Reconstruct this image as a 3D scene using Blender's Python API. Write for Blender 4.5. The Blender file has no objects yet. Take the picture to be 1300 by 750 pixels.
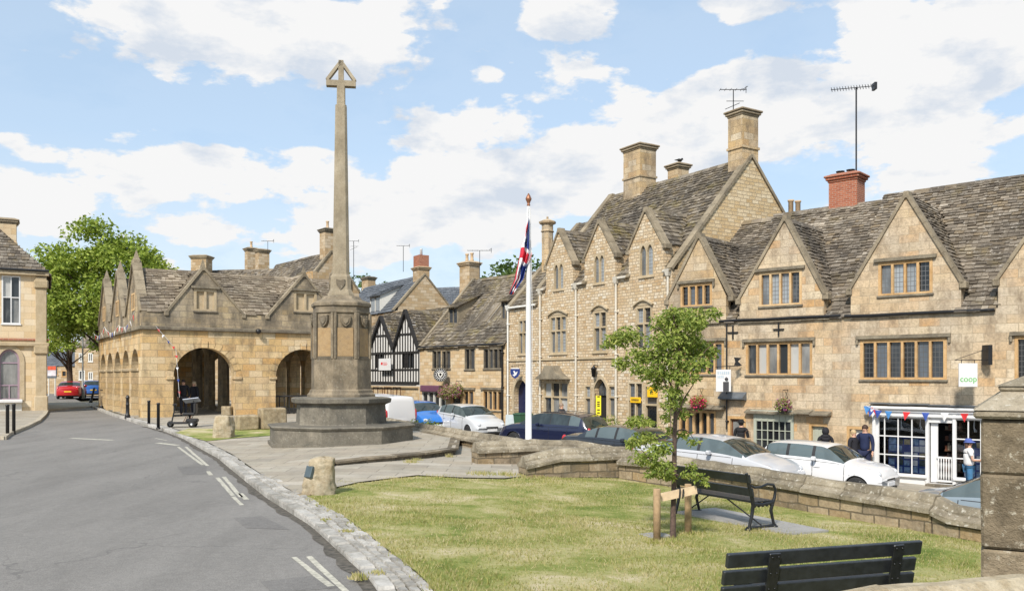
import bpy, bmesh, math, random
import numpy as np
from mathutils import Vector, Matrix, noise, geometry
random.seed(7)
scene = bpy.context.scene
COL = scene.collection
PI = math.pi
# camera constants (pixels of the 1300x750 photograph)
F, CX, HY, H = 1100.0, 650.0, 478.0, 2.0
def at(px, py, d): return Vector(((px-CX)/F*d, d, H+(HY-py)/F*d))
def smooth(t): t = max(0., min(1., t)); return t*t*(3-2*t)
def U(a, b): return random.uniform(a, b)

# ------------------------------------------------------------------ terrain
def r_z(y): return .2*smooth((y-20)/18)+.1*smooth((y-38)/40)
def sp(x): return math.log(1+math.exp(max(-30., min(30., x*2))))/2
def Zg(x, y): return r_z(y)-.042*sp(x+3)
def Zroad(x, y): return r_z(y)-.10
def Zplaza(x, y): return r_z(y)+.13*smooth((x+8)/4)*(1-smooth((y-30)/6))*smooth((x-KX(y)-.7)/2.2)+.004
def SC(x, y): return (-.74*x+.673*y, .673*x+.74*y)
def Zst(x, y):
    s, c = SC(x, y)
    return -1.5+.033*(s-9.5)+.05*(28-min(c, 28))
def on_ground(px, py, zf):
    """where the sight line through a photo pixel meets the terrain zf"""
    a, b = (px-CX)/F, (HY-py)/F
    d = 2.0/max(1e-4, -b)
    lo, hi = 2.0, 160.0
    for _ in range(50):
        m = (lo+hi)/2
        if H+b*m > zf(a*m, m): lo = m
        else: hi = m
    return Vector((a*lo, lo, zf(a*lo, lo)))

# ------------------------------------------------------------------ mesh builder
class MB:
    def __init__(s, M=None): s.v = []; s.f = []; s.m = []; s.s = []; s.M = M
    def add(s, verts, faces, mi=0, smooth=False):
        o = len(s.v)
        if s.M is not None: verts = [s.M @ Vector(v) for v in verts]
        s.v.extend([tuple(v) for v in verts])
        for f in faces: s.f.append([o+i for i in f]); s.m.append(mi); s.s.append(smooth)
        return s
    def box(s, x0, x1, y0, y1, z0, z1, mi=0):
        return s.add([(x0,y0,z0),(x1,y0,z0),(x1,y1,z0),(x0,y1,z0),(x0,y0,z1),(x1,y0,z1),(x1,y1,z1),(x0,y1,z1)],
              [(0,3,2,1),(4,5,6,7),(0,1,5,4),(1,2,6,5),(2,3,7,6),(3,0,4,7)], mi)
    def cbox(s, x0, x1, y0, y1, z0, z1, c=.01, mi=0, jit=0):
        """box with chamfered edges"""
        c = min(c, (x1-x0)*.3, (y1-y0)*.3, (z1-z0)*.3)
        vs = []; 
        for (x, sx) in ((x0, 1), (x1, -1)):
            for (y, sy) in ((y0, 1), (y1, -1)):
                for (z, sz) in ((z0, 1), (z1, -1)):
                    j = lambda: U(-jit, jit) if jit else 0
                    a, b, d = j(), j(), j()
                    vs += [(x+a, y+sy*c+b, z+sz*c+d), (x+sx*c+a, y+b, z+sz*c+d), (x+sx*c+a, y+sy*c+b, z+d)]
        def k(i, j, l, t): return ((i*2+j)*2+l)*3+t
        fs = []
        for i in (0, 1): fs.append([k(i,0,0,0), k(i,1,0,0), k(i,1,1,0), k(i,0,1,0)])
        for j in (0, 1): fs.append([k(0,j,0,1), k(1,j,0,1), k(1,j,1,1), k(0,j,1,1)])
        for l in (0, 1): fs.append([k(0,0,l,2), k(1,0,l,2), k(1,1,l,2), k(0,1,l,2)])
        for j in (0, 1):
            for l in (0, 1): fs.append([k(0,j,l,1), k(1,j,l,1), k(1,j,l,2), k(0,j,l,2)])
        for i in (0, 1):
            for l in (0, 1): fs.append([k(i,0,l,0), k(i,1,l,0), k(i,1,l,2), k(i,0,l,2)])
        for i in (0, 1):
            for j in (0, 1): fs.append([k(i,j,0,0), k(i,j,1,0), k(i,j,1,1), k(i,j,0,1)])
        for i in (0, 1):
            for j in (0, 1):
                for l in (0, 1): fs.append([k(i,j,l,0), k(i,j,l,1), k(i,j,l,2)])
        return s.add(vs, fs, mi)
    def beam(s, p0, p1, w, h, up=(0,0,1), mi=0, w1=None, h1=None):
        p0, p1 = Vector(p0), Vector(p1); d = (p1-p0).normalized(); up = Vector(up)
        x = d.cross(up)
        if x.length < 1e-4: x = d.cross(Vector((1,0,0)))
        x.normalize(); y = x.cross(d).normalized(); w1 = w if w1 is None else w1; h1 = h if h1 is None else h1
        vs = []
        for p, a, b in ((p0, w, h), (p1, w1, h1)):
            vs += [p-x*a/2-y*b/2, p+x*a/2-y*b/2, p+x*a/2+y*b/2, p-x*a/2+y*b/2]
        return s.add(vs, [(0,1,2,3),(7,6,5,4),(0,4,5,1),(1,5,6,2),(2,6,7,3),(3,7,4,0)], mi)
    def tube(s, pts, r, n=8, mi=0, smooth=True, cap=True):
        pts = [Vector(p) for p in pts]; rs = r if isinstance(r, (list, tuple)) else [r]*len(pts)
        vs = []; ref = None
        for i, p in enumerate(pts):
            a = pts[max(0, i-1)]; b = pts[min(len(pts)-1, i+1)]; t = (b-a)
            t = t.normalized() if t.length > 1e-9 else Vector((0,0,1))
            if ref is None: ref = Vector((0,0,1)) if abs(t.z) < .9 else Vector((1,0,0))
            x = t.cross(ref)
            if x.length < 1e-3: x = t.cross(Vector((.3,1,.2)))
            x.normalize(); y = t.cross(x).normalized(); ref = -y if False else ref
            for k in range(n):
                an = 2*PI*k/n; vs.append(p+x*(math.cos(an)*rs[i])+y*(math.sin(an)*rs[i]))
        fs = [(i*n+k, i*n+(k+1)%n, (i+1)*n+(k+1)%n, (i+1)*n+k) for i in range(len(pts)-1) for k in range(n)]
        s.add(vs, fs, mi, smooth)
        if cap: s.add([vs[k] for k in range(n)], [list(range(n))[::-1]], mi) if s.M is None else None
        if cap and s.M is None: s.add([vs[(len(pts)-1)*n+k] for k in range(n)], [list(range(n))], mi)
        if cap and s.M is not None:
            s.add([vs[k] for k in range(n)], [list(range(n))[::-1]], mi); s.add([vs[(len(pts)-1)*n+k] for k in range(n)], [list(range(n))], mi)
        return s
    def lathe(s, prof, n=16, c=(0,0,0), mi=0, smooth=True, rot=0., jit=0):
        c = Vector(c); vs = []
        for (r, z) in prof:
            for k in range(n):
                a = 2*PI*k/n+rot; rr = r*(1+(U(-jit, jit) if jit else 0))
                vs.append(c+Vector((rr*math.cos(a), rr*math.sin(a), z)))
        m = len(prof)
        fs = [(i*n+k, i*n+(k+1)%n, (i+1)*n+(k+1)%n, (i+1)*n+k) for i in range(m-1) for k in range(n)]
        fs += [list(range(n))[::-1], [(m-1)*n+k for k in range(n)]]
        return s.add(vs, fs, mi, smooth)
    def panel(s, outer, holes, y0, y1, mi=0, mr=None, axis=None):
        """flat wall in the local x-z plane with holes, between y0 (front) and y1 (back)"""
        mr = mi if mr is None else mr
        loops = [outer]+list(holes)
        tris = geometry.tessellate_polygon([[Vector((p[0], p[1], 0)) for p in L] for L in loops])
        flat = [p for L in loops for p in L]; n = len(flat)
        P = axis or (lambda u, z, y: (u, y, z))
        vs = [P(p[0], p[1], y0) for p in flat]+[P(p[0], p[1], y1) for p in flat]
        fs = [tuple(t) for t in tris]+[tuple(i+n for i in t)[::-1] for t in tris]
        s.add(vs, fs, mi); o = 0; fr = []
        for L in loops:
            k = len(L)
            for i in range(k): fr.append((o+i, o+(i+1)%k, n+o+(i+1)%k, n+o+i))
            o += k
        s.add(vs, fr, mr)
        return s
    def ball(s, c, r, n=10, m=7, mi=0, sc=(1,1,1)):
        c = Vector(c); vs = []
        for i in range(m+1):
            t = PI*i/m
            for k in range(n):
                a = 2*PI*k/n
                vs.append(c+Vector((r*sc[0]*math.sin(t)*math.cos(a), r*sc[1]*math.sin(t)*math.sin(a), r*sc[2]*math.cos(t))))
        fs = [(i*n+k, (i+1)*n+k, (i+1)*n+(k+1)%n, i*n+(k+1)%n) for i in range(m) for k in range(n)]
        return s.add(vs, fs, mi, True)
    def mesh(s, name, mats, fix=True, uv=True):
        me = bpy.data.meshes.new(name)
        me.from_pydata(s.v, [], s.f)
        me.polygons.foreach_set('material_index', s.m); me.polygons.foreach_set('use_smooth', s.s)
        if fix:
            bm = bmesh.new(); bm.from_mesh(me); bmesh.ops.recalc_face_normals(bm, faces=bm.faces); bm.to_mesh(me); bm.free()
        for m in (mats if isinstance(mats, (list, tuple)) else [mats]): me.materials.append(m)
        if uv:
            nl, nv, npl = len(me.loops), len(me.vertices), len(me.polygons)
            co = np.empty(nv*3, 'f'); me.vertices.foreach_get('co', co); co = co.reshape(-1, 3)
            lv = np.empty(nl, 'i'); me.loops.foreach_get('vertex_index', lv)
            nr = np.empty(npl*3, 'f'); me.polygons.foreach_get('normal', nr); nr = nr.reshape(-1, 3)
            lt = np.empty(npl, 'i'); me.polygons.foreach_get('loop_total', lt)
            N_ = np.repeat(nr, lt, axis=0); P_ = co[lv]
            hz = np.abs(N_[:, 2]) > .85
            tx, ty = -N_[:, 1], N_[:, 0]; L = np.sqrt(tx*tx+ty*ty)+1e-6; tx, ty = tx/L, ty/L
            sg = np.where(np.abs(tx) > np.abs(ty), np.sign(tx), np.sign(ty)); tx, ty = tx*sg, ty*sg
            u = np.where(hz, P_[:, 0], P_[:, 0]*tx+P_[:, 1]*ty)
            sl = np.sqrt(np.maximum(1e-3, 1-N_[:, 2]**2))
            v = np.where(hz, P_[:, 1], P_[:, 2]/np.where(sl > .3, sl, 1))
            lay = me.uv_layers.new(name='UVMap'); arr = np.stack([u, v], 1).astype('f').ravel()
            lay.data.foreach_set('uv', arr)
        return me
    def build(s, name, mats, parent=None, fix=True, uv=True, loc=None):
        o = bpy.data.objects.new(name, s.mesh(name, mats, fix, uv)); COL.objects.link(o)
        if parent is not None: o.parent = parent
        if loc is not None: o.location = loc
        return o

def tag(o, label=None, cat=None, group=None, kind=None):
    if label: o['label'] = label
    if cat: o['category'] = cat
    if group: o['group'] = group
    if kind: o['kind'] = kind
    return o
def thing(name, label, cat, loc=(0,0,0), rz=0., group=None):
    o = bpy.data.objects.new(name, None); COL.objects.link(o)
    o.location = loc; o.rotation_euler = (0, 0, rz); o.empty_display_size = .1
    return tag(o, label, cat, group)
def copy_tree(o, parent=None):
    c = o.copy(); COL.objects.link(c); c.parent = parent
    for ch in list(o.children): copy_tree(ch, c)
    return c
def struct(o): o['kind'] = 'structure'; return o

# ------------------------------------------------------------------ materials
def N(nt, t, ins={}, **props):
    n = nt.nodes.new('ShaderNode'+t)
    for k, v in props.items(): setattr(n, k, v)
    for k, v in ins.items():
        s = n.inputs[k]
        if isinstance(v, bpy.types.NodeSocket): nt.links.new(v, s)
        else: s.default_value = v
    return n
def c4(c): return (c[0], c[1], c[2], 1.) if len(c) == 3 else c
def RAMP(nt, fac, stops, interp='LINEAR'):
    n = nt.nodes.new('ShaderNodeValToRGB'); r = n.color_ramp; r.interpolation = interp
    while len(r.elements) < len(stops): r.elements.new(.5)
    for e, (p, c) in zip(r.elements, stops): e.position = p; e.color = c4(c) if isinstance(c, tuple) else (c, c, c, 1)
    nt.links.new(fac, n.inputs[0]); return n.outputs[0]
def MIX(nt, fac, a, b, mode='MIX'):
    n = nt.nodes.new('ShaderNodeMix'); n.data_type = 'RGBA'; n.blend_type = mode
    for i, v in ((0, fac), (6, a), (7, b)):
        if isinstance(v, bpy.types.NodeSocket): nt.links.new(v, n.inputs[i])
        else: n.inputs[i].default_value = c4(v) if isinstance(v, tuple) else v
    return n.outputs[2]
def MATH(nt, op, a, b=0., clamp=False):
    n = nt.nodes.new('ShaderNodeMath'); n.operation = op; n.use_clamp = clamp
    for i, v in ((0, a), (1, b)):
        if isinstance(v, bpy.types.NodeSocket): nt.links.new(v, n.inputs[i])
        else: n.inputs[i].default_value = v
    return n.outputs[0]
def NOISE(nt, vec, scale, detail=4, rough=.55, dist=0):
    n = N(nt, 'TexNoise', {'Scale': scale, 'Detail': detail, 'Roughness': rough, 'Distortion': dist})
    nt.links.new(vec, n.inputs['Vector']); return n.outputs['Fac']
def MAPS(nt, vec, sc): return N(nt, 'Mapping', {'Vector': vec, 'Scale': sc}).outputs[0]
def new_mat(name):
    m = bpy.data.materials.new(name); m.use_nodes = True; nt = m.node_tree; nt.nodes.clear()
    out = nt.nodes.new('ShaderNodeOutputMaterial'); b = nt.nodes.new('ShaderNodeBsdfPrincipled')
    nt.links.new(b.outputs[0], out.inputs[0]); return m, nt, b, out
def setc(nt, sock, v):
    if isinstance(v, bpy.types.NodeSocket): nt.links.new(v, sock)
    else: sock.default_value = c4(v) if isinstance(v, tuple) else v
def bump(nt, b, height, strength=.5, dist=.02):
    n = N(nt, 'Bump', {'Strength': strength, 'Distance': dist}); nt.links.new(height, n.inputs['Height'])
    nt.links.new(n.outputs[0], b.inputs['Normal'])
def plain(name, col, rough=.6, metal=0., var=.12, scale=6., spec=.5, bmp=0., coat=0.):
    m, nt, b, _ = new_mat(name)
    tc = N(nt, 'TexCoord').outputs['Object']
    f = NOISE(nt, tc, scale, 5)
    d = tuple(c*(1-var) for c in col); l = tuple(min(1, c*(1+var)) for c in col)
    setc(nt, b.inputs['Base Color'], RAMP(nt, f, [(.3, d), (.7, l)]))
    b.inputs['Roughness'].default_value = rough; b.inputs['Metallic'].default_value = metal
    b.inputs['Specular IOR Level'].default_value = spec
    if coat: b.inputs['Coat Weight'].default_value = coat; b.inputs['Coat Roughness'].default_value = .05
    if bmp: bump(nt, b, NOISE(nt, tc, scale*6, 6, .7), bmp, .01)
    return m
def stone(name, cols, bw, bh, mortar=(.3,.26,.2), ms=.012, stain=.5, stain_col=(.10,.09,.075), wob=.02, bstr=.6,
          rough=.92, off=.5, stain_sc=.5, stain_lo=.5, lichen=0., speck=.25, squash=1.0, grey=0., greycol=(.30,.29,.26)):
    m, nt, b, _ = new_mat(name)
    uv = N(nt, 'UVMap').outputs[0]
    ob = N(nt, 'TexCoord').outputs['Object']
    nd = N(nt, 'TexNoise', {'Scale': 4., 'Detail': 3.}); nt.links.new(uv, nd.inputs['Vector'])
    d = N(nt, 'VectorMath', {0: nd.outputs['Color'], 1: (.5,.5,.5)}, operation='SUBTRACT').outputs[0]
    d = N(nt, 'VectorMath', {0: d, 'Scale': wob*2}, operation='SCALE').outputs[0]
    uvd = N(nt, 'VectorMath', {0: uv, 1: d}, operation='ADD').outputs[0]
    br = N(nt, 'TexBrick', {'Vector': uvd, 'Color1': (0,0,0,1), 'Color2': (1,1,1,1), 'Mortar': (.5,.5,.5,1), 'Scale': 1.,
        'Mortar Size': ms, 'Mortar Smooth': .25, 'Bias': 0., 'Brick Width': bw, 'Row Height': bh}, offset=off, squash=squash, squash_frequency=3)
    k = len(cols)
    base = RAMP(nt, br.outputs['Color'], [((i+.5)/k, c) for i, c in enumerate(cols)])
    big = NOISE(nt, ob, .9, 4)
    base = MIX(nt, RAMP(nt, big, [(.35, 0.), (.7, .4)]), base, tuple(sum(c[i] for c in cols)/k*(1.12, 1.0, .88)[i] for i in range(3)))
    if grey: base = MIX(nt, RAMP(nt, NOISE(nt, ob, .45, 5, .6), [(.42, 0.), (.62, grey)]), base, greycol)
    base = MIX(nt, speck, base, RAMP(nt, NOISE(nt, ob, 14, 6, .7), [(.3, .25), (.5, .75), (.7, 1.)]), 'MULTIPLY')
    if lichen: base = MIX(nt, RAMP(nt, NOISE(nt, ob, 7, 5, .7), [(.56, 0.), (.68, lichen)]), base, (.42,.40,.33))
    if stain:
        st = NOISE(nt, MAPS(nt, uv, (1.5, .7, 1)), stain_sc*2, 8, .68)
        base = MIX(nt, RAMP(nt, st, [(stain_lo, 0.), (stain_lo+.22, stain)]), base, stain_col)
    base = MIX(nt, MATH(nt, 'MULTIPLY', br.outputs['Fac'], .85), base, mortar)
    setc(nt, b.inputs['Base Color'], base)
    b.inputs['Roughness'].default_value = rough; b.inputs['Specular IOR Level'].default_value = .25
    h = MATH(nt, 'ADD', MATH(nt, 'MULTIPLY', br.outputs['Fac'], -1.), MATH(nt, 'MULTIPLY', NOISE(nt, ob, 18, 6, .7), .9))
    h = MATH(nt, 'ADD', h, MATH(nt, 'MULTIPLY', br.outputs['Color'], .35))
    bump(nt, b, h, bstr, .03)
    return m
def rock(name, cols, sc=3., stain=.5, stain_col=(.09,.085,.075), bstr=.6, lichen=.3, rough=.93, lich_col=(.42,.41,.34)):
    """weathered dressed stone without courses; pieces of a mesh vary a little"""
    m, nt, b, _ = new_mat(name)
    ob = N(nt, 'TexCoord').outputs['Object']
    isl = N(nt, 'NewGeometry').outputs['Random Per Island']
    f = MATH(nt, 'ADD', MATH(nt, 'MULTIPLY', NOISE(nt, ob, sc, 6, .65), .75), MATH(nt, 'MULTIPLY', isl, .25))
    k = len(cols)
    base = RAMP(nt, f, [(.32+.36*i/max(1, k-1), c) for i, c in enumerate(cols)])
    base = MIX(nt, .5, base, RAMP(nt, NOISE(nt, ob, 22, 6, .75), [(.3, .35), (.5, .85), (.7, 1.)]), 'MULTIPLY')
    if stain: base = MIX(nt, RAMP(nt, NOISE(nt, MAPS(nt, ob, (1, 1, .5)), 1.1, 8, .7), [(.48, 0.), (.68, stain)]), base, stain_col)
    if lichen: base = MIX(nt, RAMP(nt, NOISE(nt, ob, 16, 4, .7), [(.58, 0.), (.68, lichen)]), base, lich_col)
    setc(nt, b.inputs['Base Color'], base)
    b.inputs['Roughness'].default_value = rough; b.inputs['Specular IOR Level'].default_value = .2
    bump(nt, b, MATH(nt, 'ADD', NOISE(nt, ob, 9, 8, .75), NOISE(nt, ob, 45, 4, .7)), bstr, .02)
    return m
def slate_mat(name, cols, moss=.35, mosscol=(.16,.15,.045), light=.5, rough=.9, stainc=(.05,.045,.04)):
    m, nt, b, _ = new_mat(name)
    ob = N(nt, 'TexCoord').outputs['Object']
    isl = N(nt, 'NewGeometry').outputs['Random Per Island']
    k = len(cols)
    base = RAMP(nt, isl, [((i+.5)/k, c) for i, c in enumerate(cols)])
    base = MIX(nt, RAMP(nt, NOISE(nt, ob, .5, 5, .65), [(.35, .75), (.65, 0.)]), base, stainc)
    if moss: base = MIX(nt, RAMP(nt, NOISE(nt, ob, .9, 6, .7), [(.55, 0.), (.72, moss)]), base, mosscol)
    if light: base = MIX(nt, RAMP(nt, NOISE(nt, ob, 5, 6, .75), [(.57, 0.), (.66, light)]), base, (.40,.37,.32))
    base = MIX(nt, .5, base, RAMP(nt, NOISE(nt, ob, 20, 5, .7), [(.3, .3), (.6, 1.)]), 'MULTIPLY')
    setc(nt, b.inputs['Base Color'], base)
    b.inputs['Roughness'].default_value = rough; b.inputs['Specular IOR Level'].default_value = .25
    bump(nt, b, NOISE(nt, ob, 14, 5, .7), .35, .01)
    return m
def glass_mat(name, dark=(.012,.014,.016), light=(.16,.18,.20), lead=0, p=.5, rough=.06, leadcol=(.08,.08,.08), spec=.6):
    m, nt, b, _ = new_mat(name)
    isl = N(nt, 'NewGeometry').outputs['Random Per Island']
    ob = N(nt, 'TexCoord').outputs['Object']; uv = N(nt, 'UVMap').outputs[0]
    f = MATH(nt, 'ADD', MATH(nt, 'MULTIPLY', isl, .8), MATH(nt, 'MULTIPLY', NOISE(nt, MAPS(nt, ob, (2., 2., .6)), 1.7, 3), .5))
    col = RAMP(nt, f, [(p, dark), (min(1., p+.45), light)])
    if lead:
        br = N(nt, 'TexBrick', {'Vector': uv, 'Color1': (0,0,0,1), 'Color2': (1,1,1,1), 'Scale': 1., 'Mortar Size': .009,
            'Mortar Smooth': 0., 'Brick Width': lead*.75, 'Row Height': lead}, offset=0.)
        col = MIX(nt, br.outputs['Fac'], col, leadcol)
    setc(nt, b.inputs['Base Color'], col)
    b.inputs['Roughness'].default_value = rough; b.inputs['Specular IOR Level'].default_value = spec
    bump(nt, b, NOISE(nt, ob, 2.2, 2), .06, .02)
    return m
def leaf_mat(name, cols, trans=.35, rough=.55):
    m, nt, b, out = new_mat(name)
    isl = N(nt, 'NewGeometry').outputs['Random Per Island']
    ob = N(nt, 'TexCoord').outputs['Object']
    f = MATH(nt, 'ADD', MATH(nt, 'MULTIPLY', isl, .55), MATH(nt, 'MULTIPLY', NOISE(nt, ob, .6, 3), .45))
    k = len(cols)
    col = RAMP(nt, f, [(.2+.6*i/max(1, k-1), c) for i, c in enumerate(cols)])
    setc(nt, b.inputs['Base Color'], col); b.inputs['Roughness'].default_value = rough
    b.inputs['Specular IOR Level'].default_value = .3
    t = nt.nodes.new('ShaderNodeBsdfTranslucent'); nt.links.new(MIX(nt, .5, col, (1.,1.,.35), 'MULTIPLY'), t.inputs[0])
    mx = nt.nodes.new('ShaderNodeMixShader'); mx.inputs[0].default_value = trans
    nt.links.new(b.outputs[0], mx.inputs[1]); nt.links.new(t.outputs[0], mx.inputs[2]); nt.links.new(mx.outputs[0], out.inputs[0])
    return m
def paint(name, col, rough=.28, coat=.8, metal=0.):
    m, nt, b, _ = new_mat(name)
    b.inputs['Base Color'].default_value = c4(col); b.inputs['Roughness'].default_value = rough
    b.inputs['Metallic'].default_value = metal; b.inputs['Coat Weight'].default_value = coat; b.inputs['Coat Roughness'].default_value = .04
    return m

M = {}
OCH = [(.37,.26,.145), (.45,.34,.21), (.52,.42,.29), (.42,.30,.16), (.50,.40,.27), (.58,.49,.36), (.40,.29,.17)]
ASH = [(.63,.49,.31), (.69,.57,.39), (.57,.42,.25), (.73,.62,.45), (.63,.47,.29), (.60,.36,.16), (.69,.58,.41), (.50,.38,.24)]
M['hall'] = stone('hall_stone', [(.62,.43,.20), (.68,.52,.29), (.73,.61,.41), (.60,.36,.13), (.70,.55,.33), (.64,.45,.21)], .62, .30, (.28,.21,.13), .011, .8, (.14,.115,.08), .014, .5, stain_lo=.475, speck=.5, grey=.2)
M['hall_top'] = stone('hall_gable_stone', [(.42,.32,.18), (.50,.40,.26), (.37,.30,.20), (.54,.43,.26)], .62, .28, (.2,.17,.13), .012, .85, (.10,.088,.07), .02, .5, stain_lo=.39, speck=.5, grey=.5)
M['ashlar'] = stone('shop_ashlar', ASH, .62, .27, (.36,.29,.2), .009, .85, (.20,.15,.10), .014, .6, stain_lo=.475, grey=.55, greycol=(.47,.43,.36), stain_sc=.9, speck=.6)
M['ashlar_b'] = stone('shop_ashlar_warm', [(.60,.45,.26), (.66,.54,.36), (.55,.36,.17), (.68,.58,.42), (.60,.43,.22)], .58, .28, (.32,.25,.16), .009, .85, (.17,.13,.09), .014, .55, stain_lo=.47, grey=.5, speck=.55)
M['rubble'] = stone('coursed_rubble', [(.52,.39,.23), (.63,.52,.36), (.70,.61,.46), (.47,.32,.17), (.66,.54,.37), (.58,.44,.27), (.72,.65,.52)], .27, .125, (.36,.29,.2), .014, .25, (.16,.13,.1), .03, .9, stain_lo=.55, squash=.7)
M['rubble_b'] = stone('gable_rubble', [(.56,.42,.23), (.65,.53,.34), (.70,.60,.42), (.50,.36,.19), (.60,.47,.28)], .36, .15, (.34,.27,.18), .013, .15, (.2,.16,.12), .035, .8, stain_lo=.58, squash=.8)
M['cottage'] = stone('cottage_stone', [(.54,.40,.23), (.61,.49,.32), (.66,.56,.40), (.50,.34,.18), (.58,.45,.27)], .42, .19, (.33,.26,.17), .01, .5, (.17,.13,.1), .03, .5, stain_lo=.52)
M['far_stone'] = stone('far_stone', OCH, .5, .22, (.3,.24,.16), .01, .25, (.16,.13,.1), .03, .5, stain_lo=.52)
M['left_stone'] = stone('bank_ashlar', [(.62,.49,.30), (.68,.56,.39), (.58,.43,.24), (.70,.60,.44)], .7, .33, (.40,.31,.2), .007, .3, (.2,.15,.1), .01, .3, stain_lo=.55)
M['trim'] = rock('dressed_trim', [(.46,.27,.11), (.60,.39,.19), (.64,.47,.27)], 2., .35, (.16,.12,.08), .3, .1)
M['trim_pale'] = rock('pale_trim', [(.42,.33,.20), (.52,.42,.28), (.56,.47,.33)], 2., .3, (.17,.14,.1), .3, .1)
M['trim_dark'] = rock('weathered_trim', [(.13,.11,.085), (.22,.19,.14), (.33,.28,.2)], 3., .5, (.07,.06,.05), .5, .3)
M['coping'] = rock('coping_stone', [(.20,.165,.115), (.30,.25,.175), (.36,.30,.21)], 2.5, .55, (.09,.08,.065), .5, .35)
M['wallcap'] = rock('wall_coping', [(.17,.145,.105), (.31,.265,.19), (.46,.40,.30)], 3.5, .7, (.11,.095,.07), 1., .85, lich_col=(.58,.55,.47))
M['wallbody'] = stone('low_wall_stone', [(.21,.165,.105), (.32,.25,.16), (.40,.29,.155), (.25,.205,.15), (.44,.35,.23)], .42, .19, (.11,.095,.07), .014, .55, (.075,.07,.055), .03, .9, stain_lo=.46, lichen=.35, speck=.5)
M['memo'] = rock('memorial_stone', [(.11,.093,.068), (.22,.18,.125), (.36,.295,.205)], 2.8, .7, (.10,.092,.08), .6, .35)
M['memo_pale'] = rock('memorial_shaft_stone', [(.24,.20,.135), (.34,.285,.20), (.43,.37,.27)], 2., .55, (.17,.15,.115), .4, .2)
M['memo_base'] = rock('memorial_base_stone', [(.10,.093,.078), (.18,.163,.13), (.29,.26,.205)], 2.2, .7, (.08,.077,.068), .6, .35)
M['pillar'] = rock('pillar_stone', [(.15,.12,.08), (.28,.225,.15), (.43,.355,.245)], 4.5, .5, (.12,.10,.075), 1., .8, lich_col=(.52,.48,.38))
M['boulder'] = rock('boulder_stone', [(.26,.20,.12), (.42,.34,.22), (.58,.50,.36)], 6., .5, (.13,.115,.085), 1., .5)
M['slate'] = slate_mat('stone_slates', [(.17,.14,.105), (.25,.21,.16), (.33,.28,.215), (.20,.165,.125), (.42,.365,.29), (.11,.09,.07), (.28,.22,.145)], .45, (.24,.19,.08), .8)
M['cap'] = rock('chimney_cap_stone', [(.27,.21,.14), (.38,.31,.21), (.45,.37,.26)], 3., .4, (.12,.10,.08), .4, .3)
M['slate_moss'] = slate_mat('mossy_slates', [(.14,.115,.085), (.20,.165,.12), (.27,.225,.165), (.37,.32,.25), (.10,.085,.065), (.24,.19,.115)], .75, (.26,.21,.06), .8)
M['slate_hall'] = slate_mat('hall_slates', [(.21,.165,.115), (.29,.235,.165), (.37,.31,.225), (.24,.19,.135), (.44,.37,.28)], .2, (.2,.16,.06), .45)
M['slate_blue'] = slate_mat('blue_slates', [(.115,.13,.15), (.15,.165,.185), (.18,.195,.215)], .1, (.2,.2,.18), .15, .6, (.09,.1,.115))
M['brick'] = stone('red_brick', [(.35,.11,.06), (.42,.16,.09), (.30,.09,.05), (.38,.14,.08)], .22, .075, (.38,.3,.24), .009, .2, (.1,.06,.05), .002, .5)
M['glass'] = glass_mat('leaded_glass', lead=.16, light=(.10,.12,.145), p=.55)
M['glass_pale'] = glass_mat('pale_glass', light=(.30,.33,.35), lead=.15, p=.3, leadcol=(.12,.12,.12))
M['glass_dark'] = glass_mat('dark_glass', light=(.06,.065,.07), p=.6)
M['glass_curtain'] = glass_mat('curtained_glass', dark=(.03,.035,.04), light=(.42,.42,.40), p=.5)
M['pipe'] = plain('cream_pipe', (.56,.52,.44), .6, var=.1)
M['carglass_side'] = glass_mat('car_side_glass', dark=(.02,.027,.028), light=(.10,.13,.135), p=.3, rough=.04, spec=.7)
M['carglass'] = glass_mat('car_glass', dark=(.012,.016,.014), light=(.06,.08,.07), p=.35, rough=.03, spec=.6)
M['white'] = plain('white_paint', (.66,.66,.655), .45, var=.04)
M['offwhite'] = plain('off_white_paint', (.66,.65,.60), .5, var=.06)
M['sage'] = plain('sage_green_paint', (.36,.38,.31), .5, var=.06)
M['blackm'] = plain('black_iron', (.012,.012,.013), .38, var=.3)
M['blackp'] = plain('black_bench_paint', (.014,.015,.017), .3, var=.3, scale=20)
M['benchtop'] = plain('black_slat_paint', (.02,.023,.026), .35, var=.35, scale=14)
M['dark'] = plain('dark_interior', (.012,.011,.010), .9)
M['timber'] = plain('black_timber', (.02,.018,.017), .7, var=.4, bmp=.4)
M['plaster'] = plain('white_plaster', (.64,.63,.60), .9, var=.05)
M['wood'] = plain('rough_wood', (.38,.26,.15), .8, var=.25, scale=12, bmp=.4)
M['wood_pale'] = plain('pale_plank', (.60,.46,.30), .8, var=.15, scale=10, bmp=.3)
M['brownwood'] = plain('brown_door', (.13,.06,.03), .5, var=.2)
M['lead'] = plain('lead_sheet', (.10,.115,.13), .5, var=.2)
M['rubber'] = plain('tyre_rubber', (.02,.02,.02), .85)
M['alloy'] = plain('alloy_rim', (.45,.46,.47), .3, metal=.8, var=.05)
M['chrome'] = plain('chrome', (.7,.7,.7), .15, metal=1., var=.02)
M['plastic'] = plain('black_plastic', (.02,.02,.021), .5)
M['redlamp'] = paint('tail_lamp_red', (.45,.012,.015), .15)
M['headlamp'] = paint('head_lamp_glass', (.55,.57,.6), .1)
M['plate_y'] = plain('yellow_plate', (.75,.48,.03), .5)
M['plate_w'] = plain('white_plate', (.75,.75,.75), .5)
M['yellow'] = plain('yellow_sign', (.85,.50,.01), .5, var=.03)
M['red'] = plain('red_cloth', (.62,.03,.035), .8, var=.1)
M['blue'] = plain('blue_cloth', (.03,.07,.30), .8, var=.1)
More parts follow.
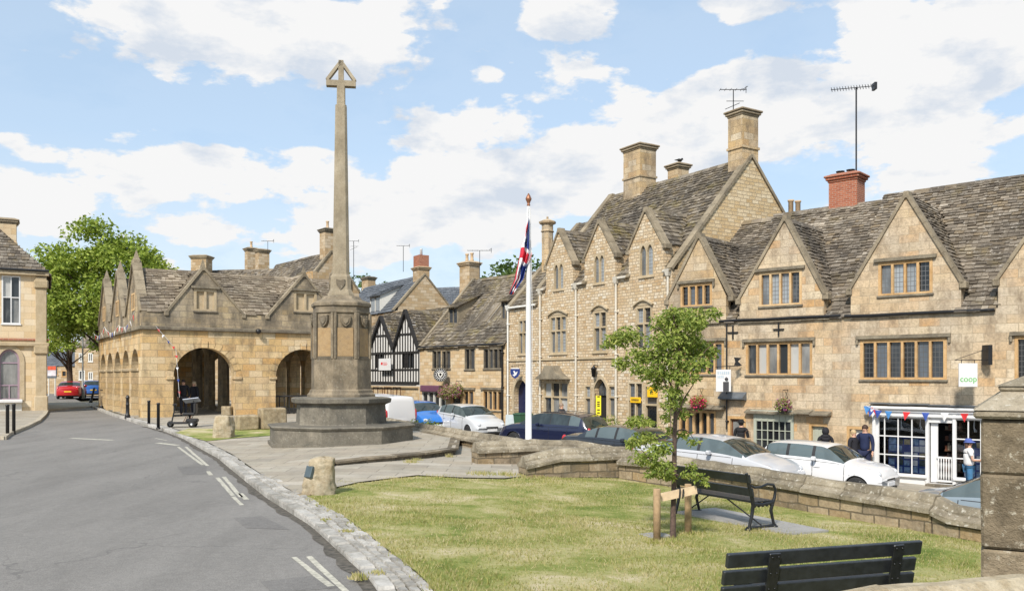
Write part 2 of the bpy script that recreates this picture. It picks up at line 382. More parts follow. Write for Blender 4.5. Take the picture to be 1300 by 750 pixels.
M['lightblue'] = plain('mid_blue_cloth', (.06,.22,.50), .8, var=.1)
M['whitecloth'] = plain('white_cloth', (.75,.75,.75), .8, var=.05)
M['pot'] = plain('chimney_pot_clay', (.50,.36,.22), .8, var=.15)
M['green_bin'] = plain('green_plastic', (.035,.10,.055), .45)
M['skin'] = plain('skin', (.55,.32,.22), .6, var=.06)
M['bark'] = plain('tree_bark', (.10,.075,.05), .9, var=.4, scale=10, bmp=.7)
M['bark_red'] = plain('young_bark', (.095,.062,.048), .8, var=.5, scale=25, bmp=.4)
M['leaf_big'] = leaf_mat('big_tree_leaves', [(.12,.18,.025), (.22,.30,.04), (.33,.42,.07), (.46,.52,.12)])
M['leaf_young'] = leaf_mat('young_tree_leaves', [(.12,.18,.035), (.22,.29,.06), (.34,.41,.09), (.46,.48,.14)], .4)
M['leaf_far'] = leaf_mat('far_leaves', [(.06,.11,.03), (.10,.16,.04), (.14,.21,.05)])
M['pink'] = leaf_mat('pink_petals', [(.45,.015,.07), (.62,.03,.13), (.70,.08,.2)], .25)
M['petal_mix'] = leaf_mat('mixed_petals', [(.5,.05,.12), (.35,.12,.30), (.6,.5,.3)], .25)
# ------------------------------------------------------------------ frames and house builders
class Frame:
    def __init__(s, x, y, dx, dy, z0):
        L = math.hypot(dx, dy); s.o = Vector((x, y)); s.d = Vector((dx/L, dy/L)); s.i = Vector((-s.d.y, s.d.x)); s.z0 = z0
        s.rz = math.atan2(s.d.y, s.d.x); s.loc = (x, y, z0)
    def uz(s, px, py, w=0.):
        a = (px-CX)/F; o = s.o+s.i*w
        u = (a*o.y-o.x)/(s.d.x-a*s.d.y); Y = o.y+u*s.d.y
        return u, H+(HY-py)/F*Y-s.z0
    def u(s, px, w=0.): return s.uz(px, 400, w)[0]
    def rect(s, x0, y0, x1, y1, w=0.):
        """photo box -> local (u0,z0,u1,z1); y values read at the box middle"""
        u0, u1 = s.u(x0, w), s.u(x1, w); xm = (x0+x1)/2
        return u0, s.uz(xm, y1, w)[1], u1, s.uz(xm, y0, w)[1]
    def world(s, u, w, z=0.):
        p = s.o+s.d*u+s.i*w; return Vector((p.x, p.y, s.z0+z))

def R4(u0, z0, u1, z1): return [(u0, z0), (u1, z0), (u1, z1), (u0, z1)]
def ARCH(u0, u1, z0, zs, rise=None, n=14, pointed=False):
    """rectangle to spring height zs, then round / pointed head"""
    c = (u0+u1)/2; r = (u1-u0)/2; rise = r if rise is None else rise
    pts = [(u0, z0), (u1, z0)]
    for k in range(n+1):
        a = PI*k/n
        if pointed:
            x = math.cos(a); t = 1-abs(x); pts.append((c+r*x, zs+rise*(1-(abs(x))**1.9)))
        else: pts.append((c+r*math.cos(a), zs+rise*math.sin(a)))
    return pts

def slates(mb, poly, g=.19, wd=(.15,.36), th=.036, excl=None, sag=.05, seed=0, under=True, mi=0, oh=0.):
    """stone slates laid in courses over a planar roof polygon (local coords)"""
    rnd = random.Random(seed+len(mb.v))
    P = [Vector(p) for p in poly]
    n = Vector((0,0,0))
    for i in range(len(P)):
        a, b = P[i], P[(i+1)%len(P)]
        n += Vector(((a.y-b.y)*(a.z+b.z), (a.z-b.z)*(a.x+b.x), (a.x-b.x)*(a.y+b.y)))
    n.normalize()
    if n.z < 0: n = -n
    s = Vector((0,0,1)).cross(n)
    if s.length < 1e-4: s = Vector((1,0,0))
    s.normalize(); t = n.cross(s).normalized()
    if t.z < 0: t = -t
    o = P[0]; Q = [((p-o).dot(s), (p-o).dot(t)) for p in P]
    tmin = min(q[1] for q in Q); tmax = max(q[1] for q in Q); T = tmin-oh; row = 0
    def iv(tt):
        tt = max(tmin+1e-3, min(tmax-1e-3, tt)); xs = []
        for i in range(len(Q)):
            (x0, y0), (x1, y1) = Q[i], Q[(i+1)%len(Q)]
            if (y0 > tt) != (y1 > tt): xs.append(x0+(x1-x0)*(tt-y0)/(y1-y0))
        xs.sort(); return [(xs[i], xs[i+1]) for i in range(0, len(xs)-1, 2)]
    if under: mb.add([p-n*.02 for p in P], [list(range(len(P)))], mi)
    while T < tmax-.02:
        gg = g*(1.15-.4*(T-tmin)/max(.1, tmax-tmin)); top = T+gg*1.25
        for (a, b) in iv(T+gg*.5):
            x = a-rnd.uniform(0, .1)
            while x < b:
                w = rnd.uniform(*wd)*gg/g; x1 = min(x+w, b+.02); x0 = max(x, a-.02)
                if x1-x0 > .05:
                    cm = o+s*((x0+x1)/2)+t*(T+gg*.5)
                    if excl is None or not excl(cm):
                        dz = lambda xx, tt: sag*noise.noise(Vector((xx*.35+seed, tt*.35, seed*1.7)))
                        l0 = T+rnd.uniform(-.035, .03); h = th*rnd.uniform(.7, 1.5); h2 = h*rnd.uniform(.75, 1.25)
                        e = .006
                        def pt(xx, tt, hh): return o+s*xx+t*tt+n*(hh+dz(xx, tt))
                        A = pt(x0+e, l0, h+.012); B = pt(x1-e, l0+rnd.uniform(-.012, .012), h2+.012)
                        C_ = pt(x1-e, min(top, tmax), .008); D = pt(x0+e, min(top, tmax), .008)
                        A2 = pt(x0+e, l0, -.01); B2 = pt(x1-e, l0, -.01)
                        mb.add([A, B, C_, D, A2, B2], [(0,1,2,3), (4,5,1,0), (4,0,3), (5,2,1)], mi)
                x += w
        T += gg; row += 1

class House:
    """stone house: facade along local x at y=0, depth inward +y, main ridge parallel to the facade"""
    def __init__(s, fr, name, label, u0, u1, ze, zr, depth, gables=(), wall='ashlar', roof='slate', ends=(True, True), cat='house', group=None,
                 t=.35, band=None, zb=-.8, wr=None, end_mat=None, seed=1):
        s.fr, s.u0, s.u1, s.ze, s.zr, s.D, s.g = fr, u0, u1, ze, zr, depth, list(gables); s.t = t; s.seed = seed
        s.root = thing(name, label, cat, fr.loc, fr.rz, group); s.wall, s.roofm = wall, roof; s.holes = []; s.zb = zb; s.ends = ends
        s.wr = depth/2 if wr is None else wr; s.end_mat = end_mat or wall; s.end_holes = []; s.open = False; s.hip = 0
    def hole(s, poly): s.holes.append(poly)
    def outline(s):
        pts = [(s.u0, s.zb), (s.u1, s.zb), (s.u1, s.ze)]
        for (a, c, b, zf, za) in sorted(s.g, key=lambda q: -q[0]):
            b = min(b, s.u1-.001); a = max(a, s.u0+.001)
            pts += [(b, s.ze), (b, zf), (c, za), (a, zf), (a, s.ze)]
        pts += [(s.u0, s.ze)]
        out = []
        for p in pts:
            if not out or (abs(p[0]-out[-1][0])+abs(p[1]-out[-1][1])) > .004: out.append(p)
        return out
    def finish(s, split_z=None, split_mat=None, g=.175, th=.036, oh=.12, sag=.05, cop=True, cop_mat='coping', finial=0.):
        r = s.root; mats = [M[s.wall]]
        mb = MB(); mb.panel(s.outline(), s.holes, 0., s.t)
        mb.build('front_wall', M[s.wall], r)
        # other walls
        mb = MB()
        def side(u, sg):
            pts = [(s.t, s.zb), (s.D, s.zb), (s.D, s.ze), (s.wr, s.zr-.02), (s.t, s.ze+(s.zr-s.ze)*s.t/s.wr-.02)]
            if s.hip and sg > 0: pts = [(s.t, s.zb), (s.D, s.zb), (s.D, s.ze), (s.t, s.ze)]
            hs = s.end_holes if sg > 0 else []
            mb.panel(pts, hs, 0, .3, axis=lambda y, z, d: (u-sg*d, y, z))
        if s.ends[0]: side(s.u0, -1)
        if s.ends[1]: side(s.u1, 1)
        if not s.open:
            mb.box(s.u0+.3, s.u1-.3, s.D-.3, s.D, s.zb, s.ze); mb.build('side_wall', M[s.end_mat], r)
        # dark rooms behind the openings
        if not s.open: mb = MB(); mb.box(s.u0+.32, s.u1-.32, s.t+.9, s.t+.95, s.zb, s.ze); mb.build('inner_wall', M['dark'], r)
        # roof
        mb = MB(); sl = (s.zr-s.ze)/s.wr
        reg = []
        for (a, c, b, zf, za) in s.g:
            wB = min((za-s.ze)/sl, s.wr*1.0); wC = max(0., (zf-s.ze)/sl); reg.append((a, c, b, wC, wB))
        def excl(p):
            for (a, c, b, wC, wB) in reg:
                if a < p.x < b:
                    k = (p.x-a)/(c-a) if p.x < c else (b-p.x)/(b-c)
                    if p.y < wC+(wB-wC)*k+.02: return True
            return False
        segs = []; x = s.u0
        for (a, c, b, wC, wB) in sorted(reg): segs.append((x, a)); x = b
        segs.append((x, s.u1))
        slates(mb, [(s.u0, 0, s.ze), (s.u1, 0, s.ze), (s.u1-s.hip, s.wr, s.zr), (s.u0, s.wr, s.zr)], g=g, th=th, excl=excl, under=False, oh=oh, seed=s.seed, sag=sag)
        # underlay: strips that respect the gables
        n = max(2, int((s.u1-s.u0)/.12))
        for i in range(n):
            xa = s.u0+(s.u1-s.u0)*i/n; xb = s.u0+(s.u1-s.u0)*(i+1)/n; xm = (xa+xb)/2; w0 = 0.
            for (a, c, b, wC, wB) in reg:
                if a < xm < b:
                    k = (xm-a)/(c-a) if xm < c else (b-xm)/(b-c); w0 = max(w0, wC+(wB-wC)*k-.12)
            wt_ = s.wr if not s.hip else s.wr*min(1, (s.u1-xm)/s.hip)
            if s.hip and w0 < wt_: mb.add([(xa, w0, s.ze+sl*w0-.03), (xb, w0, s.ze+sl*w0-.03), (xb, wt_, s.ze+sl*wt_-.03), (xa, wt_, s.ze+sl*wt_-.03)], [(0,1,2,3)])
            elif w0 < s.wr-.05: mb.add([(xa, w0, s.ze+sl*w0-.03), (xb, w0, s.ze+sl*w0-.03), (xb, s.wr, s.zr-.03), (xa, s.wr, s.zr-.03)], [(0,1,2,3)])
        slb = (s.zr-s.ze)/(s.D-s.wr)
        slates(mb, [(s.u1, s.D, s.ze), (s.u0, s.D, s.ze), (s.u0, s.wr, s.zr), (s.u1-s.hip, s.wr, s.zr)], g=.5, wd=(.5,.9), th=th, oh=.1, seed=s.seed+5)
        if s.hip: slates(mb, [(s.u1, 0, s.ze), (s.u1, s.D, s.ze), (s.u1-s.hip, s.wr, s.zr)], g=g, th=th, oh=oh, seed=s.seed+9)
        # ridge stones
        x = s.u0
        while x < s.u1-s.hip-.05:
            x1 = min(x+U(.4,.6), s.u1-s.hip); z = s.zr+sag*noise.noise(Vector((x*.35, 3, s.seed)))
            mb.add([(x, s.wr-.16, z-.12), (x1-.01, s.wr-.16, z-.12), (x1-.01, s.wr, z+.07), (x, s.wr, z+.07), (x, s.wr+.16, z-.12), (x1-.01, s.wr+.16, z-.12)],
                   [(0,1,2,3), (3,2,5,4), (0,3,4), (1,5,2)]); x = x1
        for (a, c, b, zf, za) in s.g:
            wB = (za-s.ze)/sl; wC = max(0., (zf-s.ze)/sl)
            wB = min(wB, s.wr+1)
            slates(mb, [(a, .02, zf), (c, .02, za), (c, wB, za), (a, wC, zf)], g=g*.9, th=th, seed=s.seed+1, sag=sag*.5)
            slates(mb, [(b, .02, zf), (c, .02, za), (c, wB, za), (b, wC, zf)], g=g*.9, th=th, seed=s.seed+2, sag=sag*.5)
            y = .2
            while y < wB:
                y1 = min(y+U(.35,.5), wB)
                mb.add([(c-.13, y, za-.12), (c-.13, y1-.01, za-.12), (c, y1-.01, za+.06), (c, y, za+.06), (c+.13, y, za-.12), (c+.13, y1-.01, za-.12)],
                       [(0,1,2,3), (3,2,5,4), (0,3,4), (1,5,2)]); y = y1
        s.roof = mb.build('roof', M[s.roofm], r, fix=False)
        # cheeks of raised gables
        ck = False
        for (a, c, b, zf, za) in s.g:
            wC = (zf-s.ze)/sl
            if wC > .15 :
                pass
                for (uu, sg) in ((a, 1), (b, -1)):
                    if s.u0 < uu < s.u1: mb = MB(); mb.panel([(s.t, s.ze-.1), (s.t, zf), (wC, zf), (wC, zf-.05), (s.t+.02, s.ze-.1)], [], .02, .1, axis=lambda y, z, d: (uu+sg*d, y, z)); mb.build('gable_cheek', M[s.wall], r)
        if cop:
            for (a, c, b, zf, za) in s.g:
                mb = MB()
                for (e, sg) in ((a, -1), (b, 1)):
                    p0 = Vector((e+sg*.06, 0, zf-.04)); p1 = Vector((c, 0, za+.06)); L = (p1-p0).length; k = max(3, int(L/.55)); dr = (p1-p0)/L
                    for i in range(k):
                        q0 = p0+(p1-p0)*(i/k)+dr*.004; q1 = p0+(p1-p0)*((i+1)/k)-dr*.004
                        mb.beam(q0+Vector((0,.1,0)), q1+Vector((0,.1,0)), .34, .10, up=Vector((-dr.z*sg*-1, 0, abs(dr.x))) if False else (0,0,1))
                    # kneeler
                    mb.cbox(min(e-.05*1, e+sg*.16), max(e+.05, e+sg*.16), -.07, .3, zf-.2, zf+.03, .03)
                mb.add([(c-.11, -.072, za-.08), (c+.11, -.072, za-.08), (c+.07, -.072, za+.13), (c-.07, -.072, za+.13), (c-.11, .272, za-.08), (c+.11, .272, za-.08), (c+.07, .272, za+.13), (c-.07, .272, za+.13)],
                       [(0,1,2,3), (5,4,7,6), (0,4,5,1), (1,5,6,2), (2,6,7,3), (3,7,4,0)])
                if finial: mb.add([(c-.09,.0,za+.12),(c+.09,.0,za+.12),(c+.09,.18,za+.12),(c-.09,.18,za+.12),(c,.09,za+.12+finial)],[(0,1,4),(1,2,4),(2,3,4),(3,0,4),(0,3,2,1)])
                mb.build('coping', M[cop_mat], r)
        return s
    def verge(s, u, mat='coping', w=.34, front=True):
        """coping stones up a gable end at local u"""
        mb = MB()
        for (y0, z0) in ((-.05, s.ze-.04), (s.D+.05, s.ze-.04)):
            p0 = Vector((u, y0, z0+.06)); p1 = Vector((u, s.wr, s.zr+.1)); k = max(3, int((p1-p0).length/.6)); dr = (p1-p0).normalized()
            for i in range(k): mb.beam(p0+(p1-p0)*(i/k)+dr*.004, p0+(p1-p0)*((i+1)/k)-dr*.004, w, .12)
        mb.build('verge_coping', M[mat], s.root)
    # ---- windows
    def window(s, box, n=2, trans=None, surround=.09, mull=.075, trim='trim', glass='glass', hood=None, sill=True, lights=None, cut=True, raw=None, fr_y=.03, lead_frames=False):
        u0, z0, u1, z1 = raw if raw else s.fr.rect(*box)
        outer = R4(u0, z0, u1, z1)
        if cut: s.hole(outer)
        if lights is None:
            lights = []; iw = (u1-u0-2*surround-(n-1)*mull)/n
            rows = [(z0+surround*.8, z1-surround)] if trans is None else [(z0+surround*.8, z0+(z1-z0)*trans-mull*.5), (z0+(z1-z0)*trans+mull*.5, z1-surround)]
            for k in range(n):
                a = u0+surround+k*(iw+mull)
                for (za, zb) in rows: lights.append(R4(a, za, a+iw, zb))
        o = [(u0+.002, z0+.002), (u1-.002, z0+.002), (u1-.002, z1-.002), (u0+.002, z1-.002)]
        w = MB().panel(o, lights, -.012 if cut else -.03, .14).build('window', M[trim], s.root)
        g = MB()
        for L in lights: 
            cxx = sum(p[0] for p in L)/len(L); cz = sum(p[1] for p in L)/len(L)
            g.panel([(cxx+(p[0]-cxx)*1.04, cz+(p[1]-cz)*1.02) for p in L], [], .095+U(-.006,.006), .115)
        g.build('pane', M[glass], w)
        if hood:
            h = MB(); e = .12
            h.beam((u0-e, -.05, z1+.06), (u1+e, -.05, z1+.06), .12, .07)
            h.beam((u0-e, -.035, z1+.115), (u1+e, -.035, z1+.115), .07, .045)
            if hood > 1:
                for x in (u0-e+.035, u1+e-.035): h.cbox(x-.035, x+.035, -.09, .0, z1-.16, z1+.03, .01)
            h.build('hood_mould', M['trim_dark'], w)
        if sill:
            MB().cbox(u0-.04, u1+.04, -.06, .02, z0-.07, z0+.01, .015).build('sill', M['trim_dark'] if hood else M[trim], w)
        return w
    def lancets(s, box, n=2, glass='glass_pale', trim='trim_pale', hood=False):
        u0, z0, u1, z1 = s.fr.rect(*box); c = (u0+u1)/2
        zs = z1-.42; outer = R4(u0, z0, u1, z1)
        mul = .06; sur = .05; iw = (u1-u0-2*sur-(n-1)*mul)/n; Ls = []
        for k in range(n):
            a = u0+sur+k*(iw+mul); Ls.append(ARCH(a, a+iw, z0+.06, z1-.06-iw*.9, iw*.8, 12, True))
        return s.window(None, raw=(u0, z0, u1, z1), lights=Ls, trim=trim, glass=glass, hood=0)

def chimney(parent, x, y, z0, z1, w, d, mat='ashlar_b', pots=0, cap='cap', tiers=2, name='chimney'):
    mb = MB(); mb.box(x-w/2, x+w/2, y-d/2, y+d/2, z0, z1-.3)
    zc = z0+(z1-z0)*.45
    if tiers > 1: mb.box(x-w/2-.05, x+w/2+.05, y-d/2-.05, y+d/2+.05, zc-.05, zc+.05)
    c = mb.build(name, M[mat], parent)
    mb = MB()
    for (a, b, e) in ((.30, .22, .04), (.22, .12, .10), (.12, .03, .15)):
        mb.cbox(x-w/2-e, x+w/2+e, y-d/2-e, y+d/2+e, z1-a+.002, z1-b, .025)
    mb.add([(x-w/2-.1, y-d/2-.1, z1-.03), (x+w/2+.1, y-d/2-.1, z1-.03), (x+w/2+.1, y+d/2+.1, z1-.03), (x-w/2-.1, y+d/2+.1, z1-.03),
            (x-w/2+.08, y-d/2+.08, z1+.05), (x+w/2-.08, y-d/2+.08, z1+.05), (x+w/2-.08, y+d/2-.08, z1+.05), (x-w/2+.08, y+d/2-.08, z1+.05)],
           [(0,1,5,4), (1,2,6,5), (2,3,7,6), (3,0,4,7), (4,5,6,7)])
    mb.build('chimney_cap', M[cap], c)
    for k in range(pots):
        px = x+(k-(pots-1)/2)*w*.5
        MB().lathe([(.11,0), (.13,.05), (.10,.12), (.09,.42), (.12,.46), (.12,.52), (.06,.52), (.06,.3)], 10, (px, y, z1+.04)).build('chimney_pot', M['pot'], c)
    return c
def text_mesh(txt, size, name, mat, parent, loc, rot=(PI/2,0,0), ext=.004, align='CENTER'):
    cu = bpy.data.curves.new(name, 'FONT'); cu.body = txt; cu.size = size; cu.extrude = ext; cu.align_x = align; cu.align_y = 'CENTER'
    ob = bpy.data.objects.new(name, cu); COL.objects.link(ob)
    bpy.context.view_layer.update()
    me = bpy.data.meshes.new_from_object(ob.evaluated_get(bpy.context.evaluated_depsgraph_get()))
    bpy.data.objects.remove(ob); o = bpy.data.objects.new(name, me); COL.objects.link(o)
    me.materials.clear(); me.materials.append(M[mat]); o.parent = parent; o.location = loc; o.rotation_euler = rot
    return o
def foliage(mb, blobs, size, density, rnd, flat=.0, mi=0, elong=1.5):
    """leaf shapes spread through clumps; blobs = (centre, radius or (rx,ry,rz))"""
    for (c, r) in blobs:
        c = Vector(c); r3 = (r, r, r) if not isinstance(r, (tuple, list)) else r
        n = int(density*(r3[0]*r3[1]*r3[2])**(2/3))
        for _ in range(n):
            while True:
                d = Vector((rnd.gauss(0,1), rnd.gauss(0,1), rnd.gauss(0,1)))
                if d.length > .01: break
            d.normalize(); q = rnd.random()**.45
            p = c+Vector((d.x*r3[0]*q, d.y*r3[1]*q, d.z*r3[2]*q))
            a = Vector((rnd.uniform(-1,1), rnd.uniform(-1,1), rnd.uniform(-.9,.5)-flat)).normalized()
            b = a.cross(Vector((rnd.uniform(-1,1), rnd.uniform(-1,1), rnd.uniform(-.3,1.)))).normalized()
            L = size*rnd.uniform(.6,1.3); w = L/elong/2
            nn = a.cross(b)*L*.12
            mb.add([p, p+a*L*.45+b*w+nn, p+a*L, p+a*L*.45-b*w+nn], [(0,1,2,3)], mi)

# ------------------------------------------------------------------ sheets on the terrain
def sheet(name, pts, zf, mat, step=1., dz=0., kind='structure', jit=0.):
    P = [Vector((p[0], p[1])) for p in pts]
    B = []
    for i in range(len(P)):
        a, b = P[i], P[(i+1)%len(P)]; k = max(1, int((b-a).length/step))
        for j in range(k): B.append(a+(b-a)*(j/k))
    def inside(q):
        c = False
        for i in range(len(P)):
            a, b = P[i], P[(i+1)%len(P)]
            if (a.y > q.y) != (b.y > q.y) and q.x < (b.x-a.x)*(q.y-a.y)/(b.y-a.y)+a.x: c = not c
        return c
    def near(q):
        for i in range(len(P)):
            a, b = P[i], P[(i+1)%len(P)]; ab = b-a; t = max(0, min(1, (q-a).dot(ab)/max(1e-9, ab.length_squared)))
            if (a+ab*t-q).length < step*.4: return True
        return False
    xs = [p.x for p in P]; ys = [p.y for p in P]; I = []
    y = min(ys)+step*.5
    while y < max(ys):
        x = min(xs)+step*.5
        while x < max(xs):
            q = Vector((x, y))
            if inside(q) and not near(q): I.append(q)
            x += step
        y += step
    nb = len(B)
    vs, es, fs, *_ = geometry.delaunay_2d_cdt(B+I, [(i, (i+1)%nb) for i in range(nb)], [list(range(nb))], 1, 1e-5)
    mb = MB(); mb.add([(v.x, v.y, zf(v.x, v.y)+dz) for v in vs], [tuple(f) for f in fs], 0, True)
    o = mb.build(name, mat)
    bm = bmesh.new(); bm.from_mesh(o.data)
    for f in bm.faces:
        f.normal_update()
        if f.normal.z < 0: f.normal_flip()
    bm.to_mesh(o.data); bm.free()
    o['kind'] = kind
    return o
# ------------------------------------------------------------------ camera, light, sky
cam = bpy.data.cameras.new('camera'); co_ = bpy.data.objects.new('camera', cam); COL.objects.link(co_)
cam.sensor_width = 36; cam.lens = 36*F/1300; cam.shift_y = (HY-375)/1300; cam.clip_end = 3000; cam.clip_start = .05
co_.location = (0, 0, H); co_.rotation_euler = (PI/2, 0, 0); scene.camera = co_
SUN_EL, SUN_AZ = math.radians(42), math.radians(-160)   # behind the camera, to the left (azimuth from +Y towards +X)
sd = Vector((math.sin(SUN_AZ)*math.cos(SUN_EL), math.cos(SUN_AZ)*math.cos(SUN_EL), math.sin(SUN_EL)))
sl_ = bpy.data.lights.new('sun', 'SUN'); sl_.energy = 2.5; sl_.angle = math.radians(7); sl_.color = (1, .93, .835)
so_ = bpy.data.objects.new('sun', sl_); COL.objects.link(so_); so_.rotation_euler = sd.to_track_quat('Z', 'Y').to_euler()
w = bpy.data.worlds.new('World'); scene.world = w; w.use_nodes = True; nt = w.node_tree; nt.nodes.clear()
out = nt.nodes.new('ShaderNodeOutputWorld')
sky = nt.nodes.new('ShaderNodeTexSky'); sky.sky_type = 'NISHITA'; sky.sun_disc = False
sky.sun_elevation = SUN_EL; sky.sun_rotation = SUN_AZ; sky.air_density = 1.0; sky.dust_density = .6; sky.ozone_density = 1.5
tc = N(nt, 'TexCoord').outputs['Generated']
sep = N(nt, 'SeparateXYZ', {0: tc})
az = MATH(nt, 'ARCTAN2', sep.outputs[0], sep.outputs[1]); el = MATH(nt, 'ARCSINE', sep.outputs[2])
comb = N(nt, 'CombineXYZ', {0: MATH(nt, 'MULTIPLY', az, 1.), 1: MATH(nt, 'MULTIPLY', el, 2.1), 2: 0.}).outputs[0]
wv = N(nt, 'TexNoise', {'Scale': 3., 'Detail': 3.}); nt.links.new(comb, wv.inputs['Vector'])
wv = N(nt, 'VectorMath', {0: wv.outputs['Color'], 'Scale': .06}, operation='SCALE').outputs[0]
cv = N(nt, 'VectorMath', {0: comb, 1: wv}, operation='ADD').outputs[0]
n1 = NOISE(nt, cv, 7.5, 10, .58); n2 = NOISE(nt, cv, 2.1, 4, .5)
fac = MATH(nt, 'ADD', MATH(nt, 'MULTIPLY', n1, 1.35), MATH(nt, 'MULTIPLY', n2, .35))
CL = [(345,60,205,62,.50),(230,25,110,40,.36),(510,165,75,28,.42),(265,228,95,42,.42),(120,225,95,35,.3),(40,182,45,22,.35),(55,265,60,32,.35),
      (255,292,60,22,.35),(640,200,150,55,.4),(560,255,180,60,.4),(730,18,85,32,.42),(938,12,55,24,.42),(1060,115,200,52,.38),(1240,60,150,55,.38),
      (880,170,170,45,.4),(1150,175,230,55,.35),(760,235,200,50,.35),(615,95,30,16,.35),(410,205,50,25,.35),(1180,10,160,45,.35),(850,130,120,35,.3),(80,30,50,30,.25),(480,310,260,40,.25),(1150,250,160,45,.25),
      (600,130,45,50,-.2),(420,135,70,22,-.12),(620,30,60,50,-.25),(860,50,60,40,-.2),(60,120,120,40,-.25),(1020,35,50,25,-.15),(330,160,120,25,-.12),(1080,230,80,28,-.12)]
acc = None
for (px, py, rx, ry, wt) in CL:
    a0 = math.atan((px-CX)/F); e0 = math.atan2((HY-py)/F, math.sqrt(1+((px-CX)/F)**2))
    da = MATH(nt, 'MULTIPLY', MATH(nt, 'SUBTRACT', az, a0), F/rx*1.0); de = MATH(nt, 'MULTIPLY', MATH(nt, 'SUBTRACT', el, e0), F/ry*1.05)
    q = MATH(nt, 'SUBTRACT', 1.25, MATH(nt, 'ADD', MATH(nt, 'MULTIPLY', da, da), MATH(nt, 'MULTIPLY', de, de)), True)
    q = MATH(nt, 'MULTIPLY', q, wt*.55)
    acc = q if acc is None else MATH(nt, 'ADD', acc, q)
fac = MATH(nt, 'ADD', fac, acc)
mask = RAMP(nt, fac, [(.925, 0.), (.97, .5), (1.06, .9), (1.2, 1.)])
low = RAMP(nt, el, [(.0, .6), (.10, .4), (.25, .1)])
veil = MATH(nt, 'MAXIMUM', mask, low)
n3 = NOISE(nt, N(nt, 'VectorMath', {0: cv, 1: (.02, -.05, .3)}, operation='ADD').outputs[0], 7., 7, .6)
shade = RAMP(nt, n3, [(.38, (.72,.79,.89)), (.50, (1.,1.,1.))])
SKYG, CLG = .7, 3.0
skyc = N(nt, 'VectorMath', {0: sky.outputs[0], 'Scale': SKYG}, operation='SCALE').outputs[0]
skyc = MIX(nt, .65, skyc, (1.72, 2.25, 2.78))
cc = N(nt, 'VectorMath', {0: shade, 'Scale': CLG}, operation='SCALE').outputs[0]
colr = MIX(nt, veil, skyc, cc)
bg = N(nt, 'Background', {'Strength': .15}); nt.links.new(colr, bg.inputs[0]); nt.links.new(bg.outputs[0], out.inputs[0])
vs_ = scene.view_settings; vs_.view_transform = 'Standard'; vs_.look = 'None'; vs_.gamma = 1; vs_.exposure = 1.05
scene.render.engine = 'CYCLES'; scene.cycles.use_denoising = True; scene.cycles.max_bounces = 6; scene.cycles.diffuse_bounces = 3
scene.cycles.glossy_bounces = 3; scene.cycles.transmission_bounces = 4; scene.cycles.use_adaptive_sampling = True

# ------------------------------------------------------------------ ground materials
def asphalt(name, a, b_, patch=.3):
    m, nt, b, _ = new_mat(name); ob = N(nt, 'TexCoord').outputs['Object']
    g = RAMP(nt, NOISE(nt, ob, 60, 3, .8), [(.3, a), (.5, tuple((x+y)/2 for x, y in zip(a, b_))), (.72, b_)])
    g = MIX(nt, .55, g, RAMP(nt, NOISE(nt, MAPS(nt, ob, (1.3, .3, 1)), .8, 7, .65), [(.3, .62), (.5, .95), (.7, 1.15)]), 'MULTIPLY')
    g = MIX(nt, .5, g, RAMP(nt, NOISE(nt, ob, 14, 6, .8), [(.3, .6), (.5, .95), (.68, 1.25)]), 'MULTIPLY')
    v = N(nt, 'TexVoronoi', {'Scale': .32, 'Randomness': .9}, feature='F1'); nt.links.new(MAPS(nt, ob, (1.2, .6, 1)), v.inputs['Vector'])
    g = MIX(nt, RAMP(nt, v.outputs['Color'], [(.62, 0.), (.64, patch*.3)], 'CONSTANT'), g, tuple(x*.8 for x in a))
    wob = N(nt, 'VectorMath', {0: ob, 1: N(nt, 'VectorMath', {0: N(nt, 'TexNoise', {'Vector': ob, 'Scale': 2.5, 'Detail': 5.}).outputs['Color'], 'Scale': .6}, operation='SCALE').outputs[0]}, operation='ADD').outputs[0]
    ve = N(nt, 'TexVoronoi', {'Vector': wob, 'Scale': .34}, feature='DISTANCE_TO_EDGE')
    crack = MATH(nt, 'MULTIPLY', RAMP(nt, ve.outputs[0], [(.002, .4), (.007, 0.)]), RAMP(nt, NOISE(nt, ob, .35, 2), [(.5, 0.), (.6, 1.)]))
    g = MIX(nt, crack, g, (.045,.045,.045))
    setc(nt, b.inputs['Base Color'], g); b.inputs['Roughness'].default_value = .85; b.inputs['Specular IOR Level'].default_value = .3
    bump(nt, b, MATH(nt, 'ADD', NOISE(nt, ob, 70, 3, .7), MATH(nt, 'MULTIPLY', crack, -1.)), .5, .01); return m
M['asphalt'] = asphalt('asphalt', (.13,.122,.112), (.30,.285,.262))
M['patch'] = asphalt('patch_asphalt', (.118,.112,.105), (.24,.228,.212))
M['asphalt_dark'] = asphalt('street_asphalt', (.07,.07,.07), (.13,.13,.125))
def grass_mat(name, dens=1.):
    m, nt, b, _ = new_mat(name); ob = N(nt, 'TexCoord').outputs['Object']
    a = NOISE(nt, MAPS(nt, ob, (.7, .9, 1)), 1.0, 7, .66, .5); f = NOISE(nt, ob, 9, 6, .75); ff = NOISE(nt, MAPS(nt, ob, (1.4, .8, 1)), 45, 3, .8)
    t = MATH(nt, 'ADD', MATH(nt, 'SUBTRACT', MATH(nt, 'MULTIPLY', a, .95), .165), MATH(nt, 'ADD', MATH(nt, 'MULTIPLY', f, .25), MATH(nt, 'MULTIPLY', ff, .22)))
    col = RAMP(nt, t, [(.38, (.13,.18,.04)), (.46, (.21,.25,.065)), (.53, (.31,.315,.11)), (.61, (.43,.39,.19)), (.72, (.58,.50,.33))])
    setc(nt, b.inputs['Base Color'], col); b.inputs['Roughness'].default_value = .95; b.inputs['Specular IOR Level'].default_value = .1
    bump(nt, b, MATH(nt, 'ADD', ff, f), .8, .03); return m
